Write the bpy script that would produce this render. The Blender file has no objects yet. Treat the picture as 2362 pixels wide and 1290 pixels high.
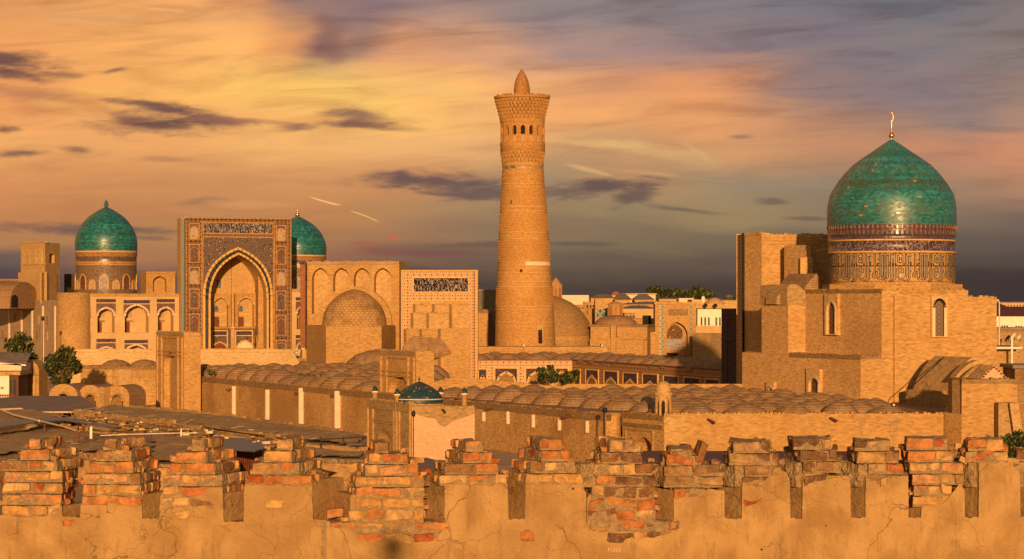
import bpy, bmesh, math, random
from math import sin, cos, pi, radians, sqrt, atan2, tan
from mathutils import Vector, noise
from mathutils.geometry import tessellate_polygon
random.seed(7)
scene = bpy.context.scene
COL = scene.collection
# ---------------------------------------------------------------- camera
F = 5350.0; CX = 1181.0; HOR = 695.0; H = 14.0      # focal length and horizon in photo pixels, eye height in metres
cam_d = bpy.data.cameras.new('camera'); cam = bpy.data.objects.new('camera', cam_d); COL.objects.link(cam)
cam.location = (0, 0, H); cam.rotation_euler = (radians(90), 0, 0)
cam_d.sensor_width = 36; cam_d.lens = 36*F/2362; cam_d.shift_y = (HOR-645)/2362
cam_d.clip_start = 0.5; cam_d.clip_end = 20000
scene.camera = cam
scene.render.resolution_x = 1024; scene.render.resolution_y = 559
scene.view_settings.view_transform = 'Standard'; scene.view_settings.look = 'None'
scene.view_settings.exposure = 0; scene.view_settings.gamma = 1
SUN_AZ = 2.5; SUN_EL = 7.8                           # azimuth east of straight behind the camera
def lin(c):
    r = []
    for v in c[:3]:
        v = v/255
        r.append(v/12.92 if v <= .04045 else ((v+.055)/1.055)**2.4)
    return tuple(r)+(1,)
# ---------------------------------------------------------------- node helper
class NT:
    def __init__(s, tree): s.t = tree; s.n = tree.nodes; s.l = tree.links
    def new(s, typ, **kw):
        nd = s.n.new(typ)
        for k, v in kw.items(): setattr(nd, k, v)
        return nd
    def put(s, sock, v):
        if hasattr(v, 'is_output') or isinstance(v, bpy.types.NodeSocket): s.l.new(v, sock)
        elif v is not None: sock.default_value = v
    def m(s, op, a, b=None, c=None, clamp=False):
        nd = s.new('ShaderNodeMath', operation=op, use_clamp=clamp)
        s.put(nd.inputs[0], a)
        if b is not None: s.put(nd.inputs[1], b)
        if c is not None: s.put(nd.inputs[2], c)
        return nd.outputs[0]
    def mix(s, fac, a, b, bt='MIX'):
        nd = s.new('ShaderNodeMix', data_type='RGBA', blend_type=bt)
        s.put(nd.inputs[0], fac); s.put(nd.inputs[6], a); s.put(nd.inputs[7], b)
        return nd.outputs[2]
    def xyz(s, x, y, z=0.0):
        nd = s.new('ShaderNodeCombineXYZ'); s.put(nd.inputs[0], x); s.put(nd.inputs[1], y); s.put(nd.inputs[2], z); return nd.outputs[0]
    def sep(s, v):
        nd = s.new('ShaderNodeSeparateXYZ'); s.put(nd.inputs[0], v); return nd.outputs
    def noise(s, vec, scale, detail=4, rough=.55, dist=0.0):
        nd = s.new('ShaderNodeTexNoise'); s.put(nd.inputs['Vector'], vec); nd.inputs['Scale'].default_value = scale
        nd.inputs['Detail'].default_value = detail; nd.inputs['Roughness'].default_value = rough; nd.inputs['Distortion'].default_value = dist
        return nd.outputs[0]
    def vor(s, vec, scale, feature='F1', out=0, rnd=1.0):
        nd = s.new('ShaderNodeTexVoronoi', feature=feature); s.put(nd.inputs['Vector'], vec); nd.inputs['Scale'].default_value = scale
        nd.inputs['Randomness'].default_value = rnd
        return nd.outputs[out]
    def ramp(s, fac, stops, interp='LINEAR'):
        nd = s.new('ShaderNodeValToRGB'); cr = nd.color_ramp; cr.interpolation = interp
        while len(cr.elements) < len(stops): cr.elements.new(.5)
        for e, (p, c) in zip(cr.elements, stops):
            e.position = p; e.color = (c, c, c, 1) if not hasattr(c, '__len__') else (tuple(c)+(1,))[:4]
        s.put(nd.inputs[0], fac); return nd.outputs[0]
    def mr(s, v, a, b, c=0.0, d=1.0, smooth=True):
        nd = s.new('ShaderNodeMapRange', interpolation_type='SMOOTHSTEP' if smooth else 'LINEAR')
        for i, x in enumerate((v, a, b, c, d)): s.put(nd.inputs[i], x)
        return nd.outputs[0]
    def vm(s, op, a, b=None):
        nd = s.new('ShaderNodeVectorMath', operation=op); s.put(nd.inputs[0], a)
        if b is not None: s.put(nd.inputs[1], b)
        return nd.outputs[0]
# ---------------------------------------------------------------- world: Nishita behind the viewer, sunset clouds in the east
SKY_STRENGTH = 0.06
def make_world():
    w = bpy.data.worlds.new('World'); scene.world = w; w.use_nodes = True
    T = NT(w.node_tree); T.n.clear()
    out = T.new('ShaderNodeOutputWorld')
    sky = T.new('ShaderNodeTexSky', sky_type='NISHITA', sun_disc=False, sun_elevation=radians(SUN_EL), sun_rotation=radians(180-SUN_AZ))
    sky.dust_density = 3.0; sky.air_density = 1.5
    bg0 = T.new('ShaderNodeBackground'); T.put(bg0.inputs[0], sky.outputs[0]); bg0.inputs[1].default_value = SKY_STRENGTH
    d = T.sep(T.new('ShaderNodeTexCoord').outputs['Generated'])
    yc = T.m('MAXIMUM', d[1], .05)
    u = T.m('DIVIDE', d[0], yc); v = T.m('DIVIDE', d[2], yc)
    U = T.m('MULTIPLY_ADD', u, F/2362, CX/2362); V = T.m('MULTIPLY_ADD', v, -F/1290, HOR/1290)
    U = T.m('MINIMUM', T.m('MAXIMUM', U, -.6), 1.6); V = T.m('MAXIMUM', V, -1.2)
    base = T.xyz(U, T.m('MULTIPLY', V, 1.9), 0)
    n1 = T.new('ShaderNodeTexNoise'); T.put(n1.inputs['Vector'], base); n1.inputs['Scale'].default_value = 3.2; n1.inputs['Detail'].default_value = 6; n1.inputs['Roughness'].default_value = .5
    c1 = T.sep(n1.outputs[1])
    streak = T.noise(T.xyz(T.m('MULTIPLY_ADD', V, 1.2, T.m('MULTIPLY', U, 3.0)), T.m('MULTIPLY_ADD', U, -2.0, T.m('MULTIPLY', V, 14.0))), 1.7, 7, .55, .4)
    Uw = T.m('MULTIPLY_ADD', T.m('SUBTRACT', c1[0], .5), .16, U)
    Vw = T.m('MULTIPLY_ADD', T.m('SUBTRACT', streak, .5), .05, T.m('MULTIPLY_ADD', T.m('SUBTRACT', c1[1], .5), .09, V))
    rows = [
     (.00, [(0,(228,158,97)),(.10,(240,168,99)),(.18,(242,171,108)),(.24,(224,156,105)),(.29,(160,125,114)),(.36,(140,116,118)),(.45,(165,136,128)),(.56,(142,130,130)),(.75,(128,122,128)),(.9,(116,114,122)),(1,(132,120,120))]),
     (.09, [(0,(242,164,97)),(.12,(248,175,101)),(.22,(254,183,107)),(.275,(226,156,99)),(.315,(146,106,98)),(.345,(168,128,112)),(.40,(228,162,116)),(.47,(218,160,122)),(.56,(172,140,132)),(.76,(134,120,126)),(.88,(132,122,126)),(1,(138,124,120))]),
     (.155,[(0,(238,157,95)),(.14,(250,179,99)),(.26,(255,196,105)),(.34,(255,202,109)),(.42,(254,189,109)),(.50,(246,177,114)),(.60,(214,150,110)),(.68,(230,156,105)),(.80,(150,124,120)),(.90,(140,122,126)),(1,(150,126,116))]),
     (.215,[(0,(240,162,97)),(.1,(242,169,101)),(.2,(248,179,105)),(.36,(254,194,109)),(.46,(246,183,112)),(.56,(238,169,107)),(.70,(234,162,105)),(.86,(170,132,112)),(.94,(152,128,120)),(1,(172,136,116))]),
     (.26, [(0,(242,171,103)),(.15,(234,166,103)),(.26,(246,181,109)),(.36,(240,179,114)),(.44,(242,181,116)),(.52,(228,168,110)),(.6,(208,158,110)),(.72,(214,156,105)),(.82,(198,141,107)),(.92,(198,139,107)),(1,(208,143,109))]),
     (.33, [(0,(217,146,91)),(.15,(208,143,91)),(.3,(215,150,96)),(.42,(208,148,98)),(.52,(164,141,110)),(.62,(191,143,101)),(.72,(158,137,110)),(.86,(150,130,108)),(1,(177,132,103))]),
     (.385,[(0,(198,132,84)),(.2,(196,134,86)),(.35,(196,136,87)),(.48,(168,135,99)),(.6,(152,130,97)),(.7,(162,135,97)),(.85,(135,115,95)),(1,(122,104,90))]),
     (.43, [(0,(181,128,84)),(.2,(183,130,82)),(.38,(169,122,86)),(.5,(143,117,90)),(.62,(131,111,86)),(.75,(120,102,84)),(1,(103,89,80))]),
     (.468, [(0,(112,92,84)),(.08,(136,102,84)),(.15,(176,122,84)),(.3,(164,110,82)),(.42,(130,98,80)),(.55,(112,94,78)),(.75,(101,85,74)),(1,(89,76,69))]),
     (.515, [(0,(88,72,70)),(.14,(106,80,73)),(.3,(100,74,67)),(.42,(86,69,63)),(.6,(80,66,58)),(.8,(73,61,56)),(1,(66,55,52))]),
     (.60, [(0,(90,76,74)),(.5,(82,68,64)),(1,(66,57,57))]),
    ]
    c = None; pv = None
    for V0, st in rows:
        r = T.ramp(Uw, [(p, lin(k)) for p, k in st], 'EASE' if V0 < .3 else 'LINEAR')
        c = r if c is None else T.mix(T.mr(Vw, pv, V0), c, r)
        pv = V0
    # light streaks through the thin cloud
    st2 = T.noise(T.xyz(T.m('MULTIPLY_ADD', V, -2.0, T.m('MULTIPLY', U, 5.0)), T.m('MULTIPLY_ADD', U, 3.0, T.m('MULTIPLY', V, 22.0))), 1.3, 8, .6, .6)
    c = T.mix(T.m('MULTIPLY', T.mr(V, .5, .1), 1.0), c, T.mix(1.0, c, T.ramp(st2, [(.25, (.70,.62,.63)), (.5, 1.0), (.72, (1.2,1.12,1.0))]), 'MULTIPLY'))
    # separate small clouds: centre, half axes, tilt, colour, opacity (photo pixels)
    fine = T.m('SUBTRACT', T.noise(T.xyz(T.m('MULTIPLY', U, 9.0), T.m('MULTIPLY', V, 22.0)), 2.4, 7, .6, .3), .5)
    fine2 = T.m('SUBTRACT', T.noise(T.xyz(T.m('MULTIPLY', U, 20.0), T.m('MULTIPLY', V, 44.0), 3.0), 1.6, 6, .6), .5)
    dk = (112,80,74); dk2 = (128,92,80); gr = (108,88,84)
    clouds = [
     (30,138,95,20,4,dk,.95),(22,168,85,18,6,dk,.95),(70,214,110,20,6,(178,122,88),.6),(8,299,32,9,0,dk,.85),(54,354,52,9,-4,dk2,.85),(182,346,34,8,6,dk2,.7),
     (130,170,55,7,4,dk2,.7),(268,161,34,6,-14,dk2,.75),(120,240,60,8,6,(240,176,104),.6),
     (350,286,120,24,2,dk,.97),(430,262,130,20,10,dk,.95),(320,240,70,9,6,dk2,.75),(500,276,80,9,6,(150,104,86),.8),(640,284,110,6,6,(186,130,94),.6),
     (825,268,72,22,8,(142,100,86),.85),(845,290,95,9,4,(132,92,82),.85),(690,296,45,10,-4,(140,98,84),.8),(300,300,140,10,4,(170,118,88),.5),
     (1010,420,190,22,2,(106,84,82),.93),(1130,446,150,22,5,(112,90,84),.9),(1400,430,140,18,-3,(104,84,80),.93),(1460,452,60,20,-14,(106,86,80),.85),(1300,445,70,14,0,(122,98,86),.6),
     (1580,484,75,6,6,(104,90,84),.75),(1782,464,36,8,2,(108,92,84),.7),(1712,316,30,5,0,(140,118,104),.7),(1870,505,50,5,2,(98,84,78),.6),
     (480,464,60,8,-2,(132,96,80),.6),(560,470,90,10,2,(222,158,98),.6),(460,492,80,10,8,(206,142,90),.6),(380,367,60,6,2,(176,124,90),.5),(680,372,50,5,2,(232,170,110),.5),
     (1620,372,70,22,18,(206,162,112),.65),(1600,345,60,7,35,(222,172,118),.6),(1480,345,120,14,6,(226,178,120),.6),(1360,393,55,5,14,(226,178,116),.7),(1520,402,100,5,6,(206,166,112),.6),(1350,330,130,9,3,(238,188,120),.55),
     (906,548,12,8,-20,(200,104,74),.75),(840,561,40,5,-3,(180,96,72),.55),(880,580,70,6,4,(150,84,70),.6),(1000,585,120,8,0,(120,78,72),.5),(1120,565,120,7,0,(92,74,72),.5),(1290,562,120,6,0,(84,72,72),.5),(180,530,260,12,2,(104,86,84),.8),(330,548,60,5,3,(116,92,86),.6),
     (980,205,130,16,3,(246,196,124),.5),(230,212,70,7,6,(252,194,100),.6),(220,40,90,10,3,(222,164,112),.6),(370,22,60,5,5,(252,194,112),.5),(700,60,110,26,22,(190,138,106),.5),(760,95,60,26,70,(140,100,94),.6),
    ]
    px = T.m('MULTIPLY', U, 2362.0); py = T.m('MULTIPLY', V, 1290.0)
    for (cx, cy, rx, ry, rot, k, al) in clouds:
        a = radians(rot); ca, sa = cos(a), sin(a)
        x = T.m('SUBTRACT', px, float(cx)); y = T.m('SUBTRACT', py, float(cy))
        xr = T.m('MULTIPLY_ADD', x, ca/rx, T.m('MULTIPLY', y, sa/rx)); yr = T.m('MULTIPLY_ADD', x, -sa/ry, T.m('MULTIPLY', y, ca/ry))
        yr = T.m('MULTIPLY_ADD', fine2, 1.2, yr)
        dd = T.m('MULTIPLY_ADD', fine, 2.6, T.m('SQRT', T.m('ADD', T.m('MULTIPLY', xr, xr), T.m('MULTIPLY', yr, yr))))
        c = T.mix(T.mr(dd, 1.55, .1, 0.0, float(al)), c, lin(k))
    # aircraft trail in two thin pieces
    for (x0, y0, x1, y1, wd, al) in ((712,455,788,476,2.4,.95),(806,484,878,512,1.8,.7)):
        L = sqrt((x1-x0)**2+(y1-y0)**2); ca, sa = (x1-x0)/L, (y1-y0)/L
        x = T.m('SUBTRACT', px, (x0+x1)/2); y = T.m('SUBTRACT', py, (y0+y1)/2)
        xr = T.m('MULTIPLY_ADD', x, ca*2/L, T.m('MULTIPLY', y, sa*2/L)); yr = T.m('MULTIPLY_ADD', x, -sa/wd, T.m('MULTIPLY', y, ca/wd))
        yr = T.m('MULTIPLY_ADD', T.m('MULTIPLY', xr, xr), .9 if x0 < 800 else -1.2, T.m('ADD', yr, T.m('MULTIPLY', fine2, 2.0)))
        dd = T.m('MAXIMUM', T.m('ABSOLUTE', xr), T.m('ABSOLUTE', yr))
        c = T.mix(T.mr(dd, 1.1, .5, 0.0, al), c, lin((250,196,106)))
    hs = T.new('ShaderNodeHueSaturation'); hs.inputs['Saturation'].default_value = 1.0; hs.inputs['Value'].default_value = .97; T.put(hs.inputs['Color'], c); c = hs.outputs[0]; bg1 = T.new('ShaderNodeBackground'); T.put(bg1.inputs[0], c); bg1.inputs[1].default_value = 1.0
    ms = T.new('ShaderNodeMixShader'); T.put(ms.inputs[0], T.mr(d[1], .02, .45)); T.l.new(bg0.outputs[0], ms.inputs[1]); T.l.new(bg1.outputs[0], ms.inputs[2])
    T.l.new(ms.outputs[0], out.inputs[0])
    w.cycles.sampling_method = 'MANUAL'; w.cycles.sample_map_resolution = 512
make_world()
sd = bpy.data.lights.new('sun', 'SUN'); sun = bpy.data.objects.new('sun', sd); COL.objects.link(sun)
sd.energy = 5.0; sd.angle = radians(.53); sd.color = (1.0, .57, .24)
SUNV = Vector((sin(radians(SUN_AZ))*cos(radians(SUN_EL)), -cos(radians(SUN_AZ))*cos(radians(SUN_EL)), sin(radians(SUN_EL))))
sun.rotation_euler = SUNV.to_track_quat('Z', 'Y').to_euler(); sun.location = (60, -400, 120)
scene.cycles.max_bounces = 5; scene.cycles.diffuse_bounces = 3; scene.cycles.glossy_bounces = 3; scene.cycles.transparent_max_bounces = 6
scene.cycles.sample_clamp_indirect = 4.0
# ---------------------------------------------------------------- photo pixel -> place helpers
def X_(px, Y): return (px-CX)*Y/F
def Z_(py, Y): return H-(py-HOR)*Y/F
def P(px, py, Y): return Vector((X_(px, Y), Y, Z_(py, Y)))
class Fr:
    """a vertical wall plane between two plan points; u runs along it, z up, d outwards"""
    def __init__(s, x0, Y0, x1, Y1, world=False):
        a = (x0, Y0) if world else (X_(x0, Y0), Y0); b = (x1, Y1) if world else (X_(x1, Y1), Y1)
        s.O = Vector((a[0], a[1], 0)); e = Vector((b[0]-a[0], b[1]-a[1], 0)); s.L = e.length
        s.U = e/s.L; s.N = Vector((s.U.y, -s.U.x, 0))
    def p(s, u, z, d=0.0):
        r = s.O+s.U*u+s.N*d; r.z = z; return r
    def q(s, px, py, d=0.0):
        a = (px-CX)/F; t = (s.O.dot(s.N)+d)/(a*s.N.x+s.N.y)
        return ((Vector((t*a, t, 0))-s.O).dot(s.U), H-(py-HOR)/F*t)
    def pts(s, l, d=0.0): return [s.q(x, y, d) for x, y in l]
    def rect(s, x0, y0, x1, y1, d=0.0):
        xm = (x0+x1)/2; ym = (y0+y1)/2
        return (s.q(x0, ym, d)[0], s.q(xm, y1, d)[1], s.q(x1, ym, d)[0], s.q(xm, y0, d)[1])   # u0, z0, u1, z1
def rpts(r): return [(r[0], r[1]), (r[2], r[1]), (r[2], r[3]), (r[0], r[3])]
def arch_pts(ul, ur, zb, zs, za, n=8):
    """pointed Persian arch opening, counter-clockwise from the lower left"""
    uc = (ul+ur)/2; w = (ur-ul)/2; h = za-zs
    def side(sg):
        r = []
        for i in range(n+1):
            t = i/n; b0, b1, b2, b3 = (1-t)**3, 3*t*(1-t)**2, 3*t*t*(1-t), t**3
            r.append((uc+sg*w*(b0+b1+.50*b2), zs+h*(.60*b1+.86*b2+b3)))
        return r
    R = side(1); Lf = side(-1)
    return [(ul, zb), (ur, zb)]+R+Lf[::-1][1:]
# ---------------------------------------------------------------- mesh builder
class MB:
    def __init__(s): s.v = []; s.f = []; s.m = []; s.uv = []; s.sm = []; s.c = []
    def face(s, pts, m=0, uv=None, smooth=False, col=None):
        b = len(s.v); s.v.extend([tuple(p) for p in pts]); s.f.append(tuple(range(b, b+len(pts)))); s.m.append(m); s.uv.append(uv); s.sm.append(smooth); s.c.append(col)
    def quads(s, base, faces, m=0, smooth=False, col=None):
        b = len(s.v); s.v.extend([tuple(p) for p in base])
        for f in faces: s.f.append(tuple(b+i for i in f)); s.m.append(m); s.uv.append(None); s.sm.append(smooth); s.c.append(col)
    def prism(s, plan, z0, z1, m=0, mt=None, col=None):
        n = len(plan); b = [(x, y, z0) for x, y in plan]; t = [(x, y, z1) for x, y in plan]
        s.quads(b+t, [(i, (i+1) % n, n+(i+1) % n, n+i) for i in range(n)], m, False, col)
        s.quads(t, [tuple(range(n))], m if mt is None else mt, False, col); s.quads(b, [tuple(range(n))[::-1]], m, False, col)
    def box(s, c, sz, m=0, yaw=0.0, col=None):
        ca, sa = cos(yaw), sin(yaw); hx, hy = sz[0]/2, sz[1]/2
        s.prism([(c[0]+x*ca-y*sa, c[1]+x*sa+y*ca) for x, y in ((-hx,-hy),(hx,-hy),(hx,hy),(-hx,hy))], c[2]-sz[2]/2, c[2]+sz[2]/2, m, None, col)
    def fpoly(s, fr, pts, d, m=0, holes=()):
        loops = [[Vector((u, z, 0)) for u, z in pts]]+[[Vector((u, z, 0)) for u, z in h] for h in holes]
        fl = [p for l in loops for p in l]
        for t in tessellate_polygon(loops):
            a, b_, c = [fl[i] for i in t]
            if (b_-a).cross(c-a).z < 0: t = t[::-1]
            s.face([fr.p(fl[i].x, fl[i].y, d) for i in t], m)
    def fband(s, fr, pts, d0, d1, m=0, close=True):
        n = len(pts)
        for i in range(n if close else n-1):
            a, b_ = pts[i], pts[(i+1) % n]
            s.face([fr.p(*a, d0), fr.p(*b_, d0), fr.p(*b_, d1), fr.p(*a, d1)], m)
    def fprism(s, fr, pts, d0, d1, m=0, back=False):
        s.fpoly(fr, pts, d1, m); s.fband(fr, pts, d0, d1, m)
        if back: s.fpoly(fr, pts[::-1], d0, m)
    def fbox(s, fr, r, d0, d1, m=0): s.fprism(fr, rpts(r), d0, d1, m, True)
    def panel(s, fr, outer, holes, d, depth, m=(0, 0, 0)):
        """wall face with recessed openings: front, reveals, recess back"""
        s.fpoly(fr, outer, d, m[0], holes)
        for h in holes:
            s.fband(fr, h[::-1], d, d-depth, m[1]); s.fpoly(fr, h, d-depth, m[2])
    def lathe(s, c, prof, seg=48, m=0, a0=0.0, a1=2*pi, smooth=True, lean=None, mfun=None):
        full = abs(a1-a0-2*pi) < 1e-6
        n = seg if full else seg+1
        R = max(r for r, z in prof); b = len(s.v)
        for r, z in prof:
            ox = lean(z) if lean else 0
            for i in range(n):
                a = a0+(a1-a0)*i/seg; s.v.append((c[0]+ox+r*cos(a), c[1]+r*sin(a), z))
        for j in range(len(prof)-1):
            for i in range(seg):
                i2 = (i+1) % n
                s.f.append((b+j*n+i, b+j*n+i2, b+(j+1)*n+i2, b+(j+1)*n+i)); s.m.append(mfun(j) if mfun else m); s.sm.append(smooth); s.c.append(None)
                ua, ub = (a0+(a1-a0)*i/seg)*R, (a0+(a1-a0)*(i+1)/seg)*R; za, zb = prof[j][1], prof[j+1][1]
                if abs(za-zb) < 1e-4: zb = za+abs(prof[j][0]-prof[j+1][0])
                s.uv.append([(ua, za), (ub, za), (ub, zb), (ua, zb)])
    def tube(s, p0, p1, r, m=0, seg=6, r1=None, cap=True):
        p0 = Vector(p0); p1 = Vector(p1); d = (p1-p0).normalized(); a = d.orthogonal().normalized(); b_ = d.cross(a); r1 = r if r1 is None else r1
        ring0 = [p0+(a*cos(2*pi*i/seg)+b_*sin(2*pi*i/seg))*r for i in range(seg)]; ring1 = [p1+(a*cos(2*pi*i/seg)+b_*sin(2*pi*i/seg))*r1 for i in range(seg)]
        fs = [(i, (i+1) % seg, seg+(i+1) % seg, seg+i) for i in range(seg)]
        s.quads(ring0+ring1, fs, m, True)
        if cap: s.quads(ring0, [tuple(range(seg))[::-1]], m); s.quads(ring1, [tuple(range(seg))], m)
    def poly_tube(s, pts, r, m=0, seg=5):
        for a, b_ in zip(pts[:-1], pts[1:]): s.tube(a, b_, r, m, seg)
    def sphere(s, c, r, m=0, seg=12, sz=1.0):
        s.lathe(c, [(max(r*sin(pi*j/8), 1e-3), c[2]-r*sz*cos(pi*j/8)) for j in range(9)], seg, m)
    def build(s, name, mats, parent=None, origin=None):
        me = bpy.data.meshes.new(name)
        o = bpy.data.objects.new(name, me); COL.objects.link(o)
        if parent is not None:
            o.parent = parent; off = Vector((0, 0, 0)); q = parent
            while q is not None: off += q.location; q = q.parent
        elif origin is not None: off = Vector(origin); o.location = off
        else:
            xs = [v[0] for v in s.v]; ys = [v[1] for v in s.v]
            off = Vector(((min(xs)+max(xs))/2, (min(ys)+max(ys))/2, min(v[2] for v in s.v))); o.location = off
        me.from_pydata([(v[0]-off.x, v[1]-off.y, v[2]-off.z) for v in s.v], [], s.f)
        if not isinstance(mats, (list, tuple)): mats = [mats]
        for m in mats: me.materials.append(m)
        me.polygons.foreach_set('material_index', s.m); me.polygons.foreach_set('use_smooth', s.sm)
        uvl = me.uv_layers.new(name='UVMap'); data = []
        hascol = any(k is not None for k in s.c); cd = []
        for i, p in enumerate(me.polygons):
            k = s.uv[i]
            if k is None:
                n = p.normal
                if abs(n.z) > .8: k = [(s.v[v][0], s.v[v][1]) for v in p.vertices]
                else:
                    l = sqrt(n.x*n.x+n.y*n.y) or 1; tx, ty = -n.y/l, n.x/l
                    k = [(s.v[v][0]*tx+s.v[v][1]*ty, s.v[v][2]) for v in p.vertices]
            for a in k: data.extend(a)
            if hascol:
                q = s.c[i] or (1, 1, 1); cd.extend((q[0], q[1], q[2], 1)*len(p.vertices))
        uvl.data.foreach_set('uv', data)
        if hascol:
            ca = me.color_attributes.new('Col', 'FLOAT_COLOR', 'CORNER'); ca.data.foreach_set('color', cd)
        me.update(); return o
def tag(o, label, cat, group=None, kind=None):
    if label: o['label'] = label
    if cat: o['category'] = cat
    if group: o['group'] = group
    if kind: o['kind'] = kind
    return o
def thing(name, loc, label, cat, group=None):
    o = bpy.data.objects.new(name, None); COL.objects.link(o); o.location = loc; o.empty_display_size = .5
    return tag(o, label, cat, group)
def copy_tree(o, parent=None):
    c = o.copy(); COL.objects.link(c)
    if parent is not None: c.parent = parent
    for ch in [k for k in bpy.data.objects if k.parent == o]: copy_tree(ch, c)
    return c
# ---------------------------------------------------------------- materials
def newmat(name, rough=.85, spec=.3):
    m = bpy.data.materials.new(name); m.use_nodes = True; T = NT(m.node_tree)
    b = T.n['Principled BSDF']; b.inputs['Roughness'].default_value = rough; b.inputs['Specular IOR Level'].default_value = spec
    return m, T, b
def posn(T): return T.new('ShaderNodeNewGeometry').outputs['Position']
def uvn(T): return T.new('ShaderNodeTexCoord').outputs['UV']
def bump(T, b, h, strength=.3, dist=.05):
    nd = T.new('ShaderNodeBump'); nd.inputs['Strength'].default_value = strength; nd.inputs['Distance'].default_value = dist
    T.put(nd.inputs['Height'], h); T.l.new(nd.outputs[0], b.inputs['Normal'])
def mul(c, k): return tuple(min(1, x*k) for x in c[:3])
def M_brick(name, col, var=.30, stain=.35, course=6.5, along=2.4, stain_scale=.16, patch=None, rough=.9, bs=.35, cell=(.38, .135), cellv=.20):
    m, T, b = newmat(name, rough, .2)
    s = T.sep(uvn(T)); p = posn(T)
    v = T.xyz(T.m('MULTIPLY', s[0], max(along, 1.6) if course > 2 else along), T.m('MULTIPLY', s[1], course)); var = var*.75
    n1 = T.noise(v, 1.0, 5, .65); n2 = T.noise(p, stain_scale, 5, .6, .6); n3 = T.noise(T.xyz(T.m('MULTIPLY', s[0], 2.2), T.m('MULTIPLY', s[1], 4.4)), 1.3, 3, .7)
    c = T.mix(T.mr(n1, .3, .72), mul(col, 1-var)+(1,), mul(col, 1+var*.6)+(1,))
    c = T.mix(T.mr(n2, .48, .75, 0.0, stain), c, tuple(x*y for x, y in zip(col, (.55, .45, .38)))+(1,))
    c = T.mix(T.mr(n2, .47, .26, 0.0, .65), c, tuple(min(1, x*y) for x, y in zip(col, (1.14, 1.22, 1.34)))+(1,)); c = T.mix(T.mr(n3, .60, .72, 0.0, .45), c, mul(col, .5)+(1,))
    c = T.mix(T.mr(n3, .40, .30, 0.0, .35), c, mul(col, 1.35)+(1,))
    row = T.m('FLOOR', T.m('DIVIDE', s[1], cell[1])); cl = T.m('FLOOR', T.m('MULTIPLY_ADD', s[0], 1/cell[0], T.m('MULTIPLY', T.m('MODULO', row, 2.0), .5)))
    wn = T.new('ShaderNodeTexWhiteNoise', noise_dimensions='2D'); T.put(wn.inputs['Vector'], T.xyz(cl, row))
    c = T.mix(1.0, c, T.ramp(wn.outputs[0], [(0, 1-cellv*1.3), (.12, 1-cellv*.5), (.5, 1.0), (.9, 1+cellv*.5), (1, 1+cellv)]), 'MULTIPLY')
    if patch is not None:
        n4 = T.noise(p, .09, 4, .6, .3); c = T.mix(T.mr(n4, .5, .62, 0.0, .6), c, tuple(patch)+(1,))
    T.put(b.inputs['Base Color'], c)
    bump(T, b, T.m('MULTIPLY_ADD', wn.outputs[0], .5, T.m('ADD', n1, T.m('MULTIPLY', n3, .8))), min(1, bs*1.5), .12 if bs < .9 else .8)
    return m
def M_plain(name, col, rough=.7, var=.15, scale=1.5, metal=0.0, spec=.3, bs=.1):
    m, T, b = newmat(name, rough, spec); n = T.noise(posn(T), scale, 5, .6)
    T.put(b.inputs['Base Color'], T.mix(T.mr(n, .3, .7), mul(col, 1-var)+(1,), mul(col, 1+var)+(1,)))
    b.inputs['Metallic'].default_value = metal
    if bs: bump(T, b, n, bs, .05)
    return m
def M_glaze(name, c1, c2, c3, brick=(.45, .2), spots=.12, rough=.22, streak=.5, bandz=None):
    """glazed dome bricks: each brick its own shade, bare ones where the glaze fell off"""
    m, T, b = newmat(name, rough, .5); uv = uvn(T); s = T.sep(uv)
    row = T.m('FLOOR', T.m('DIVIDE', s[1], brick[1])); off = T.m('MULTIPLY', T.m('MODULO', row, 2.0), .5)
    colx = T.m('FLOOR', T.m('ADD', T.m('DIVIDE', s[0], brick[0]), off))
    wn = T.new('ShaderNodeTexWhiteNoise', noise_dimensions='2D'); T.put(wn.inputs['Vector'], T.xyz(colx, row)); r = wn.outputs[0]
    wn2 = T.new('ShaderNodeTexWhiteNoise', noise_dimensions='2D'); T.put(wn2.inputs['Vector'], T.xyz(T.m('ADD', colx, 31.0), row)); r2 = wn2.outputs[0]
    big = T.noise(T.xyz(T.m('MULTIPLY', s[0], .12), T.m('MULTIPLY', s[1], .5)), 1.6, 5, .65)
    c = T.mix(r, c1+(1,), c2+(1,)); wr = T.new('ShaderNodeTexWhiteNoise', noise_dimensions='1D'); T.put(wr.inputs['W'], row); c = T.mix(1.0, c, T.ramp(wr.outputs[0], [(0, .74), (1, 1.15)]), 'MULTIPLY')
    k = T.m('MULTIPLY_ADD', big, 1.0, T.m('MULTIPLY', r2, .42))
    c = T.mix(T.mr(k, 1.02-streak*.45, 1.06-streak*.35, 0.0, .85), c, c3+(1,))
    if bandz:
        for z0, z1, cc, al in bandz:
            f = T.m('MULTIPLY', T.mr(s[1], z0-.08, z0+.08), T.mr(s[1], z1+.08, z1-.08)); c = T.mix(T.m('MULTIPLY', f, T.m('MULTIPLY_ADD', r2, .5, al-.25)), c, cc+(1,))
    c = T.mix(T.m('GREATER_THAN', r2, 1-spots*.08), c, (.42, .16, .06, 1))
    T.put(b.inputs['Base Color'], c)
    T.put(b.inputs['Roughness'], T.m('MULTIPLY_ADD', r2, .22, rough))
    nb = T.m('MULTIPLY_ADD', r, .5, T.m('MULTIPLY', T.noise(T.xyz(s[0], T.m('MULTIPLY', s[1], 1.4)), 3.0, 3, .6), .9))
    bump(T, b, nb, .09, .05)
    return m
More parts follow.
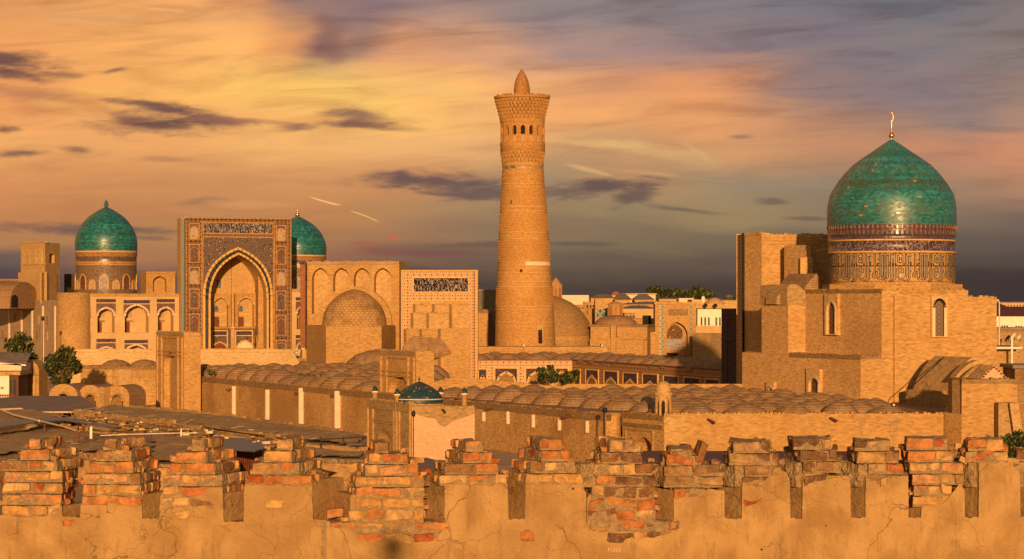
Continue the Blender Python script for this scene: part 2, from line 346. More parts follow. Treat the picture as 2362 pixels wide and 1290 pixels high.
def M_mosaic(name, dark, specks, scale=2.2, amt=.33, gold=(.42, .27, .09), rough=.4, ring=True, spec=.5):
    """tile mosaic seen from far: dark ground with flower specks and tendrils"""
    m, T, b = newmat(name, rough, spec); uv = uvn(T)
    d1 = T.vor(uv, scale, 'F1'); col = T.vor(uv, scale, 'F1', 1); d2 = T.vor(uv, scale*1.9, 'DISTANCE_TO_EDGE')
    r = T.sep(col)[0]; n = T.noise(uv, scale*2.5, 4, .7)
    c = T.mix(T.mr(n, .35, .7), dark+(1,), mul(dark, 2.1)+(1,))
    c = T.mix(T.mr(d2, .10, .03, 0.0, .55), c, gold+(1,))
    if ring: c = T.mix(T.m('MULTIPLY', T.mr(d1, .36, .30), T.mr(d1, .16, .22)), c, mul(dark, .5)+(1,))
    c = T.mix(T.mr(d1, amt*.62, amt*.38), c, T.mix(T.m('GREATER_THAN', r, .45), gold+(1,), specks+(1,)))
    T.put(b.inputs['Base Color'], c); bump(T, b, T.m('ADD', d1, n), .35, .06)
    return m
def M_script(name, dark, pale, sx=1.0, sz=1.0, rough=.35, spec=.5):
    """flowing inscription band: thick pale strokes, upright stems over a curling lower line"""
    m, T, b = newmat(name, rough, spec); uv = uvn(T); s = T.sep(uv)
    v = T.xyz(T.m('MULTIPLY', s[0], sx), T.m('MULTIPLY', s[1], sz))
    w = T.noise(v, 1.6, 2, .5); w2 = T.noise(T.xyz(T.m('MULTIPLY', s[0], sx), T.m('MULTIPLY', s[1], sz), 7.0), 1.1, 2, .5)
    wob = T.m('MULTIPLY_ADD', w, 2.4, T.m('MULTIPLY', s[0], sx*1.35))
    stem = T.mr(T.m('ABSOLUTE', T.m('SUBTRACT', T.m('FRACT', T.m('ADD', wob, T.m('MULTIPLY', s[1], sz*.28))), .5)), .105, .06)
    curl = T.mr(T.m('ABSOLUTE', T.m('SUBTRACT', T.m('FRACT', T.m('MULTIPLY_ADD', w2, 4.0, T.m('MULTIPLY', s[1], sz*.7))), .5)), .11, .06)
    gate = T.mr(T.noise(v, 2.3, 2, .5), .42, .50)
    f = T.m('MAXIMUM', T.m('MULTIPLY', stem, gate), T.m('MULTIPLY', curl, T.m('SUBTRACT', 1.0, T.m('MULTIPLY', gate, .6))))
    n = T.noise(uv, 5.0, 3, .6)
    c = T.mix(f, T.mix(n, dark+(1,), mul(dark, 2.2)+(1,)), pale+(1,))
    T.put(b.inputs['Base Color'], c); bump(T, b, f, .25, .05)
    return m
def M_girih(name, ground, line, gem, k=1.0, rough=.55):
    """cream lattice tilework: rust lattice lines with a dark diamond in each cell"""
    m, T, b = newmat(name, rough, .4); s = T.sep(uvn(T))
    x = T.m('ABSOLUTE', T.m('SUBTRACT', T.m('FRACT', T.m('MULTIPLY', s[0], k)), .5)); y = T.m('ABSOLUTE', T.m('SUBTRACT', T.m('FRACT', T.m('MULTIPLY', s[1], k)), .5))
    d = T.m('ADD', x, y); x2 = T.m('SUBTRACT', .5, x); y2 = T.m('SUBTRACT', .5, y); d2 = T.m('ADD', x2, y2)
    n = T.noise(uvn(T), 3.0, 3, .6)
    c = T.mix(n, mul(ground, .85)+(1,), mul(ground, 1.12)+(1,))
    c = T.mix(T.m('MULTIPLY', T.m('GREATER_THAN', d, .34), T.m('LESS_THAN', d, .52)), c, line+(1,))
    c = T.mix(T.m('LESS_THAN', d, .19), c, gem+(1,)); c = T.mix(T.m('LESS_THAN', d2, .17), c, mul(gem, 1.6)+(1,))
    c = T.mix(T.m('MULTIPLY', T.m('GREATER_THAN', y, .46), T.m('LESS_THAN', x, .3)), c, mul(gem, 1.2)+(1,))
    T.put(b.inputs['Base Color'], c); bump(T, b, d, .1, .03)
    return m
def M_chain(name, dark, mid, gold, k=1.0):
    """border band of linked lozenges"""
    m, T, b = newmat(name, .5, .4); s = T.sep(uvn(T))
    x = T.m('ABSOLUTE', T.m('SUBTRACT', T.m('FRACT', T.m('MULTIPLY', s[0], k)), .5)); y = T.m('ABSOLUTE', T.m('SUBTRACT', T.m('FRACT', T.m('MULTIPLY', s[1], k)), .5))
    d = T.m('SQRT', T.m('ADD', T.m('MULTIPLY', x, x), T.m('MULTIPLY', y, y))); n = T.noise(uvn(T), 3.5, 3, .7)
    c = T.mix(T.mr(n, .4, .65), dark+(1,), mid+(1,)); c = T.mix(T.m('MULTIPLY', T.m('GREATER_THAN', d, .30), T.m('LESS_THAN', d, .40)), c, gold+(1,))
    c = T.mix(T.m('LESS_THAN', d, .14), c, (.30, .13, .07, 1))
    T.put(b.inputs['Base Color'], c); bump(T, b, d, .2, .04)
    return m
BR = (.475, .275, .105)
M = {}
M['brick'] = M_brick('sun_dried_brick', BR)
M['brick_pale'] = M_brick('pale_brick', (.52, .325, .14), .2, .25)
M['brick_min'] = M_brick('minaret_brick', (.49, .26, .085), .30, .22, course=4.0, along=.5)
M['brick_grey'] = M_brick('weathered_brick', (.40, .255, .12), .32, .5)
M['brick_wall'] = M_brick('old_wall_brick', (.56,.325,.12), .36, .55, stain_scale=.1, patch=(.30, .15, .055))
M['brick_roof'] = M_brick('dusty_roof_brick', (.33, .19, .10), .32, .5)
M['brick_dark'] = M_brick('stained_and_shade_brick', (.30, .18, .08), .4, .6)  # stained brick, also used as painted shade in the minaret's stalactite recesses
M['plaster'] = M_brick('lime_plaster', (.56, .37, .18), .10, .25, 1.0, 1.0, cellv=.04)
M['pink'] = M_brick('pinkish_render', (.64,.39,.24), .12, .12, 12.0, 4.0, cell=(.26,.09), cellv=.12)
M['white'] = M_plain('whitewash', (.72, .55, .38), .8, .08)
M['white2'] = M_plain('white_paint', (.78, .70, .58), .7, .06)
M['fin'] = M_plain('pink_white_gypsum', (.74, .52, .40), .8, .08)
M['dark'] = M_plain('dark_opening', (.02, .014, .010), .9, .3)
M['wood'] = M_plain('dark_wood', (.11, .045, .022), .7, .3, 3)
M['door'] = M_plain('red_brown_door', (.16, .045, .025), .7, .3, 3)
M['gold2'] = M_plain('amber_tile_edging', (.40,.20,.06), .6, .25)
M['gold'] = M_plain('ochre_edging', (.62, .36, .11), .6, .15)
M['goldmetal'] = M_plain('gilt_metal', (.75, .48, .14), .28, .1, 2, .9, .5, 0)
M['darkmetal'] = M_plain('dark_iron', (.035, .03, .028), .5, .2, 3, .6)
M['tin'] = M_plain('grey_roofing_felt', (.22,.165,.15), .75, .25, .8)
M['tinblue'] = M_plain('blue_grey_sheet', (.09,.12,.18), .45, .25, 1.0)
M['maroon'] = M_plain('maroon_sheet_roof', (.105, .022, .016), .55, .2, 1)
M['orange'] = M_plain('orange_panel', (.62, .20, .05), .7, .12)
M['mud'] = M_brick('mud_roof', (.58,.39,.22), .35, .5, 1.4, .9, .22, bs=1.0, cellv=.02)
M['mudlight'] = M_brick('mud_parapet', (.46, .28, .12), .35, .4, 2.5, .9)
M['road'] = M_plain('asphalt_lane', (.42,.31,.24), .9, .15, .7)
M['earth'] = M_plain('dusty_earth', (.42,.28,.16), .95, .25, .08)
M['turq'] = M_glaze('turquoise_glaze', (.005, .080, .092), (.032, .215, .228), (.020, .100, .080), (.50, .24), 0.0, .30, .48)
M['turqbig'] = M_glaze('worn_turquoise_glaze', (.012, .190, .170), (.055, .320, .270), (.105, .110, .045), (.46, .16), 0.9, .20, .60)
M['turqmini'] = M_glaze('dull_teal_glaze', (.006,.040,.060), (.012,.065,.080), (.075,.050,.028), (.20,.11), .6, .42, .50)
M['drum_mosaic'] = M_mosaic('drum_tile_mosaic', (.085, .055, .045), (.20, .28, .25), 1.9, .44, (.44, .26, .10), .36)
M['mos_dark'] = M_mosaic('dark_flower_mosaic', (.055, .032, .040), (.40, .28, .20), 1.5, .36, (.24, .13, .06), .4)
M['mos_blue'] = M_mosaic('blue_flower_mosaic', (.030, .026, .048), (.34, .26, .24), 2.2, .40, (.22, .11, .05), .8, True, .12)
M['mos_span'] = M_mosaic('spandrel_mosaic', (.060,.040,.044), (.55,.40,.22), 1.5, .36, (.28, .17, .08), .30)
M['mos_red'] = M_mosaic('plum_flower_mosaic', (.060, .022, .022), (.38, .26, .20), 1.9, .40, (.30, .14, .06), .4)
M['mos_cream'] = M_mosaic('pale_net_mosaic', (.24, .17, .12), (.12, .09, .10), 1.6, .5, (.52, .34, .16), .4, False)
M['script'] = M_script('inscription_tiles', (.016,.012,.024), (.50,.36,.22), 1.5, 1.3)
M['script2'] = M_script('inscription_tiles_small', (.010, .009, .024), (.52, .38, .25), 1.7, 1.5, .85, .1)
M['band_script'] = M_script('drum_inscription_tiles', (.030, .022, .045), (.42, .27, .20), 1.5, 2.2)
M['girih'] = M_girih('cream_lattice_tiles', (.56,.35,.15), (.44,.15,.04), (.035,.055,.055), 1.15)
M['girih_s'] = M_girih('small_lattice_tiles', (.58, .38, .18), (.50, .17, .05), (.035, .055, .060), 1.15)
M['girih_d'] = M_girih('shade_side_lattice_tiles', (.42, .24, .10), (.32, .11, .04), (.04, .045, .05), 1.0)  # darker copy for the south gallery, its dimmer light put into the colour
M['chain'] = M_chain('chain_border_tiles', (.022,.011,.012), (.10,.042,.026), (.36,.18,.065), 1.25)
M['kufi_dark'] = M_plain('dark_blue_glaze', (.022, .018, .028), .75, .2, 2, 0, .12)
M['kufi_white'] = M_plain('white_glaze', (.60, .44, .30), .5, .1, 2, 0, .3)
M['kufi_turq'] = M_plain('green_glaze', (.04, .17, .13), .3, .2, 2, 0, .5)
M['cream'] = M_brick('cream_tile_ground', (.60, .35, .13), .16, .15, 3, 1, cellv=.08)
M['bluetile'] = M_girih('blue_diamond_tiles', (.03, .11, .13), (.35, .28, .18), (.01, .03, .05), .7)
M['zigzag'] = M_girih('black_white_zigzag_tiles', (.50, .36, .20), (.03, .04, .06), (.05, .16, .15), 1.0)
M['leafA'] = M_plain('leaf_dark', (.022, .030, .010), .6, .35, 2, 0, .3, 0)
M['leafB'] = M_plain('leaf_mid', (.045, .060, .016), .6, .35, 2, 0, .3, 0)
M['leafC'] = M_plain('leaf_light', (.150, .140, .030), .6, .3, 2, 0, .3, 0)
M['bark'] = M_plain('tree_bark', (.16, .095, .05), .9, .3, 4)
M['glass'] = M_plain('dark_window_glass', (.03, .035, .035), .12, .3, 1, 0, .6, 0)
M['cloth'] = M_plain('black_blue_tarpaulin', (.02, .022, .03), .6, .3, 3)
M['wire'] = M_plain('pale_pipe', (.66, .52, .36), .5, .1)
M['carpaint'] = M_plain('dark_car_paint', (.015, .017, .028), .18, .2, 1, 0, .6, 0)
M['rubber'] = M_plain('tyre_rubber', (.015, .015, .015), .85, .2)
# ================================================================ ground and terrain
def sheet(name, pts, z, mat, label=None):
    b = MB(); b.face([(x, y, z) for x, y in pts], 0); o = b.build(name, mat); o['kind'] = 'structure'; return o
sheet('ground', [(-6000,-2000),(6000,-2000),(6000,9000),(-6000,9000)], 0.0, M['earth'])
# lane along the foot of the mosque's long wall
_n = Vector((-.87, -.49, 0))
def wl(px, Y, off=0.0): return (X_(px, Y)+_n.x*off, Y+_n.y*off)
sheet('road', [wl(300,318,9.5), wl(1380,203,9.5), wl(1380,203,1.0), wl(300,318,1.0)], .02, M['road'])
b = MB(); b.prism([(-14,-40),(14,-40),(14,19.4),(-14,19.4)], 0.0, 11.6, 0); o = b.build('terrace', M['earth']); o['kind'] = 'structure'
# ================================================================ brick parapet in front (one wall: plaster coat, merlons)
YW = 20.0
def fx(px, Y=YW): return (px-CX)*Y/F
def fz(py, Y=YW): return H-(py-HOR)*Y/F
def M_frontbrick():
    m, T, b = newmat('fired_brick', .88, .25); p = posn(T)
    a = T.new('ShaderNodeAttribute', attribute_name='Col').outputs[0]
    n1 = T.noise(p, 9.0, 6, .7, .4); n2 = T.noise(p, 34.0, 4, .7); n3 = T.noise(p, 5.0, 5, .65, .8)
    c = T.mix(T.mr(n1, .3, .7), T.mix(1.0, a, (.55, .50, .45, 1), 'MULTIPLY'), T.mix(1.0, a, (1.25, 1.25, 1.22, 1), 'MULTIPLY'))
    c = T.mix(T.mr(n3, .58, .68, 0.0, .75), c, (.42, .27, .14, 1))
    c = T.mix(T.mr(n3, .40, .30, 0.0, .6), c, T.mix(1.0, a, (.55, .30, .22, 1), 'MULTIPLY'))
    c = T.mix(T.mr(n2, .56, .70, 0.0, .6), c, (.13, .075, .04, 1)); c = T.mix(T.mr(T.noise(p, 60.0, 3, .7), .55, .7, 0.0, .4), c, (.50, .34, .18, 1))
    T.put(b.inputs['Base Color'], c); bump(T, b, T.m('MULTIPLY_ADD', n2, .5, n1), .7, .015)
    return m
def M_mortar():
    m, T, b = newmat('crumbling_mortar', .95, .15); p = posn(T)
    n1 = T.noise(p, 14.0, 6, .75, .3); n2 = T.vor(p, 40.0); n3 = T.noise(p, 3.0, 4, .6)
    c = T.mix(T.mr(n1, .3, .7), (.24, .155, .08, 1), (.47, .325, .17, 1)); c = T.mix(T.mr(n3, .45, .65, 0.0, .45), c, (.26, .20, .13, 1))
    c = T.mix(T.mr(n2, .25, .05, 0.0, .4), c, (.11, .07, .04, 1))
    T.put(b.inputs['Base Color'], c); bump(T, b, T.m('MULTIPLY_ADD', n1, 1.4, n2), .9, .02)
    return m
def M_frontplaster():
    m, T, b = newmat('cracked_mud_plaster', .92, .15); p = posn(T); s = T.sep(p)
    flat = T.xyz(s[0], s[2], 0.0)
    n1 = T.noise(flat, 2.2, 6, .6, .5); n2 = T.noise(T.xyz(T.m('MULTIPLY', s[0], 9.0), T.m('MULTIPLY', s[2], 1.6)), 1.6, 5, .65); n3 = T.noise(flat, 40.0, 4, .7); n4 = T.noise(flat, 0.8, 3, .6)
    c = T.mix(T.mr(n1, .32, .70), (.35, .205, .08, 1), (.53, .332, .145, 1)); c = T.mix(T.mr(n2, .52, .72, 0.0, .30), c, (.57, .37, .17, 1))
    c = T.mix(T.mr(n4, .47, .63, 0.0, .50), c, (.37, .22, .095, 1)); n5 = T.noise(T.xyz(T.m('MULTIPLY', s[0], 14.0), T.m('MULTIPLY', s[2], 3.0), 5.0), 1.0, 6, .7); c = T.mix(T.mr(n5, .52, .68, 0.0, .48), c,(.24, .14, .06, 1)); n6 = T.noise(flat, 11.0, 6, .75); c = T.mix(T.mr(n6, .55, .72, 0.0, .35), c, (.53, .345, .165, 1)); c = T.mix(T.mr(n6, .42, .30, 0.0, .35), c, (.34, .20, .08, 1)); c = T.mix(T.mr(n3, .66, .74, 0.0, .5), c, (.22, .12, .05, 1))
    wx = T.new('ShaderNodeTexNoise'); T.put(wx.inputs['Vector'], flat); wx.inputs['Scale'].default_value = 3.5; wx.inputs['Detail'].default_value = 6
    wv = T.vm('ADD', flat, T.vm('SCALE', wx.outputs[1])); wv.node.inputs[1].default_value = (0, 0, 0)
    sc = T.new('ShaderNodeVectorMath', operation='SCALE'); T.put(sc.inputs[0], wx.outputs[1]); sc.inputs['Scale'].default_value = .34
    wv = T.vm('ADD', T.xyz(T.m('MULTIPLY', s[0], .85), s[2], 0.0), sc.outputs[0])
    e1 = T.vor(wv, 1.25, 'DISTANCE_TO_EDGE'); e2 = T.vor(wv, 3.4, 'DISTANCE_TO_EDGE')
    gate = T.mr(T.noise(flat, 1.1, 2, .5), .44, .54); gate2 = T.mr(T.noise(T.vm('ADD', flat, (5, 9, 0)), 1.7, 2, .5), .54, .62)
    w = T.m('MULTIPLY_ADD', T.noise(flat, 6.0, 3, .6), .011, -.002)
    cr = T.m('MAXIMUM', T.m('MULTIPLY', T.m('LESS_THAN', e1, w), gate), T.m('MULTIPLY', T.m('LESS_THAN', e2, T.m('MULTIPLY', w, .9)), gate2))
    c = T.mix(T.m('MULTIPLY', cr, .6), c,(.13, .065, .025, 1))
    pit = T.vor(flat, 5.5); pg = T.m('GREATER_THAN', T.sep(T.vor(flat, 5.5, 'F1', 1))[0], .80); hole = T.m('MULTIPLY', T.m('LESS_THAN', pit, .055), pg)
    c = T.mix(hole, c, (.07, .035, .02, 1))
    T.put(b.inputs['Base Color'], c)
    bump(T, b, T.m('SUBTRACT', T.m('MULTIPLY_ADD', n1, 2.2, T.m('MULTIPLY_ADD', n6, 1.2, T.m('MULTIPLY', n3, .7))), T.m('MULTIPLY', T.m('MAXIMUM', cr, hole), 1.6)), .8, .025)
    return m
M['fbrick'] = M_frontbrick(); M['mortar'] = M_mortar(); M['fplaster'] = M_frontplaster()
BRCOL = [(.42,.150,.045),(.44,.19,.065),(.42,.150,.05),(.50,.30,.12),(.54,.34,.15),(.50,.25,.12),(.47,.27,.10),(.34,.085,.028),(.33,.19,.08),(.50,.21,.07),(.53,.29,.10),(.26,.14,.06),(.54,.29,.16),(.50,.31,.12),(.45,.25,.09),(.40,.22,.09)]
DULL = [(.42,.15,.05),(.46,.27,.11),(.22,.10,.045),(.17,.09,.05),(.30,.17,.08),(.26,.15,.07),(.14,.075,.04),(.34,.12,.05),(.36,.23,.11)]
rb = random.Random(11)
def brick(mb, c, half, yaw, col, tilt=0.0, rough=.006):
    """one weathered brick: rounded, chipped and slightly skewed"""
    k = [-1, -.80, 0, .80, 1]; idx = {}; vs = []; seed = rb.random()*90
    jz = (rb.uniform(-1, 1)*rough*.9, rb.uniform(-1, 1)*rough*.9); ca, sa = cos(yaw), sin(yaw); ct, st = cos(tilt), sin(tilt)
    def vid(i, j, l):
        q = (i, j, l)
        if q in idx: return idx[q]
        x, y, z = k[i], k[j], k[l]; nb = sum(abs(t) > .99 for t in (x, y, z))
        f = 1.0 if nb == 1 else (.975 if nb == 2 else .93)
        v = Vector((x*half[0]*f, y*half[1]*f, z*half[2]*(f if nb > 1 else 1)))
        nn = noise.noise_vector(Vector((v.x*7+seed, v.y*7, v.z*9)))*rough*1.7+noise.noise_vector(Vector((v.x*22+seed, v.y*22, v.z*25)))*rough*.9
        v = v+nn; v.z += jz[0]*x+jz[1]*y
        v = Vector((v.x*ct-v.z*st, v.y, v.x*st+v.z*ct))
        idx[q] = len(vs); vs.append((c[0]+v.x*ca-v.y*sa, c[1]+v.x*sa+v.y*ca, c[2]+v.z)); return idx[q]
    fs = []
    for a in range(4):
        for b_ in range(4):
            fs += [(vid(a,b_,0),vid(a,b_+1,0),vid(a+1,b_+1,0),vid(a+1,b_,0)),(vid(a,b_,4),vid(a+1,b_,4),vid(a+1,b_+1,4),vid(a,b_+1,4)),
                   (vid(a,0,b_),vid(a+1,0,b_),vid(a+1,0,b_+1),vid(a,0,b_+1)),(vid(a,4,b_),vid(a,4,b_+1),vid(a+1,4,b_+1),vid(a+1,4,b_)),
                   (vid(0,a,b_),vid(0,a,b_+1),vid(0,a+1,b_+1),vid(0,a+1,b_)),(vid(4,a,b_),vid(4,a+1,b_),vid(4,a+1,b_+1),vid(4,a,b_+1))]
    mb.quads(vs, fs, 0, False, col)
TD = .50                                               # depth of a merlon
def lump(mb, plan, z0, z1, amp=.012, m=1):
    """crumbly mortar mass between brick courses"""
    n = len(plan); cx = sum(p[0] for p in plan)/n; cy = sum(p[1] for p in plan)/n; rings = []
    segs = []
    for i in range(n):
        a, b_ = plan[i], plan[(i+1) % n]; L = sqrt((a[0]-b_[0])**2+(a[1]-b_[1])**2); k = max(1, int(L/.035))
        segs += [(a[0]+(b_[0]-a[0])*t/k, a[1]+(b_[1]-a[1])*t/k) for t in range(k)]
    nz = max(2, int((z1-z0)/.03)); vs = []
    for j in range(nz+1):
        z = z0+(z1-z0)*j/nz
        for x, y in segs:
            nn = noise.noise(Vector((x*17, y*17, z*19)))*amp+noise.noise(Vector((x*45, y*45, z*40)))*amp*.6
            dx, dy = x-cx, y-cy; l = sqrt(dx*dx+dy*dy) or 1; sh = -.012 if j == nz else 0
            vs.append((x+dx/l*(nn+sh), y+dy/l*(nn+sh), z+(noise.noise(Vector((x*21, y*21, 3.1)))*amp if j == nz else 0)))
    q = len(segs); fs = [(j*q+i, j*q+(i+1) % q, (j+1)*q+(i+1) % q, (j+1)*q+i) for j in range(nz) for i in range(q)]
    mb.quads(vs, fs, m)
    top = [vs[nz*q+i] for i in range(q)]; tc = (cx, cy, z1+.004)
    for i in range(q): mb.face([top[i], top[(i+1) % q], tc], m)
def course(mb, a, b_, s, y0, y1, cols, left, dy=0.0, rough=.006):
    """one brick course of a merlon: a..b is its lit front (photo px), s the far end of its visible flank"""
    z1, z0 = fz(y0), fz(y1); hz = (z1-z0)/2; A, B = fx(a), fx(b_); yb = YW+dy+TD
    if left: k = (s-CX)*yb/F-B
    else: k = (s-CX)*yb/F-A
    k = max(-.34, min(.34, k))
    A0, B0 = Vector((A, YW+dy)), Vector((B, YW+dy)); A1, B1 = Vector((A+k, yb)), Vector((B+k, yb))
    gap = .015
    def run(p, q, inward, thick, first):
        d = q-p; L = d.length
        if L < .03: return
        d = d/L; nrm = Vector((-d.y, d.x))
        if nrm.dot(inward) < 0: nrm = -nrm
        t = first
        while t < L-.02:
            w = rb.choice((.245, .245, .12, .24, .16)) ; w = min(w, L-t)
            if L-t-w < .06: w = L-t
            th = thick*rb.uniform(.92, 1.05); c = p+d*(t+w/2)+nrm*(th/2-rb.uniform(-.012, .016))
            brick(mb, (c.x, c.y, (z0+z1)/2+rb.uniform(-.003, .003)), (w/2-gap/2, th/2, hz-.013-rb.uniform(0, .004)), atan2(d.y, d.x)+rb.uniform(-.045, .045), rb.choice(cols), rb.uniform(-.028, .028), rough*rb.uniform(.8, 1.7))
            t += w
    inn = (A1+B1)/2-(A0+B0)/2
    run(A0, B0, inn, .12, rb.choice((0, 0, -.0)))
    run(B0, B1, A0-B0, .12, .12 if True else 0); run(A0, A1, B0-A0, .12, .12); run(A1, B1, -inn, .12, .0)
    e = .007; dB = (B0-A0).normalized()*e; iy = Vector((0, e))
    pl = [A0+dB+iy, B0-dB+iy, B1-dB-iy, A1+dB-iy]
    lump(mb, [(p.x, p.y) for p in pl], z0-.004, z1-.012)
# (courses: y of top, front left, front right, flank end) ; plain base: front left, front right, flank end, y top, y foot
MER = [
 (1,[(1010,65,94,146),(1035,45,114,184),(1061,0,133,194),(1086,8,146,182),(1112,6,145,176),(1138,5,143,172),(1164,4,141,170)],(3,142,186,1176,1200),'B','large merlon of orange and buff bricks at the far left end of the parapet'),
 (1,[(1012,240,270,336),(1038,220,304,352),(1063,203,309,368),(1090,189,325,371),(1116,189,325,371),(1142,188,326,368)],(186,328,368,1150,1204),'B','merlon with a bright orange brick row and a plastered foot'),
 (1,[(1012,440,472,518),(1040,404,477,545),(1067,390,498,556),(1094,375,514,570),(1121,374,515,566),(1147,371,516,566)],(367,515,563,1148,1208),'B','merlon with two faces of buff brick and a plastered right side'),
 (1,[(1012,636,676,705),(1038,607,675,728),(1066,580,692,744),(1094,566,722,759)],(563,721,758,1118,1206),'B','merlon plastered almost up to its four top courses'),
 (0,[(1019,862,898,855),(1045,848,943,844),(1070,841,968,816),(1097,818,980,804),(1123,818,980,804),(1148,818,979,804),(1174,803,978,798),(1203,760,1031,756),(1229,822,1002,818)],(806,978,800,1150,1245),'B','tallest stripped merlon of bare bricks with a single brick on its peak'),
 (0,[(1017,1072,1116,1041),(1042,1066,1136,1027),(1068,1025,1151,1003),(1094,1012,1170,984)],(1026,1172,980,1118,1204),'B','merlon topped by a red brick beside the pink walled domed tomb'),
 (0,[(1011,1243,1298,1214),(1038,1247,1313,1193),(1064,1222,1329,1177),(1091,1210,1345,1160)],(1211,1348,1172,1117,1204),'B','merlon with stepped buff courses and a dark red brick on its right'),
 (0,[(1013,1404,1463,1376),(1042,1386,1482,1360),(1069,1370,1507,1349),(1096,1374,1510,1347),(1122,1362,1511,1350),(1149,1356,1512,1350),(1175,1356,1513,1351),(1200,1358,1570,1350),(1226,1398,1528,1395)],(1353,1511,1351,1150,1240),'M','narrow stripped merlon of ragged buff bricks down to its foot'),
 (0,[(1033,1545,1598,1540),(1050,1535,1618,1523),(1073,1530,1660,1516),(1098,1530,1669,1495),(1124,1552,1630,1530)],(1553,1672,1510,1140,1204),'D','crumbled dark brick merlon with a leaning stone slab on top'),
 (0,[(1018,1690,1780,1682),(1045,1680,1796,1668),(1073,1716,1802,1690),(1099,1712,1780,1690)],(1711,1822,1672,1112,1202),'D','dark weathered merlon with a rounded brick pair on its peak'),
 (0,[(1011,1828,1919,1822),(1037,1846,1932,1808),(1063,1850,1942,1844),(1090,1852,1912,1846)],(1851,1962,1823,1106,1202),'D','merlon with brown bricks bedded on a grey mortar slope'),
 (0,[(1016,1970,2054,1965),(1040,1975,2075,1952),(1068,2002,2086,1990),(1094,1998,2050,1992)],(1996,2096,1964,1106,1202),'D','merlon capped by one long dark brick slab'),
 (0,[(1010,2090,2188,2086),(1038,2092,2200,2078),(1066,2096,2224,2074),(1092,2103,2224,2094),(1118,2106,2196,2096),(1143,2104,2176,2097)],(2125,2226,2098,1144,1202),'B','merlon with a red brick at its top right corner and five bare courses'),
 (0,[(1013,2232,2314,2224),(1040,2225,2327,2207)],(2258,2354,2227,1066,1202),'M','round topped plastered merlon with only two brick courses'),
 (0,[(1038,2345,2440,2338),(1064,2335,2460,2329)],(2366,2470,2355,1088,1202),'M','merlon cut by the right edge of the picture'),
]
par = thing('brick_parapet', (0, YW, 0), 'ruined brick and plaster parapet with stepped merlons along the bottom of the picture', 'parapet wall')
for left, rows, base, kind, lab in MER:
    b = MB(); cols = {'B': BRCOL, 'D': DULL, 'M': BRCOL[1:5]+DULL[2:4]+[BRCOL[6]]}[kind]; rg = .006 if kind == 'B' else .011
    for i, (y0, a, e, s) in enumerate(rows):
        y1 = rows[i+1][0] if i+1 < len(rows) else y0+26
        course(b, a, e, s, y0, max(y1, y0+20), cols, left, (.012 if i == 0 else 0)+rb.uniform(-.006, .006), rg)
    for i in range(1, len(rows)):                       # broken bits lying on the steps
        for _ in range(3):
            y0, a, e, s = rows[i]; pa, pe = rows[i-1][1], rows[i-1][2]
            x = rb.choice((rb.uniform(a, max(a+1, pa)), rb.uniform(min(pe, e-1), e))); h_ = rb.uniform(.010, .024)
            brick(b, (fx(x), YW+rb.uniform(.04, .3), fz(y0)+h_*.6), (h_*rb.uniform(1.0, 2.0), h_*1.3, h_), rb.uniform(0, 3), rb.choice(cols), rb.uniform(-.3, .3), .006)
    a, e, s, yt, yf = base; A, B = fx(a), fx(e); yb = YW+TD; k = .24 if left else -.24
    if kind == 'D' or kind == 'M':                       # grey mortar spill on the shoulders
        sl = [(A-.05, YW+.06), (A+.16, YW+.03), (A+.16+k, yb-.1), (A-.05+k, yb-.1)]
        lump(b, sl, fz(1125), fz(rows[min(2, len(rows)-1)][0]+4), .03)
    lump(b, [(A+.006, YW+.022), (B-.006, YW+.022), (B+k-.006, yb), (A+k+.006, yb)], fz(yf+12), fz(yt-8), .004, 2)
    o = b.build('merlon', [M['fbrick'], M['mortar'], M['fplaster']], par); o['label'] = lab
b = MB()                                                # a leaning stone and loose pieces
brick(b, (fx(1617), YW+.15, fz(1047)), (.034, .10, .10), .1, DULL[2], -.35, .012)
o = b.build('leaning_stone', [M['fbrick']], par)
b = MB(); brick(b, (fx(771), YW+.12, fz(1186)), (.072, .06, .036), .05, BRCOL[1], 0, .010); brick(b, (fx(806), YW+.30, fz(1186)), (.05, .06, .036), .3, BRCOL[6], 0, .010)
b.build('loose_brick', [M['fbrick']], par)
PL = [(-420,1185),(-5,1190),(4,1188),(60,1193),(108,1190),(124,1174),(142,1166),(144,1190),(184,1194),(187,1164),(205,1152),(240,1143),(266,1147),(290,1146),(309,1162),(326,1150),(328,1196),(367,1197),(368,1164),(394,1171),(430,1167),(449,1155),(459,1131),(480,1125),(513,1124),(516,1203),(562,1205),(563,1122),(600,1118),(650,1121),(700,1122),(712,1136),(720,1146),(722,1198),(742,1200),(760,1202),(763,1216),(800,1222),(816,1226),(829,1244),(880,1250),(900,1240),(930,1231),(960,1248),(1000,1243),(1022,1226),(1032,1206),(1026,1196),(1026,1122),(1041,1117),(1080,1120),(1100,1118),(1130,1123),(1150,1112),(1171,1118),(1173,1198),(1211,1198),(1212,1130),(1226,1125),(1241,1135),(1270,1141),(1312,1125),(1340,1124),(1352,1137),(1351,1200),(1356,1223),(1381,1227),(1400,1236),(1430,1242),(1480,1243),(1522,1236),(1560,1226),(1569,1205),(1554,1196),(1554,1146),(1571,1142),(1600,1150),(1621,1132),(1641,1128),(1670,1132),(1672,1195),(1711,1197),(1712,1116),(1741,1119),(1761,1110),(1781,1096),(1800,1085),(1815,1090),(1822,1106),(1823,1196),(1850,1196),(1852,1112),(1875,1116),(1901,1108),(1930,1098),(1955,1100),(1962,1116),(1963,1194),(1996,1194),(1997,1101),(2011,1111),(2040,1105),(2071,1100),(2095,1098),(2096,1195),(2124,1195),(2126,1168),(2175,1163),(2195,1140),(2214,1115),(2225,1131),(2226,1194),(2257,1194),(2258,1092),(2275,1075),(2309,1064),(2335,1071),(2352,1090),(2354,1193),(2367,1193),(2368,1078),(2420,1060),(2780,1055)]
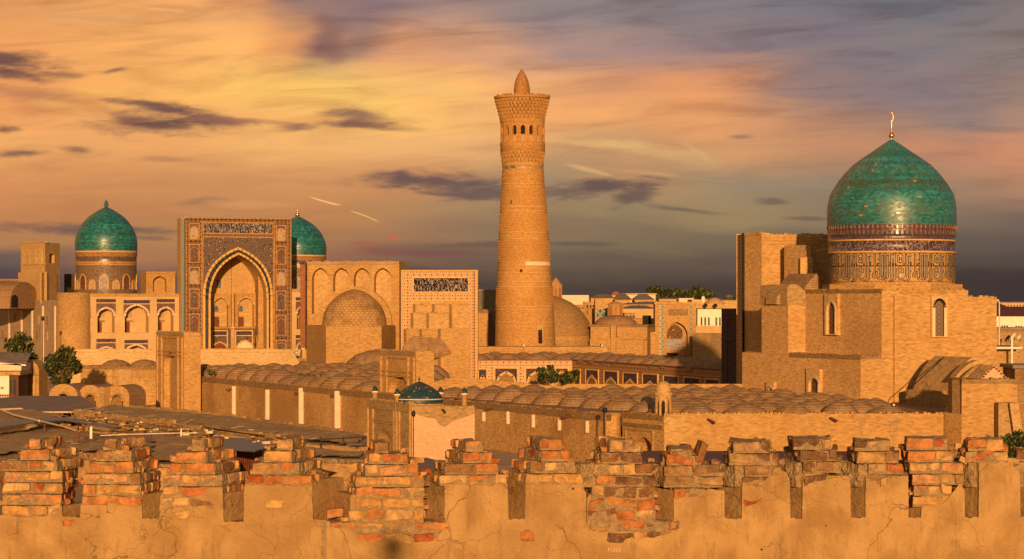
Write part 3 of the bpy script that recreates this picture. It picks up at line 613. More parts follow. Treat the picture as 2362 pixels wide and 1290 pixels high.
rj = random.Random(5); top = []
for (x0, y0), (x1, y1) in zip(PL[:-1], PL[1:]):
    L = sqrt((x1-x0)**2+(y1-y0)**2); k = max(1, int(L/6))
    for t in range(k):
        jx, jy = (0, 0) if t == 0 else (rj.uniform(-1.3, 1.3), rj.uniform(-2.0, 2.0))
        if abs(x1-x0) < 4: jy *= .2; jx *= .5
        top.append((x0+(x1-x0)*t/k+jx, y0+(y1-y0)*t/k+jy))
top.append(PL[-1])
fr = Fr(fx(-420), YW, fx(2780), YW, True)
def front_poly(px_poly): return [(fx(x)-fr.O.x, fz(y)) for x, y in px_poly]
b = MB(); pl = front_poly(top); lo = fr.q(-420, 1500)[1]
outline = [(pl[0][0]-14, 8.0), (pl[-1][0]+14, 8.0), (pl[-1][0]+14, pl[-1][1]-.25)]+pl[::-1]+[(pl[0][0]-14, pl[0][1]-.05)]
holes = []
for pts in ([(607,1155),(640,1152),(672,1156),(660,1162),(655,1172),(620,1176),(610,1166)], [(1200,1228),(1215,1222),(1230,1228),(1232,1248),(1216,1251),(1202,1246)], [(1715,1152),(1735,1158),(1762,1148),(1742,1164),(1720,1168)], [(141,1203),(175,1200),(165,1212),(148,1214)], [(400,1184),(436,1178),(438,1192),(416,1198)], [(505,1212),(535,1210),(560,1216),(530,1226)]):
    holes.append(front_poly([(x+rj.uniform(-2, 2), y+rj.uniform(-2, 2)) for x, y in pts])[::-1])
b.fpoly(fr, outline, 0.0, 0, holes); b.fband(fr, outline, 0.0, -.028, 0)
for h in holes: b.fband(fr, h, 0.0, -.028, 0)
b.build('plaster_coat', M['fplaster'], par)
b = MB()                                                # the wall body behind the coat, with a few bricks bared where plaster fell
b.prism([(fx(-420)-14, YW+.03), (fx(742), YW+.03), (fx(742), YW+.62), (fx(-420)-14, YW+.62)], 0, fz(1205), 1)
b.prism([(fx(742)+.002, YW+.034), (fx(2780)+14, YW+.034), (fx(2780)+14, YW+.62), (fx(742)+.002, YW+.62)], 0, fz(1206), 1)
for x, y, w, k in ((639,1163,62,3),(1216,1236,30,0),(1738,1158,48,7),(158,1206,34,0),(420,1187,36,3),(532,1217,50,3)): brick(b, (fx(x), YW+.075, fz(y)), (w*.0019, .06, .038), 0, BRCOL[k])
b.build('wall_body', [M['fbrick'], M['mortar']], par)
b = MB()                                                # raked joint between two lengths of wall
b.fprism(fr, front_poly([(741,1202),(753,1204),(752,1400),(740,1400)]), -.004, .004, 0)
b.build('wall_joint', M['mortar'], par)
b = MB()                                                # scratched name PERUZ
def scratch(segs, x0, y0, w, h):
    for (ax, ay, bx, by) in segs:
        p = Vector((fx(x0+ax*w), YW-.0035, fz(y0+ay*h))); q = Vector((fx(x0+bx*w), YW-.0035, fz(y0+by*h))); b.tube(p, q, .0022, 0, 4)
LET = {'P': [(0,0,0,1),(0,0,.8,.05),(.8,.05,.8,.45),(.8,.45,0,.5)], 'E': [(0,0,0,1),(0,0,.8,0),(0,.5,.6,.5),(0,1,.8,1)], 'R': [(0,0,0,1),(0,0,.8,.05),(.8,.05,.8,.45),(.8,.45,0,.5),(.2,.5,.9,1)], 'U': [(0,0,.1,1),(.1,1,.7,1),(.7,1,.8,0)], 'Z': [(0,0,.9,0),(.9,0,0,1),(0,1,.9,1)]}
for i, ch in enumerate('PERUZ'): scratch(LET[ch], 1403+i*6.2, 1264, 4.4, 9)
b.build('scratched_lettering', M['white'], par)
# unseen post, added behind the viewer to cast a blurred smudge on the parapet
p0 = Vector((fx(906), YW, fz(1262))); sp = p0+SUNV*24.5
b = MB(); b.tube((sp.x, sp.y, 11.6), (sp.x, sp.y, sp.z-.1), .045, 0, 8); b.sphere((sp.x, sp.y, sp.z), .13, 0)
tag(b.build('shadow_post', M['darkmetal']), 'added unseen post with a ball top behind the viewer that casts a smudge on the parapet', 'post')
# ================================================================ minaret
def px_prof(lst, Y): return [(r*Y/F, Z_(y, Y)) for y, r in lst]
def thick_strip(mb, fr, pts, d0, d1, w, m):
    """flat moulding that follows a polyline on a wall"""
    for (a, b_) in zip(pts[:-1], pts[1:]):
        dx, dz = b_[0]-a[0], b_[1]-a[1]; L = sqrt(dx*dx+dz*dz) or 1; nx, nz = -dz/L*w/2, dx/L*w/2; ex, ez = dx/L*w*.3, dz/L*w*.3
        mb.fprism(fr, [(a[0]-nx-ex, a[1]-nz-ez), (b_[0]-nx+ex, b_[1]-nz+ez), (b_[0]+nx+ex, b_[1]+nz+ez), (a[0]+nx-ex, a[1]+nz-ez)], d0, d1, m)
def frame_box(mb, fr, r, w, d0, d1, m):
    u0, z0, u1, z1 = r
    for q in ((u0, z0, u0+w, z1), (u1-w, z0, u1, z1), (u0+w, z1-w, u1-w, z1), (u0+w, z0, u1-w, z0+w)): mb.fprism(fr, rpts(q), d0, d1, m)
YM = 382.0; SM = YM/F
mx, my = X_(1211.5, YM), YM
lean = lambda z: (-7.5*SM)*(z-Z_(797, YM))/(Z_(222, YM)-Z_(797, YM))
mc = (mx, my)
mt = thing('minaret', (mx, my, 0), 'tall tapering brick minaret with an arcaded lantern and cone cap, tallest thing in view', 'minaret')
b = MB()
b.lathe(mc, [(78*SM, 0), (72*SM, Z_(830, YM))]+px_prof([(797,70),(700,66.6),(600,59.8),(500,55.2),(420,48.7),(396,48.2)], YM), 64, 0, lean=lean)
for y, r in ((426,49.6),(433,50.2),(478,53.4),(488,53.9),(537,57.1),(546,57.7),(552,58.1),(604,60.9),(613,61.4),(621,61.9),(630,62.6),(638,63.1),(650,63.8),(662,64.6),(707,67.4),(714,67.7),(743,68.4),(752,68.6)):
    b.lathe(mc, [((r-.6)*SM, Z_(y+1.5, YM)), ((r+.7)*SM, Z_(y+1.1, YM)), ((r+.7)*SM, Z_(y-1.1, YM)), ((r-.6)*SM, Z_(y-1.5, YM))], 64, 1, lean=lean, smooth=False)
b.build('shaft', [M['brick_min'], M_brick('minaret_band_brick', (.56,.33,.13), .2, .2)], mt)
# raised diamond brickwork in belts round the shaft
b = MB()
def belt(y0, y1, r0, r1, n, rows, k=.55):
    for j in range(rows):
        y = y0+(y1-y0)*(j+.5)/rows; r = (r0+(r1-r0)*(j+.5)/rows)*SM; z = Z_(y, YM); hz = abs(y1-y0)/rows*SM*.42; ox = lean(z)
        for i in range(n):
            a = 2*pi*(i+.5*(j % 2))/n
            if sin(a) > .35: continue
            w = pi/n*k*1.6; e = .07
            c = [(a-w, z), (a, z-hz), (a+w, z), (a, z+hz)]
            f = [Vector((mx+ox+(r+e)*cos(t), my+(r+e)*sin(t), zz)) for t, zz in c]; g = [Vector((mx+ox+(r-.1)*cos(t), my+(r-.1)*sin(t), zz)) for t, zz in c]
            b.face(f, 0)
            for q in range(4): b.face([g[q], g[(q+1) % 4], f[(q+1) % 4], f[q]], 0)
belt(436, 486, 49.8, 53.5, 54, 9); belt(400, 420, 48.2, 48.9, 26, 2); belt(556, 602, 58.2, 60.2, 60, 8, .5); belt(664, 704, 64.6, 66.6, 60, 7, .5); belt(494, 535, 54.9, 57, 60, 7, .45)
b.build('raised_brickwork', M['brick_min'], mt)
b = MB(); b.lathe(mc, px_prof([(396,48.0),(394.5,48.6),(393,47.4),(384,47.2),(382.5,48.4),(381,47.8),(376,48.2)], YM), 64, 1, lean=lean, mfun=lambda j: 0 if j == 2 else 1)
M['band_min'] = M_mosaic('minaret_tile_band', (.30, .17, .07), (.10, .26, .24), 1.1, .5, (.08, .13, .13), .45)
b.build('tile_band', [M['band_min'], M['brick_min']], mt)
# stalactite rings
def ring_niches(mb, y0, y1, r0, r1, n, phase, k=.74, dep=3.4):
    for i in range(n):
        a = 2*pi*(i+phase)/n; w = pi/n*k; ra, rb_ = r0*SM, r1*SM; z0, z1 = Z_(y0, YM), Z_(y1, YM); zm = z0+(z1-z0)*.45; ox = lean(z0)
        rin = ra-dep*SM
        def q(t, r, z): return Vector((mx+ox+r*cos(t), my+r*sin(t), z))
        o = [q(a-w*.35, ra, z0), q(a+w*.35, ra, z0), q(a+w, rb_, zm), q(a+w, rb_, z1), q(a-w, rb_, z1), q(a-w, rb_, zm)]
        inn = [q(a-w*.35, rin, z0), q(a+w*.35, rin, z0), q(a+w, rin, zm), q(a+w, rin, z1), q(a-w, rin, z1), q(a-w, rin, zm)]
        mb.face(o, 0)
        for s in range(6): mb.face([inn[s], inn[(s+1) % 6], o[(s+1) % 6], o[s]], 0)
b = MB(); b.lathe(mc, px_prof([(376,47.2),(366,47.3),(352,49.2),(351,51.4),(337,51.6),(335,52.4),(331,52.4),(330,51)], YM), 64, 0, lean=lean, mfun=lambda j: 1 if j < 2 else 0)  # recesses in darker brick, shade between the niches put into the colour
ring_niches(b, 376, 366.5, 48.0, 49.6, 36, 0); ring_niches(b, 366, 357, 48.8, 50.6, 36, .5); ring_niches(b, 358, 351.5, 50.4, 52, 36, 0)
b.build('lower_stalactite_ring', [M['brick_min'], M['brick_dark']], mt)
# lantern with arched openings
b = MB(); NB = 16; r = 51*SM; z0, z1 = Z_(330, YM), Z_(283, YM); ph = -pi/2+.01
ox = lean(z0)
def cyl(th, z, rr): return Vector((mx+ox+rr*cos(th), my+rr*sin(th), z))
for i in range(NB):
    a0 = ph+2*pi*(i-.5)/NB; da = 2*pi/NB; W_ = da*r
    hole = arch_pts(W_*.25, W_*.75, Z_(313, YM), Z_(299, YM), Z_(292, YM), 5)
    low = [(W_*.30, Z_(329, YM)), (W_*.70, Z_(329, YM)), (W_*.70, Z_(314, YM)), (W_*.30, Z_(314, YM))]
    loops = [[Vector((u, z, 0)) for u, z in L] for L in ([(0, z0), (W_*.5, z0), (W_, z0), (W_, z1), (W_*.5, z1), (0, z1)], hole, low)]; fl = [p for L in loops for p in L]
    for t in tessellate_polygon(loops): b.face([cyl(a0+fl[k].x/r, fl[k].y, r) for k in t], 0)
    for L, dd in ((hole, 7*SM), (low, 1.4*SM)):
        for p, q in zip(L, L[1:]+L[:1]): b.face([cyl(a0+p[0]/r, p[1], r), cyl(a0+q[0]/r, q[1], r), cyl(a0+q[0]/r, q[1], r-dd), cyl(a0+p[0]/r, p[1], r-dd)], 0)
    b.face([cyl(a0+p[0]/r, p[1], r-1.4*SM) for p in low], 1)
    for e in (0,):                                    # slim pilaster between the bays
        w = .055*da
        q = [cyl(a0-w, z0, r+.9*SM), cyl(a0+w, z0, r+.9*SM), cyl(a0+w, z1, r+.9*SM), cyl(a0-w, z1, r+.9*SM)]; g = [cyl(a0-w, z0, r-.2), cyl(a0+w, z0, r-.2), cyl(a0+w, z1, r-.2), cyl(a0-w, z1, r-.2)]
        b.face(q, 0)
        for s in range(4): b.face([g[s], g[(s+1) % 4], q[(s+1) % 4], q[s]], 0)
b.lathe((mx+ox, my), [(44*SM, Z_(316, YM)), (44*SM, z0)], 48, 0)
b.lathe((mx+ox, my), [(.01, Z_(316, YM)), (44.2*SM, Z_(316, YM)), (51*SM, Z_(316, YM))], 48, 0)
b.lathe((mx+ox, my), [(38*SM, z0), (38*SM, z1)], 32, 2)  # core coloured near-black, standing in for the shade inside the arches
b.lathe((mx+ox, my), [(.01, Z_(290, YM)), (50*SM, Z_(290, YM))], 48, 0)
b.build('lantern_gallery', [M['brick_min'], M['brick_pale'], M['dark']], mt)
b = MB()
b.lathe(mc, px_prof([(284,51.2),(283,52),(280,52),(276,51.2),(266,51.6),(252,54.5),(240,58),(230,61.0),(228,64.4),(224,64.6),(223,63),(222,2)], YM), 64, 0, lean=lean, smooth=False, mfun=lambda j: 1 if 3 <= j <= 6 else 0)  # flare behind the niches painted darker to imitate their shade
for y0, y1, r0, r1, n, p_ in ((277,268.5,52,53.6,36,0),(269,260.5,53,55.4,36,.5),(261,252.5,54.8,57.4,40,0),(253,245,56.6,59.6,40,.5),(245.5,238,59,61.6,44,0),(238.5,230.5,60.8,63.4,44,.5)): ring_niches(b, y0, y1, r0, r1, n, p_, .70)
rr_ = random.Random(3)
for i in range(60):
    a = 2*pi*i/60; zt = Z_(222, YM); o2 = lean(zt)
    if rr_.random() < .6: b.box((mx+o2+63.2*SM*cos(a), my+63.2*SM*sin(a), zt+.02), (.35, .28, rr_.uniform(.10, .3)), 0, a+pi/2)
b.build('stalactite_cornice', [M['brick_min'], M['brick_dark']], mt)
b = MB(); b.lathe((mc[0], mc[1]), px_prof([(223,18.4),(209,18.4),(208,19),(206,19),(205,18.2),(196,17.2),(186,14.8),(176,10.8),(169,7),(166,4.6),(165.4,4),(162.5,4.2),(161.2,3.8),(161,.1)], YM), 28, 0, lean=lean)
b.build('cone_cap', M_brick('rubbly_brick', (.40,.20,.08), .5, .4, 6, 3.0, 1.2), mt)
def on_shaft(px, y, r, up, wpx, hpx, mat, name, out=.02, arch=False):
    """a small opening or patch that follows the round shaft"""
    bb = MB(); n = 8; z0, z1 = Z_(y+hpx/2, YM), Z_(y-hpx/2, YM); ox = lean((z0+z1)/2); rm = r*SM; cxp = 1211.5+ox/SM
    t0 = -pi/2+math.asin(max(-.99, min(.99, (px-wpx/2-cxp)/r))); t1 = -pi/2+math.asin(max(-.99, min(.99, (px+wpx/2-cxp)/r)))
    def q(i, z, o): t = t0+(t1-t0)*i/n; return Vector((mx+ox+(rm+o)*cos(t), my+(rm+o)*sin(t), z))
    slope = up
    for i in range(n):
        bb.face([q(i, z0, out+slope), q(i+1, z0, out+slope), q(i+1, z1, out-slope), q(i, z1, out-slope)], 0)
        bb.face([q(i, z1, out-slope), q(i+1, z1, out-slope), q(i+1, z1, -.2), q(i, z1, -.2)], 0); bb.face([q(i, z0, -.2), q(i+1, z0, -.2), q(i+1, z0, out+slope), q(i, z0, out+slope)], 0)
    for i in (0, n): bb.face([q(i, z0, -.2), q(i, z0, out+slope), q(i, z1, out-slope), q(i, z1, -.2)], 0)
    return bb.build(name, mat, mt)
on_shaft(1240, 608.5, 61.2, .04, 56, 9, M['white'], 'pale_repair_patch', .06)
for px, y, r, w, h in ((1179,468,52.4,4,8),(1202,626,62,5,7)):
    on_shaft(px, y, r, .03, w, h, M['dark'], 'window', .04)
d_ = on_shaft(1245, 771, 69.2, .08, 14, 46, M['brick_pale'], 'door_surround', .10); d2_ = on_shaft(1244.5, 776, 69.2, .06, 8.5, 31, M['dark'], 'door', .17)
for k in range(3):
    bb = MB(); zz = Z_(765+k*10, YM); t = -pi/2+math.asin((1244.5-1211.5)/69.2); bb.tube((mx+69.2*SM*cos(t-.05), my+69.2*SM*sin(t-.05)-.27, zz), (mx+69.2*SM*cos(t+.05), my+69.2*SM*sin(t+.05)-.27, zz), .05, 0); bb.build('grille_bar', M['wood'], mt)
# ================================================================ madrasa on the left (portal, two blue domes, arcaded wing)
md = thing('madrasa', (X_(545, 420), 424, 0), 'tiled madrasa with a tall mosaic portal between two turquoise domes, far left half', 'madrasa')
YF0, YF1 = 414.0, 428.0
f0 = Fr(208, YF0, 712, YF1)
PD = 1.6                                              # the portal stands this far in front of the wings
S0 = 420/F
b = MB()
R = lambda x0, y0, x1, y1, d=PD: f0.rect(x0, y0, x1, y1, d)
o = R(417, 504.5, 672, 805); ztop = o[3]
outer = [(o[0], 0), (o[2], 0), (o[2], ztop), (o[0], ztop)]
a_in = f0.pts([(483,700),(617,700)], PD); za = f0.q(548, 585, PD)[1]; zs = f0.q(548, 690, PD)[1]
hole = arch_pts(a_in[0][0], a_in[1][0], 0.02, zs, za, 12)
b.fpoly(f0, outer, PD, 0, [hole]); b.fband(f0, outer, -1.5, PD, 0)
# iwan vault: left jamb, back wall in three planes
dep = 8.0
b.fband(f0, [(p[0], p[1]) for p in hole][::-1], PD, PD-3.0, 0, True)
bk = [(p[0], p[1]) for p in hole]
b.fband(f0, bk[::-1], PD-3.0, PD-dep, 0, True)
b.fpoly(f0, bk, PD-dep, 0)
b.fpoly(f0, outer[::-1], -1.5, 0, [hole[::-1]])
b.build('portal_block', M['brick_pale'], md)
b = MB()                                              # side turn of the niche on the right
ub0, ub1 = f0.q(588, 700, PD-dep)[0], a_in[1][0]
zt_ = f0.q(600, 655, PD-4)[1]
for (ua, da, ub, db) in ((ub0, PD-dep+.05, ub1-.9, PD-3.4), (ub1-.9, PD-3.4, ub1-.01, PD-3.0)):
    b.face([f0.p(ua, 0, da), f0.p(ub, 0, db), f0.p(ub, zt_, db), f0.p(ua, zt_+1.5, da)], 0)
b.build('niche_side', M['brick'], md)
# mosaic facing
FACE = PD+.02
def fpanel(mat, x0, y0, x1, y1, th=.05, name='tile_panel', d=PD, parent=None, fr=f0):
    bb = MB(); bb.fprism(fr, rpts(fr.rect(x0, y0, x1, y1, d)), d, d+th, 0); return bb.build(name, mat, parent or md)
bb = MB(); oo = R(425.5, 504.6, 671, 806); hole2 = arch_pts(f0.q(470.5, 700, PD)[0], f0.q(626, 700, PD)[0], .03, f0.q(548, 682, PD)[1], f0.q(548, 573, PD)[1], 12)
bb.fprism(f0, [(oo[0], .03), (oo[2], .03), (oo[2], oo[3]), (oo[0], oo[3])], PD-.01, PD+.03, 0); 
bb = MB(); of = [(oo[0], .03), (oo[2], .03), (oo[2], oo[3]), (oo[0], oo[3])]; bb.fpoly(f0, of, PD+.04, 0, [hole2]); bb.fband(f0, of, PD-.01, PD+.04, 0)
bb.build('border_tiles', M['chain'], md)
sp = R(468.5, 549, 630.5, 806); bb = MB(); so = [(sp[0], f0.q(548, 760, PD)[1]), (sp[2], f0.q(548, 760, PD)[1]), (sp[2], sp[3]), (sp[0], sp[3])]
so2 = [so[0], (hole2[0][0], so[0][1])]+[p for p in hole2[2:][::-1] if True]
bb.fpoly(f0, [(sp[0], f0.q(548, 682, PD)[1]), (hole2[0][0], f0.q(548, 682, PD)[1])]+hole2[2:][::-1][0:0]+[p for p in hole2[3:]][::-1][0:0]+[p for p in reversed(hole2[2:])][1:]+[(sp[2], f0.q(548, 682, PD)[1]), (sp[2], sp[3]), (sp[0], sp[3])], PD+.07, 0)
bb.build('spandrel', M['mos_span'], md)
bb = MB()                                             # arch moulding: dark rope band between two ochre edges
mid = arch_pts(f0.q(475.5, 700, PD)[0], f0.q(621.5, 700, PD)[0], .03, f0.q(548, 686, PD)[1], f0.q(548, 578.5, PD)[1], 12)
thick_strip(bb, f0, hole2[1:]+[hole2[0]], PD, PD+.16, .42, 1); thick_strip(bb, f0, mid[1:]+[mid[0]], PD, PD+.12, 1.05, 0); thick_strip(bb, f0, hole[1:]+[hole[0]], PD, PD+.18, .38, 1)
bb.build('arch_moulding', [M_plain('slate_blue_glaze', (.045,.050,.060), .3, .3, 3, 0, .5), M['gold']], md)
fpanel(M['script'], 469, 515, 628, 538, .07, 'inscription_panel')
bb = MB()
for r in ((467,512.5,630.5,540.5),(466.5,546,632,806)): frame_box(bb, f0, R(*r), .2, PD, PD+.13, 0)
for x0, x1 in ((428,431),(462.5,465.5),(631.5,634.5),(662,664.5),(668.5,671)): bb.fprism(f0, rpts((f0.q(x0+.8, 650, PD)[0], .03, f0.q(x1-.6, 650, PD)[0], f0.q(x0, 508, PD)[1])), PD, PD+.11, 0)
bb.build('edging', M['gold2'], md)
rows_ = [(515,553,'mos_cream'),(563,607,'mos_red'),(616,656,'mos_cream'),(666,713,'mos_dark'),(723,771,'mos_red'),(780,806,'mos_dark')]
for x0, x1 in ((435,460.5),(636,660)):
    for y0, y1, mk in rows_:
        dy = 4 if x0 > 600 else 0
        fpanel(M['mos_dark'], x0, y0+dy, x1, y1+dy, .07, 'side_panel')
        bb = MB(); r = R(x0+2.6, y0+7+dy, x1-2.6, y1-1.5+dy); ap = arch_pts(r[0], r[2], r[1], r[1]+(r[3]-r[1])*.68, r[3], 5); bb.fprism(f0, ap, PD+.06, PD+.10, 0); thick_strip(bb, f0, ap[1:]+[ap[0]], PD+.06, PD+.15, .16, 1); frame_box(bb, f0, R(x0, y0+dy, x1, y1+dy), .2, PD+.06, PD+.15, 1)
        bb.build('arched_panel', [M[mk], M['gold2']], md)
bb = MB(); q0 = f0.q(421.5, 650, PD); 
pc = f0.p(q0[0], 0, PD+.02); bb.lathe((pc.x, pc.y), [(.33, 0), (.33, ztop-.2)], 12, 0); bb.build('corner_column', M_girih('rope_tiles', (.30,.36,.34), (.06,.10,.11), (.03,.06,.08), 1.6), md)
bb = MB(); frz = Fr(417, 0, 672, 0) if False else f0
rr_ = random.Random(8)
for k in range(34):
    u = o[0]+(o[2]-o[0])*(k+.5)/34; bb.fbox(f0, (u-.3, ztop-.02, u+.25, ztop+rr_.uniform(.02, .22)), PD-.9, PD-.05, 0)
bb.build('worn_coping', M['brick'], md)
# inside the iwan
DB = PD-dep
fpanel(M['tinblue'], 499.5, 647, 509.5, 664.5, .06, 'green_shutter', DB)
bb = MB(); bb.fprism(f0, rpts(f0.rect(486, 753.5, 592, 757.5, DB)), DB, DB+.35, 0); bb.fprism(f0, rpts(f0.rect(533, 606, 534.2, 753, DB)), DB, DB+.08, 1); bb.fprism(f0, rpts(f0.rect(588, 640, 590, 757, DB)), DB, DB+.2, 0); bb.build('ledge', [M['gold'], M['brick_dark']], md)
for x0, x1 in ((486,526),(543,585)):
    bb = MB(); r = f0.rect(x0, 683, x1, 754, DB); ap = arch_pts(r[0]+.25, r[2]-.25, r[1], r[1]+(r[3]-r[1])*.74, r[3]-.2, 6)
    ou = [(r[0]-.3, r[1]), (r[2]+.3, r[1]), (r[2]+.3, r[3]+.5), (r[0]-.3, r[3]+.5)]
    bb.panel(f0, ou, [ap], DB+1.15, 1.1, (0, 0, 1)); bb.fband(f0, ou, DB, DB+1.15, 0)
    thick_strip(bb, f0, ap[2:], DB+1.1, DB+1.22, .3, 2)
    ni = bb.build('balcony_niche', [M['brick'], M['brick_pale'], M['gold']], md)
    xw = x0+9 if x0 < 500 else x0+8.5
    bb = MB(); r = f0.rect(xw, 705, xw+8.5, 719, DB+.1); bb.fprism(f0, arch_pts(r[0], r[2], r[1], r[1]+.6, r[3], 4), DB+.05, DB+.12, 0); bb.build('window', M['tinblue'], ni)
    bb = MB(); bb.fprism(f0, rpts(f0.rect(xw-1, 731, xw+10.5, 753.4, DB+.1)), DB+.05, DB+.14, 0); bb.build('door', M['door'], ni)
    bb = MB(); bb.fprism(f0, rpts(f0.rect(xw-5, 724, x1-5, 727, DB+.1)), DB+.05, DB+.2, 0); bb.build('lintel', M['gold'], ni)
for x0, x1, ax0, ax1, ap_, fill in ((487,532,488,524,789,'door'),(541,590,544,584,785.5,'white')):
    fpanel(M['mos_dark'], x0, 757.6, x1, 808, .12, 'tile_dado', DB); fpanel(M['mos_blue'], x0+1.5, 764, x1-8, 773, .17, 'dado_inscription', DB); fpanel(M['mos_span'], x0+1.5, 777, x1-8, 808, .16, 'dado_spandrel', DB)
    bb = MB(); u0, u1 = f0.q(ax0, 800, DB)[0], f0.q(ax1, 800, DB)[0]; zt = f0.q(560, ap_, DB)[1]; zb = f0.q(560, 812, DB)[1]-1; ap = arch_pts(u0, u1, zb, zb+1.4, zt, 6); bb.fprism(f0, ap, DB, DB+.24, 0); thick_strip(bb, f0, ap[2:], DB, DB+.34, .26, 1)
    frame_box(bb, f0, f0.rect(x0, 761.5, x1-7, 830, DB), .22, DB, DB+.28, 1); bb.fprism(f0, rpts(f0.rect(x0, 773.2, x1-8, 775.4, DB)), DB, DB+.27, 1)
    bb.build('doorway', [M[fill], M['gold']], md)
bb = MB(); u0, u1 = f0.q(592.5, 800, DB)[0], f0.q(616, 800, DB)[0]
fq = Fr(*f0.p(ub0, 0, PD-dep+.1)[:2], *f0.p(ub1-.95, 0, PD-3.3)[:2], True)
L_ = fq.L; zt = f0.q(600, 766, DB)[1]; bb.fprism(fq, [(.1, 0), (L_, 0), (L_, zt), (.1, zt)], 0, .08, 0); z9 = f0.q(600, 774, DB)[1]; ap = arch_pts(.5, L_-.4, 0, f0.q(600, 790, DB)[1], z9, 6); bb.fprism(fq, ap, .08, .12, 1); thick_strip(bb, fq, ap[1:], .08, .2, .22, 2)
bb.build('side_doorway', [M['mos_dark'], M_plain('dark_niche_tiles', (.05,.045,.04), .6, .3), M['gold']], md)
# arcaded wings
def wing(x0, x1, ytop, bays, name):
    bb = MB(); r = f0.rect(x0, ytop, x1, 812, 0); zt = f0.q((x0+x1)/2, ytop, 0)[1]
    outer = [(r[0], 0), (r[2], 0), (r[2], zt), (r[0], zt)]; holes = []; subs = []
    for bx0, bx1, yt, ya, ysp, yb in bays:
        u0, u1 = f0.q(bx0, ysp, 0)[0], f0.q(bx1, ysp, 0)[0]; g = lambda y: max(.3, f0.q((bx0+bx1)/2, y, 0)[1])
        holes.append(arch_pts(u0+.22, u1-.22, g(yb), g(ysp), g(ya), 6)); subs.append((u0, u1, g, yt, ya, ysp, yb))
    bb.panel(f0, outer, holes, 0, 2.6, (0, 0, 0)); bb.fband(f0, outer, -8, 0, 0); bb.fpoly(f0, outer[::-1], -8, 0)
    bb.fprism(f0, [(r[0]-.1, zt-.01), (r[2]+.1, zt-.01), (r[2]+.1, zt+.5), (r[0]-.1, zt+.5)], -.6, .14, 1)
    w = bb.build(name, [M['plaster'], M['brick']], md)
    for h, (u0, u1, g, yt, ya, ysp, yb) in zip(holes, subs):
        bb = MB(); top = g(yt); n = len(h); av = [p for p in h[2:]]
        poly = [(u0, g(ysp)), ]+[p for p in reversed(av)]+[(u1, g(ysp)), (u1, g(yt+10) if yt < ya-8 else top), (u0, g(yt+10) if yt < ya-8 else top)]
        bb.fpoly(f0, poly, .05, 0)
        if yt < ya-8: bb.fpoly(f0, [(u0, g(yt+7.4)), (u1, g(yt+7.4)), (u1, top), (u0, top)], .05, 1)
        bb.build('spandrel_tiles', [M['mos_red'], M['mos_blue']], w)
        bb = MB(); thick_strip(bb, f0, av, 0, .13, .34, 0); bb.build('arch_edging', M['white'], w)
        if yb < 800:
            bb = MB(); uw = u0+(u1-u0)*.12; bb.fbox(f0, (uw, g(yb), uw+1.0, g(yb)+1.95), -2.6, -2.45, 0); bb.build('door', M['door'], w)
            bb = MB(); bb.fbox(f0, (uw-.1, g(yb)+2.05, uw+1.5, g(yb)+2.2), -2.6, -2.2, 0); bb.build('lintel', M['brick_dark'], w)
            bb = MB(); bb.fbox(f0, (uw+.2, g(ysp)-.3, uw+1.4, g(ysp)+1.1), -2.6, -2.5, 0); bb.build('window_grille', M['mos_cream'], w)
    return w
wing(208, 417, 684, [(222,267,690,710,727,767.5),(285,345.5,692.5,703,728,767.5),(361.5,403,690,709,726,767.5),(222,267,781,801,813,840),(287,341,784,795,814,840),(361.5,403,781,801,813,840)], 'arcade_wing')
wing(672.5, 712, 673, [(682,700,686,710,722,760),(682,700,773,792,806,840)], 'arcade_wing')
bb = MB(); c = f0.p(f0.q(171, 700, -1)[0], 0, -1.4); rt = 38.5*415/F
bb.lathe((c.x, c.y), [(rt*1.05, 0), (rt, Z_(676, 415)), (rt*.9, Z_(675, 415)), (.05, Z_(675, 415))], 36, 0)
bb.build('corner_tower', M['brick'], md)
for y in (709, 768, 806):
    bb = MB(); bb.fprism(f0, rpts(f0.rect(203, y, 208.5, y+26, .2)), -.5, .3, 0); bb.build('shutter', M['brick_dark'], md)
# left flank with gypsum strips
fl = Fr(-60, 462, 136, 419); zt = fl.q(60, 693, 0)[1]
bb = MB(); bb.fprism(fl, [(0, 0), (fl.L, 0), (fl.L, zt), (0, zt)], -9, 0, 0, True); flank = bb.build('flank_wall', M_brick('grey_flank_render', (.40,.29,.19), .18, .4, 1.5, 1), md)
for x in (21, 50, 74, 99, 127):
    bb = MB(); bb.fprism(fl, rpts(fl.rect(x-.9, 706 if x > 90 else 716, x+.9, 860, .1)), 0, .25, 0); bb.build('gypsum_strip', M['fin'], flank)
for x, y in ((34,738),(47,744),(89,742),(110,744),(8,775),(36,778),(62,776),(86,778),(109,780)):
    bb = MB(); bb.fprism(fl, rpts(fl.rect(x-1.6, y-14, x+1.6, y+6, 0)), 0, .12, 0); bb.build('slit_window', M['brick_pale'] if x % 2 else M['brick_dark'], flank)
bb = MB(); fv = Fr(18, 420, 92, 432)                  # small barrel vault and gable above the flank
g0, g1 = fv.q(22, 700, 0)[0], fv.q(90, 700, 0)[0]; zb = fv.q(55, 712, 0)[1]; ztv = fv.q(40, 650, 0)[1]
arc = [((g0+g1)/2-(g1-g0)/2*cos(pi*t/10), zb+(ztv-zb)*sin(pi*t/10)**.8) for t in range(11)]
ap = arch_pts(fv.q(26, 700, 0)[0], fv.q(41, 700, 0)[0], zb+.2, fv.q(33, 690, 0)[1], fv.q(33, 680, 0)[1], 5)
bb.panel(fv, [(arc[0][0], zb)]+arc[1:-1]+[(arc[-1][0], zb)][::1] if False else [(arc[-1][0], zb), ]+arc[::-1][1:], [], 0, .5, (0, 0, 0)); bb.fband(fv, arc, -14, 0, 0)
bb.fprism(fv, ap, 0, .06, 2)
bb.build('gable_vault', [M['brick_roof'], M['brick'], M['dark']], md)
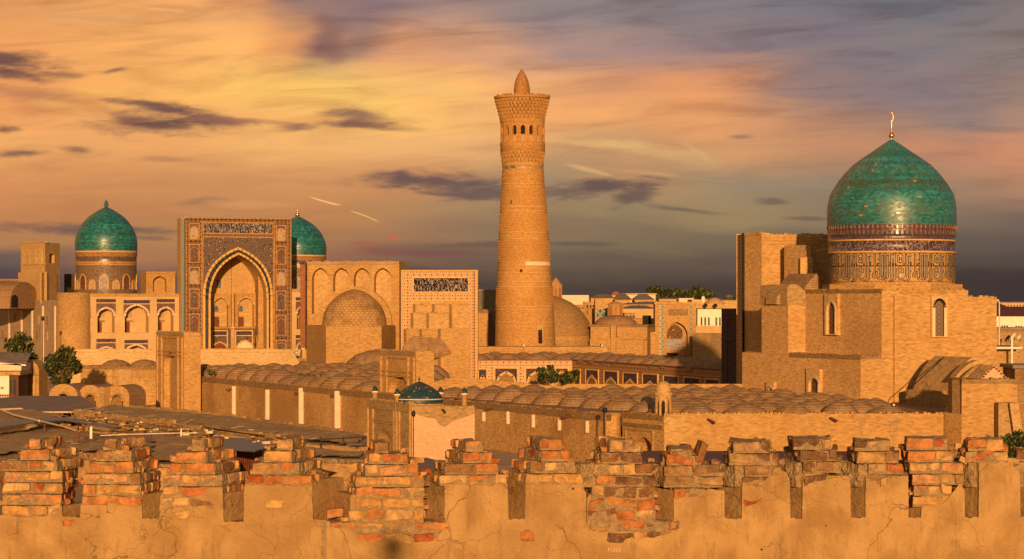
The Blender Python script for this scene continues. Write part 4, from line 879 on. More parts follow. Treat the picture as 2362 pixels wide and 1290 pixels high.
bb = MB(); bb.fprism(fv, rpts(fv.rect(-30, 648, 46, 715, -6)), -12, -6, 0); bb.build('rear_block', M['brick'], md)
# square pavilion with blind arches
pa = MB(); fa = Fr(48, 437, 104, 429.5); fb_ = Fr(104, 429.5, 138, 437)
def pav(mb, ylo, yhi, grow):
    for fr in (fa, fb_):
        z0, z1 = fr.q((76 if fr is fa else 120), yhi, 0)[1], fr.q((76 if fr is fa else 120), ylo, 0)[1]
        yield fr, z0, z1
za0, za1 = Z_(690, 431), Z_(560, 431)
hl = []
for k, x in enumerate((54.5, 69, 83, 96.5)):
    u = fa.q(x, 600, 0)[0]; hl.append(arch_pts(u-.42, u+.42, fa.q(x, 607, 0)[1], fa.q(x, 583, 0)[1], fa.q(x, 572, 0)[1], 5))
pa.panel(fa, [(0, 8), (fa.L, 8), (fa.L, za1), (0, za1)], hl, 0, .55, (0, 0, 0))
ww = fb_.rect(114, 586, 125.5, 607, 0)
pa.panel(fb_, [(0, 8), (fb_.L, 8), (fb_.L, za1), (0, za1)], [rpts(ww)], 0, 1.2, (0, 0, 1))
c3 = fb_.p(fb_.L, 0, -5.5); c4 = fa.p(0, 0, -4)
pts = [fa.p(0, 0), fa.p(fa.L, 0), fb_.p(fb_.L, 0), c3, c4]
pa.face([Vector((p.x, p.y, za1)) for p in pts], 0)
for a_, b_ in ((pts[2], pts[3]), (pts[3], pts[4]), (pts[4], pts[0])): pa.face([(a_.x, a_.y, 8), (b_.x, b_.y, 8), (b_.x, b_.y, za1), (a_.x, a_.y, za1)], 0)
pvl = pa.build('roof_pavilion', [M['brick_pale'], M['dark']], md)
bb = MB(); bb.fprism(fa, [(-.1, za1-.02), (fa.L+.1, za1-.02), (fa.L+.1, za1+.3), (-.1, za1+.3)], -.5, .15, 0); bb.fprism(fa, rpts(fa.rect(44, 628, 104, 700, .4)), 0, .6, 0); bb.fprism(fb_, rpts(fb_.rect(97, 630, 133, 700, .3)), 0, .18, 0)
bb.fprism(fa, rpts(fa.rect(48, 609, 103, 611, .4)), 0, .2, 0); bb.build('plinth', M['brick_pale'], pvl)
bb = MB(); fk = Fr(148, 452, 180, 452); bb.fprism(fk, rpts(fk.rect(148, 632, 180, 690, 0)), -4, 0, 0); bb.build('stair_box', M_plain('dark_boarded_wall', (.07,.04,.025), .8, .25, 2), md)
fk = Fr(337, 434, 404, 436); bb = MB(); r = fk.rect(337, 628, 404, 690, 0); ap = arch_pts(fk.q(352.5, 660, 0)[0], fk.q(384, 660, 0)[0], fk.q(368, 674, 0)[1], fk.q(368, 652, 0)[1], fk.q(368, 637, 0)[1], 6)
bb.panel(fk, rpts(r), [ap], 0, 1.5, (0, 0, 0)); bb.fband(fk, rpts(r), -5, 0, 0); bb.fprism(fk, [(r[0]-.1, r[3]-.3), (r[2], r[3]-.3), (r[2], r[3]+.1), (r[0]-.1, r[3]+.1)], 0, .2, 0); bb.build('roof_chamber', M['brick'], md)
# the two turquoise domes
def finial(c, ybase, ytip, Y, mat, parent, moon=False, balls=((0.25, .30), (.5, .2)), r=.09):
    bb = MB(); z0, z1 = Z_(ybase, Y), Z_(ytip, Y); h = z1-z0
    bb.tube((c[0], c[1], z0-.3), (c[0], c[1], z1-(h*.3 if moon else 0)), r, 0, 6)
    for t, s in balls: bb.sphere((c[0], c[1], z0+h*t), s, 0, 10)
    if moon:
        zc = z0+h*.83; R_ = h*.17; pts = [Vector((c[0]+R_*.45*cos(a)-R_*.1, c[1], zc+R_*sin(a))) for a in [(-pi*.55)+pi*1.05*k/9 for k in range(10)]]
        bb.poly_tube(pts, r*.8, 0)
    return bb.build('finial', mat, parent)
def tiled_dome(cxp, Y, prof, mat, name, parent, seg=56):
    c = (X_(cxp, Y), Y); bb = MB(); bb.lathe(c, px_prof(prof, Y), seg, 0); return c, bb.build(name, mat, parent)
DP = [(580,70.6),(570,71),(560,71.2),(551,70.4),(543,68.2),(537,66),(529,62.4),(521,58),(513,52.2),(505,45),(497,36),(490,25.5),(484,15.5),(480,7.5),(477.3,1.2)]
for cxp, Y, k, dy, big in ((245, 441, 1.0, 0, True), (686, 452, .94, 9.5, False)):
    prof = [(580+dy+(y-580)*k*(.94 if not big else 1.0), r*k) for y, r in DP]
    # drum: plain base, tile band, little window band, cornice, gold ring
    c = (X_(cxp, Y), Y); s = Y/F; R0 = 69.4*k; yb = 580+dy
    bb = MB(); q = lambda y: Z_(yb+(y-580)*k, Y)
    pr = [(R0*s, 6), (R0*s, q(612)), (R0*s*1.004, q(611)), (R0*s*1.004, q(606)), (R0*s, q(605)), (R0*s, q(593)), ((R0+1.2)*s, q(591)), ((R0+1.4)*s, q(583)), ((R0+2.2)*s, q(582)), ((R0+2.2)*s, q(580)), ((R0+.5)*s, q(579.5))]
    bb.lathe(c, pr, 56, 0, mfun=lambda j: {0: 0, 1: 1, 2: 2, 3: 1, 4: 3, 5: 2, 6: 2, 7: 1, 8: 1, 9: 1}.get(j, 0))
    drum = bb.build('drum', [M['drum_mosaic'], M['gold'], M_mosaic('drum_cornice_tiles', (.22,.11,.045), (.12,.2,.18), 2.5, .4, (.5,.28,.1), .4), M['mos_span']], md)
    for i in range(16):                                # grille windows and blind panels round the drum
        a = 2*pi*i/16+.1
        if sin(a) > .2: continue
        fr = Fr(c[0]+R0*s*cos(a)-sin(a)*-1.2*-1, c[1]+R0*s*sin(a)+cos(a)*-1.2, c[0]+R0*s*cos(a)+-sin(a)*1.2, c[1]+R0*s*sin(a)+cos(a)*1.2, True)
        t = Vector((-sin(a), cos(a))); pc = Vector((c[0]+R0*s*cos(a), c[1]+R0*s*sin(a)))
        w_ = .62 if i % 2 else .8
        fr = Fr(pc.x-t.x*w_, pc.y-t.y*w_, pc.x+t.x*w_, pc.y+t.y*w_, True); 
        if fr.N.dot(Vector((cos(a), sin(a), 0))) < 0: fr = Fr(pc.x+t.x*w_, pc.y+t.y*w_, pc.x-t.x*w_, pc.y-t.y*w_, True)
        bb = MB(); z0_, z1_ = q(668), q(646 if i % 2 else 633); ap = arch_pts(0, 2*w_, z0_, z0_+(z1_-z0_)*.6, z1_, 5); bb.fprism(fr, ap, -.2, .03, 0); thick_strip(bb, fr, ap[1:]+[ap[0]], -.2, .1, .14, 1)
        bb.build('drum_window', [M['mos_cream'] if i % 2 else M['mos_red'], M['gold']], drum)
    c, dm = tiled_dome(cxp, Y, prof, M['turq'], 'dome', md)
    finial(c, prof[-1][0]+1, prof[-1][0]-(17 if big else 13), Y, M['turq'] if big else M['goldmetal'], dm, False, ((.3, .45), (.62, .32)), .14)
# ================================================================ the great mosque (long walls, domed roof, galleries, portals, blue dome)
ms = thing('mosque', (X_(1500, 240), 240, 0), 'huge brick mosque with a blue domed hall and a roof of low domes', 'mosque')
def extrude(mb, pts, vec, m=0, cap=True, m_end=None):
    vec = Vector(vec); n = len(pts); q = [Vector(p)+vec for p in pts]
    for i in range(n): mb.face([pts[i], pts[(i+1) % n], q[(i+1) % n], q[i]], m)
    if cap:
        mb.face([Vector(p) for p in pts], m if m_end is None else m_end); mb.face(q[::-1], m)
VD = Vector((.45, -.89, 0)).normalized()
def vface(px_corner, Yc, npx):
    """depth of the far end of a wall that leaves the corner along VD and covers npx photo pixels to the left"""
    a = (px_corner-npx/2-CX)/F; L = npx/F*Yc/(VD.x-a*VD.y); return Yc-VD.y*L
ZN = 4.3
YN0, YN1 = (H-ZN)*F/175, (H-ZN)*F/262
fn = Fr(458, YN0, 1398, YN1)
def coping(mb, fr, u0, u1, z, m, seed=1, step=.45, h=.5, d0=-.5, d1=.10):
    """ragged course of upright bricks on a wall head"""
    r_ = random.Random(seed); u = u0
    mb.fprism(fr, [(u0, z-h), (u1, z-h), (u1, z), (u0, z)], d0, d1, m)
    while u < u1-step:
        if r_.random() < .8: mb.fbox(fr, (u+.03, z-.02, u+step*.86, z+r_.uniform(.03, .16)), d0+.05, d1+r_.uniform(-.02, .05), m)
        u += step
b = MB(); b.fprism(fn, [(0, 0), (fn.L, 0), (fn.L, ZN), (0, ZN)], -1.0, 0, 0, True); wn = b.build('long_wall', M['brick_wall'], ms)
b = MB(); coping(b, fn, 0, fn.L, ZN+.02, 0, 4, .5, .55); b.build('wall_coping', M['brick_dark'], wn)
for x, y0, y1, w in ((542.5,891,958,6),(620.5,899,968,6.5),(699,895,978,7.5),(784,902,988,9)):
    b = MB(); u = fn.q(x, 930)[0]; b.fprism(fn, [(u-.12, fn.q(x, y1)[1]), (u+.12, fn.q(x, y1)[1]), (u+.12, fn.q(x, y0)[1]), (u-.12, fn.q(x, y0)[1])], 0, w*.070, 0); b.build('gypsum_fin', M['fin'], wn)
for x, y0, y1 in ((1118,946,972),(1174,949,978),(1232.5,957,986),(1293,965,993),(1357,971,998)):
    b = MB(); u = fn.q(x, 965)[0]; b.fprism(fn, [(u-.1, fn.q(x, y1)[1]), (u+.1, fn.q(x, y1)[1]), (u+.1, fn.q(x, y0)[1]), (u-.1, fn.q(x, y0)[1])], 0, .27, 0); b.build('gypsum_fin', M['fin'], wn)
for x, y in ((540,897),(698,905),(782,911),(468,884),(1140,942),(1320,960)):
    b = MB(); u, z = fn.q(x, y); b.tube(fn.p(u, z, -.1), fn.p(u-.3, z-.12, 1.0), .09, 0, 5); b.build('rain_spout', M['wood'], wn)
# west wall
YW_ = 195.0; fw = Fr(1532, YW_, 2176, YW_); ZW = Z_(955, YW_)
M['brick_west'] = M_brick('smooth_west_brick', (.455,.262,.098), .13, .25, 6, 2)
b = MB(); b.fprism(fw, [(0, 0), (fw.L, 0), (fw.L, ZW), (0, ZW)], -1.0, 0, 0, True); ww = b.build('west_wall', M['brick_west'], ms)
b = MB(); coping(b, fw, 0, fw.L, ZW+.02, 0, 9, .34, .34, -.6, .07); b.build('wall_coping', M['brick'], ww)
b = MB(); r = fw.rect(1532, 963, 1583, 1080, 0); rr_ = random.Random(2)
z = r[1]
while z < r[3]:                                       # toothed repair in rough brick
    b.fbox(fw, (r[0], z, r[2]+rr_.uniform(-.5, .3), z+.145), -.1, .03+rr_.uniform(0, .03), 0); z += .16
b.build('rough_repair', M['brick_pale'], ww)
for cx, w, y1 in ((1988,26,1010),(2062,36,1020)):
    b = MB(); u0 = fw.q(cx-w/2, 980)[0]; u1 = fw.q(cx+w/2, 980)[0]; z = fw.q(cx, y1)[1]; zt = ZW-.4; n = 0
    while z < zt:
        t = (z-fw.q(cx, y1)[1])/(zt-fw.q(cx, y1)[1]); k = .25+.75*t
        b.fbox(fw, ((u0+u1)/2-(u1-u0)/2*k+rr_.uniform(0, .15), z, (u0+u1)/2+(u1-u0)/2*k-rr_.uniform(0, .15), z+.1), -.05, .012+rr_.uniform(0, .03), 0); z += .125
    b.build('eroded_patch', M['brick_dark'] if False else M['brick_grey'], ww)
for x, y in ((1637,970),(1918,966)):
    b = MB(); u, z = fw.q(x, y); b.tube(fw.p(u-.2, z+.1, -.1), fw.p(u+.35, z-.16, .7), .12, 0, 6); b.build('rain_spout', M['wood'], ww)
# corner gate
Yg = vface(1532, YW_, 96); fg = Fr(1436, Yg, 1532, YW_)
b = MB(); zt = ZW-.25; g = fg.q
ap = arch_pts(g(1462, 1040)[0], g(1508, 1040)[0], .03, g(1485, 1050)[1], g(1484, 1007)[1], 7)
b.panel(fg, [(0, 0), (fg.L, 0), (fg.L, zt), (0, zt)], [ap], 0, 1.6, (0, 0, 0)); b.fband(fg, [(0, 0), (fg.L, 0), (fg.L, zt), (0, zt)], -2, 0, 0)
gate = b.build('corner_gate', M['brick_wall'], ms)
b = MB(); coping(b, fg, 0, fg.L, zt+.05, 0, 3, .4, .4); frame_box(b, fg, fg.rect(1443, 990, 1508, 1100, 0), .16, 0, .14, 1); b.fprism(fg, rpts(fg.rect(1438, 978, 1530, 986, 0)), 0, .18, 0); b.build('gate_frame', [M['brick_dark'], M['brick_grey']], gate)
b = MB(); c = (X_(1414, Yg), Yg+.3); rt = 18.5*Yg/F; b.lathe(c, [(rt*1.03, 0), (rt, Z_(962, Yg)), (rt*1.06, Z_(961, Yg)), (rt*1.06, Z_(953, Yg)), (.02, Z_(952, Yg))], 28, 0); b.build('round_buttress', M['brick_west'], gate)
# lantern turret above the gate
tc = (X_(1531, 197.5), 198.0); st = 198/F
b = MB()
rO = 19.5*st; z0 = Z_(975, 198); z1 = Z_(913, 198)
b.lathe(tc, [(rO*1.15, 3.0), (rO*1.15, z0), (rO, z0+.05)], 8, 0, smooth=False, a0=.3, a1=.3+2*pi)
for i in range(8):
    a0 = .3+2*pi*i/8; a1 = .3+2*pi*(i+1)/8
    fr = Fr(tc[0]+rO*cos(a1), tc[1]+rO*sin(a1), tc[0]+rO*cos(a0), tc[1]+rO*sin(a0), True); L = fr.L
    if fr.N.dot(Vector((cos((a0+a1)/2), sin((a0+a1)/2), 0))) < 0: fr = Fr(tc[0]+rO*cos(a0), tc[1]+rO*sin(a0), tc[0]+rO*cos(a1), tc[1]+rO*sin(a1), True)
    hole = arch_pts(L*.2, L*.8, z0+.25, z1-.75, z1-.3, 5)
    b.fpoly(fr, [(0, z0), (L, z0), (L, z1), (0, z1)], 0, 0, [hole]); b.fband(fr, hole[::-1], 0, -.13, 0)
b.lathe(tc, [(rO*.98, z1), (rO*1.12, z1+.06), (rO*1.12, z1+.26), (rO*.9, z1+.3), (rO*.92, z1+.5), (rO*.9, z1+.75), (rO*.76, z1+1.02), (rO*.45, z1+1.2), (.02, z1+1.28)], 20, 0)
b.build('lantern_turret', M['brick_pale'], gate)
# roof sheet and low domes
ZR = 4.25
def pv(px, Y): return (X_(px, Y), Y)
b = MB()
b.face([Vector((*p, ZR)) for p in (pv(1533, YW_+.3), pv(2180, YW_+.3), pv(2180, 226), pv(1716, 262), pv(1000, 262), pv(1000, 236.5), pv(1396, 201.2), pv(1436, Yg+.3))], 0)
p_in = [fn.p(0, ZR, -.5), fn.p(fn.q(1000, 900)[0], ZR, -.5)]
b.face([p_in[0], p_in[1], Vector((*pv(1000, 262), ZR)), Vector((*pv(1000, 352), ZR)), Vector((*pv(690, 352), ZR)), Vector((*pv(440, 352), ZR))], 0)
b.build('roof', M['brick_roof'], ms)
def M_netdome():
    m, T, bs = newmat('netted_dome_brick', .9, .2); s = T.sep(uvn(T)); p = posn(T)
    x = T.m('ABSOLUTE', T.m('SUBTRACT', T.m('FRACT', T.m('MULTIPLY', s[0], 2.0)), .5)); y = T.m('ABSOLUTE', T.m('SUBTRACT', T.m('FRACT', T.m('MULTIPLY', s[1], 3.2)), .5))
    d = T.m('SUBTRACT', 1.0, T.m('ADD', x, y)); n = T.noise(p, 1.2, 5, .65); n2 = T.noise(p, .05, 3, .6)
    c = T.mix(T.mr(n, .3, .7), (.25,.14,.07,1), (.43,.26,.13,1)); k = T.m('MULTIPLY', T.mr(d, .62, .78), T.mr(T.m('MULTIPLY_ADD', n, .5, n2), .62, .82))
    c = T.mix(T.m('MULTIPLY', k, .8), c, (.56,.36,.17,1)); ln = T.m('ABSOLUTE', T.m('SUBTRACT', T.m('FRACT', T.m('MULTIPLY', s[1], 4.2)), .5)); c = T.mix(T.mr(n2, .5, .62, 0.0, .5), c, (.25, .14, .10, 1)); c = T.mix(T.m('MULTIPLY', T.mr(ln, .34, .46), .3), c, (.12, .065, .035, 1)); wn_ = T.noise(T.xyz(T.m('MULTIPLY', s[0], 3.0), T.m('MULTIPLY', s[1], 6.0)), 1.4, 5, .7); c = T.mix(T.mr(wn_, .52, .7, 0.0, .55), c, (.17, .095, .05, 1)); c = T.mix(T.mr(wn_, .45, .3, 0.0, .4), c, (.50, .32, .16, 1))
    T.put(bs.inputs['Base Color'], c); bump(T, bs, T.m('MULTIPLY_ADD', n, .8, T.m('SUBTRACT', T.m('MULTIPLY_ADD', wn_, .7, k), T.mr(ln, .34, .46))), .7, .1); return m
M['netdome'] = M_netdome()
_rdm = None; RD = []
def roof_spots():
    out = []
    # near field beside the west wall
    e1 = Vector((-.49, .87, 0)); o_ = Vector((X_(1500, 199), 198.4, 0))
    for j in range(0, 17):
        for i in range(-12, 13):
            p = o_+e1*(4.05*j)+Vector((4.05*i, 0, 0))
            d_n = (p-fn.O).dot(fn.N); 
            if d_n > -2.2: continue
            if (p-Vector((X_(1985, 222), 222, 0))).dot(Vector((-.89, -.45, 0))) < 2.4 and p.x > X_(1712, 241)-3: continue
            if p.y > 237.5 and p.x > X_(1000, 240): continue
            if p.x > X_(2060, 205): continue
            if (p-fg.O).dot(fg.N) > -2.0: continue
            if p.x < X_(1000, p.y): continue
            if sqrt((p.x-tc[0])**2+(p.y-tc[1])**2) < 3.0: continue
            out.append((p.x, p.y, random.uniform(.92, 1.05), 0))
    o2 = fn.p(2.5, 0, -3.2); e1 = fn.U*4.8; e2 = -fn.N*4.8
    for j in range(0, 16):
        for i in range(-2, 22):
            p = o2+e1*i+e2*j
            px = CX+F*p.x/p.y
            if px > 1000 or px < 470 or p.y > 351: continue
            if px > 870 and p.y < 262: continue
            if px > 700 and p.y > 342: continue
            out.append((p.x, p.y, random.uniform(1.1, 1.3), 1))
    out.sort(key=lambda t: t[1]); return out
spots = roof_spots()
b = MB(); b.lathe((0, 0), [(1.98, -.25), (1.92, 0), (1.78, .36), (1.5, .66), (1.05, .98), (.5, 1.24), (.12, 1.38), (.02, 1.39)], 22, 0)
def put_dome(o, t): o.location = Vector((t[0], t[1], ZR))-Vector(ms.location); q_ = random.uniform(.90, 1.12); o.scale = (t[2]*q_, t[2]*q_*random.uniform(.95, 1.05), t[2]*random.uniform(.66, 1.02)); o.rotation_euler = (0, 0, random.uniform(0, 6))
near, far = spots[:99], spots[99:]
rd = b.build('roof_dome', M['netdome'], None, (0, 0, 0)); rd.parent = ms
for k, t in enumerate(near):
    o = rd if k == 0 else rd.copy()
    if k: COL.objects.link(o); o.parent = ms
    put_dome(o, t)
if far:
    b = MB()
    for t in far: b.lathe((t[0], t[1]), [(1.93*t[2], ZR-.1), (1.80*t[2], ZR+.4*t[2]), (1.05*t[2], ZR+1.05*t[2]), (.4*t[2], ZR+1.3*t[2]), (.02, ZR+1.36*t[2])], 16, 0)
    o = b.build('roof_dome_field', M['netdome'], ms); o['kind'] = 'stuff'
# parapet between the roof and the court
fp = Fr(1000, 240, 1716, 240); zp = Z_(886, 240)
b = MB(); b.fprism(fp, [(0, 3.5), (fp.L, 3.5), (fp.L, zp), (fp.q(1310, 886)[0], zp), (fp.q(1295, 890)[0], zp-.25), (fp.q(1200, 880)[0], zp+.1), (fp.q(1100, 870)[0], zp+.55), (fp.q(1040, 868)[0], zp+.65), (0, zp+.2)], -.7, 0, 0, True); b.build('court_parapet', M['brick'], ms)
# court galleries: east side lit, south side in raking light
YE = 350.0; fe = Fr(1098, YE, 1320, YE); zg = Z_(832, YE); YS = 300.0; fs = Fr(1320, YE, 1672, YS)
def gallery(fr, zt, panels, tile, name, dep=8):
    bb = MB(); bb.fprism(fr, [(0, 0), (fr.L, 0), (fr.L, zt), (0, zt)], -dep, 0, 0, True); bb.fbox(fr, (0, zt+.002, fr.L, zt+.12), -.6, .12, 1)
    g = bb.build(name, [M[tile], M['door']], ms)
    for x0, x1, yt, apy in panels:
        u0 = fr.q(x0, 860)[0]; u1 = fr.q(x1, 860)[0]; z1 = fr.q((x0+x1)/2, yt)[1]
        bb = MB(); bb.fprism(fr, [(u0, .5), (u1, .5), (u1, z1), (u0, z1)], 0, .05, 0); frame_box(bb, fr, (u0-.12, .5, u1+.12, z1+.12), .22, 0, .14, 1)
        if apy:
            za = fr.q((x0+x1)/2, apy)[1]; w = (u1-u0); ap = arch_pts(u0+w*.06, u1-w*.06, .4, za-1.9, za, 2); bb.fprism(fr, ap, .05, .07, 2); thick_strip(bb, fr, ap[2:], .05, .16, .30, 1)
        bb.build('arch_panel', [M['mos_blue'], M['gold'] if tile == 'girih_s' else M['gold'], M['brick_dark']], g)
    return g
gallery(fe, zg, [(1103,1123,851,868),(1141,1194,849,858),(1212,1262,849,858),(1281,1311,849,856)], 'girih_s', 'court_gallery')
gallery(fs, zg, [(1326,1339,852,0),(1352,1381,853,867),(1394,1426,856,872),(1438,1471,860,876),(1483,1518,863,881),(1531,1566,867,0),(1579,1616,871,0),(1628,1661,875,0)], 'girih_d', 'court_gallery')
fq = Fr(690, 353, 880, 351); b = MB(); zt = fq.q(800, 829)[1]; b.fprism(fq, [(0, 0), (fq.L, 0), (fq.L, zt), (0, zt)], -6, 0, 0, True); b.fprism(fq, rpts(fq.rect(745, 830, 880, 844, 0)), 0, .05, 1); b.fbox(fq, (0, zt+.002, fq.L, zt+.14), -.6, .15, 2); b.build('court_gallery', [M['brick_dark'], M['girih'], M['brick']], ms)
fq = Fr(690, 351, 880, 318); b = MB(); zt = fq.q(780, 845)[1]; b.fprism(fq, [(0, 3.5), (fq.L, 3.5), (fq.L, zt-.2), (0, zt+.3)], -.5, 0, 0, True); b.build('roof_kerb', M['brick_roof'], ms)
# roof of the east range and plinth below the minaret
b = MB(); b.face([Vector((*p, zg-.15)) for p in (pv(1098, 350.2), pv(1320, 350.2), pv(1672, 300), pv(1700, 330), pv(1400, 385), pv(1098, 385))], 0); b.build('gallery_roof', M['brick_roof'], ms)
er = random.Random(21); b = MB(); k = 0
for j in range(3):
    for i in range(20):
        a = Vector((X_(1104, 354), 354, 0))+Vector((4.4*i, 0, 0))
        if i > 3: a = Vector((X_(1104, 354)+4.4*3.4, 354, 0))+fs.U*(4.3*(i-3.4))
        a += Vector((1.2, 4.6, 0))*j
        if a.y < 304: continue
        s = er.uniform(.9, 1.2); b.lathe((a.x, a.y), [(2.3*s, zg-.2), (1.95*s, zg+.18*s), (1.4*s, zg+.55*s), (.7*s, zg+.88*s), (.02, zg+1.0*s)], 16, 0); k += 1
o = b.build('gallery_dome_field', M['netdome'], ms); o['kind'] = 'stuff'
fq = Fr(1098, 372, 1390, 372); zt = fq.q(1200, 800)[1]
b = MB(); b.fprism(fq, [(0, 0), (fq.L, 0), (fq.L, zt), (0, zt)], -6, 0, 0, True); b.fbox(fq, (0, zt-.75, fq.L, zt-.6), 0, .15, 0); b.build('minaret_terrace', M['brick'], ms)
# ---------------------------------------------------------------- east entrance hall (four blind arches, brick dome)
fh = Fr(704, 349, 921, 347); zt = fh.q(812, 604)[1]; b = MB(); hl = []
for c, w in ((738.5,38),(787.5,38),(835,38),(883,40)):
    u0, u1 = fh.q(c-w/2, 660)[0], fh.q(c+w/2, 660)[0]; hl.append(arch_pts(u0, u1, fh.q(c, 724)[1], fh.q(c, 644)[1], fh.q(c, 618)[1], 7))
b.panel(fh, [(0, 0), (fh.L, 0), (fh.L, zt), (0, zt)], hl, 0, 1.5, (0, 0, 1)); b.fband(fh, [(0, 0), (fh.L, 0), (fh.L, zt), (0, zt)], -5, 0, 0); b.fpoly(fh, [(0, 0), (0, zt), (fh.L, zt), (fh.L, 0)], -5, 0)
coping(b, fh, 0, fh.L, zt+.05, 2, 12, .5, .45, -.8, .12)
eh = b.build('entrance_wall', [M['brick'], M['brick_pale'], M['brick_grey']], ms)
b = MB(); ru = fh.q(817, 748)[0]; zc = fh.q(817, 752)[1]; rb_ = 90*348/F; top_ = 91*348/F
half = [(ru+rb_*cos(t), zc+top_*sin(t)**.9 if sin(t) > 0 else zc) for t in [pi*k/16 for k in range(17)]]
b.fprism(fh, half, 0, .55, 0); b.build('dome_abutment', M['brick'], eh)
b = MB(); fcol = Fr(693, 347, 704, 347); b.fprism(fcol, rpts(fcol.rect(693, 603, 704.5, 802, 0)), -4, .3, 0); b.fbox(fcol, fcol.rect(692, 604, 706, 610, 0), -.2, .5, 1); b.build('corner_pilaster', [M_brick('red_brown_tile', (.30,.12,.05), .2, .3), M['mos_blue']], eh)
b = MB(); b.fbox(fcol, fcol.rect(704, 604, 707, 800, 0), -.2, .36, 0); b.build('tile_edging', M['mos_blue'], eh)
Yd = 339.0; cd = (X_(817.5, Yd), Yd)
b = MB(); b.lathe(cd, px_prof([(752,75),(748,74.5),(735,73),(720,69),(705,61),(692,50),(681,37),(673,22),(669,10),(667,.5)], Yd), 48, 0)
def M_dotdome():
    m, T, bs = newmat('studded_brick_dome', .9, .2); s = T.sep(uvn(T)); p = posn(T)
    row = T.m('FLOOR', T.m('MULTIPLY', s[1], 2.8)); x = T.m('FRACT', T.m('MULTIPLY_ADD', s[0], 1.35,T.m('MULTIPLY', row, .5))); y = T.m('FRACT', T.m('MULTIPLY', s[1], 2.8))
    k = T.m('MULTIPLY', T.m('LESS_THAN', T.m('ABSOLUTE', T.m('SUBTRACT', x, .5)), .30), T.m('LESS_THAN', T.m('ABSOLUTE', T.m('SUBTRACT', y, .5)), .27)); n = T.noise(p, .8, 5, .65)
    c = T.mix(T.mr(n, .3, .7), (.25,.135,.055,1), (.40,.23,.10,1)); c = T.mix(T.m('MULTIPLY', k, T.mr(n, .3, .6)), c, (.52,.33,.14,1)); T.put(bs.inputs['Base Color'], c); bump(T, bs, k, .5, .12); return m
M['dotdome'] = M_dotdome(); b.build('brick_dome', M['dotdome'], eh)
b = MB(); zt = Z_(752, 335)
oct_ = [pv(707, 341), pv(752, 331.5), pv(880, 331.5), pv(912, 340), pv(912, 348), pv(707, 348)]
b.prism(oct_, 0, zt, 0); eb = b.build('dome_base', M['brick'], eh)
fb2 = Fr(752, 331.5, 880, 331.5); b = MB(); r = fb2.rect(781.5, 789, 795, 822, 0); ap = [(r[0], r[1]), (r[2], r[1]), (r[2], r[3]-.3), ((r[0]+r[2])/2, r[3]), (r[0], r[3]-.3)]; b.panel(fb2, [(r[0]-.25, r[1]-.1), (r[2]+.25, r[1]-.1), (r[2]+.25, r[3]+.25), (r[0]-.25, r[3]+.25)], [ap], .12, .7, (0, 1, 0)); b.build('window', [M['brick'], M['dark']], eb)
b = MB(); b.lathe(pv(875, 328), [(5.0, zt-7), (4.6, zt-5.0), (3.4, zt-4.0), (1.5, zt-3.4), (.02, zt-3.2)], 24, 0); b.build('low_dome', M['netdome'], eb)
# ---------------------------------------------------------------- east iwan frame with lattice tiles, stepped buttresses in front
fi = Fr(925, 338, 1101, 338); zt = fi.q(1012, 623)[1]
b = MB(); b.fprism(fi, [(0, 0), (fi.L, 0), (fi.L, zt), (0, zt)], -4.5, 0, 0, True); iw = b.build('court_portal', M['brick_pale'], ms)
def tilep(fr, r, d, mat, name, parent):
    bb = MB(); bb.fprism(fr, rpts(r), d, d+.05, 0); return bb.build(name, mat, parent)
r = fi.rect
tilep(fi, r(926, 624, 1100, 638.5), 0, M['girih'], 'lattice_band', iw); tilep(fi, r(951, 676, 1084, 692), 0, M['girih'], 'lattice_band', iw)
tilep(fi, r(926, 638.5, 951, 900), 0, M['girih'], 'lattice_band', iw); tilep(fi, r(1084, 638.5, 1100, 900), 0, M['girih'], 'lattice_band', iw)
tilep(fi, r(954, 641, 1079.5, 673), 0, M['script2'], 'inscription_panel', iw)
b = MB(); frame_box(b, fi, r(951.5, 638.5, 1083, 676), .2, 0, .14, 0); frame_box(b, fi, r(951.5, 692, 1084, 900), .18, 0, .14, 0); frame_box(b, fi, r(925.2, 623.2, 1100.6, 905), .14, 0, .14, 0); b.fprism(fi, rpts(r(936, 624, 938, 900)), 0, .12, 0); b.fprism(fi, rpts(r(1094, 624, 1095.4, 900)), 0, .12, 1); b.build('edging', [M['gold'], M['door']], iw)
b = MB(); b.fprism(fi, rpts(r(1100.6, 622, 1102.4, 860)), -4, .2, 0); b.build('edge_strip', M['brick_pale'], iw)
def stepblock(x0, x1, y, Y, k=6.5):
    Yn = vface(x0+k, Y, k); bb = MB(); zt = Z_(y, Y); f_ = Fr(x0+k, Y, x1, Y)
    bb.prism([pv(x0, Yn), pv(x0+k, Y), pv(x1, Y), pv(x1, Y+3.2), pv(x0+.5, Y+3.2)], 0, zt, 0); coping(bb, f_, 0, f_.L, zt+.03, 1, int(x0), .5, .22, -.7, .04); return bb
for x0, x1, y, Y in ((952,1000,702,335.4),(996,1043.5,702,334.2),(1036,1085,702,333.0),(947,987.5,722,331.8),(983,1033,722,330.6),(931,971.5,760,329.4),(967,1015,760,328.2),(1010,1086,759,327.0)):
    stepblock(x0, x1, y, Y).build('stepped_buttress', [M['brick_pale'] if y < 730 else M['brick'], M['brick']], iw)
b = MB(); p0 = [P(927, 803, 326), P(934, 790, 326), P(945, 779, 326), P(955, 775.5, 326), P(968, 783, 326), P(985, 812, 326), P(927, 830, 326)]
extrude(b, p0, Vector((3.4, .8, -.25)), 0, True, 0); b.build('vault_roof', M['netdome'], iw)
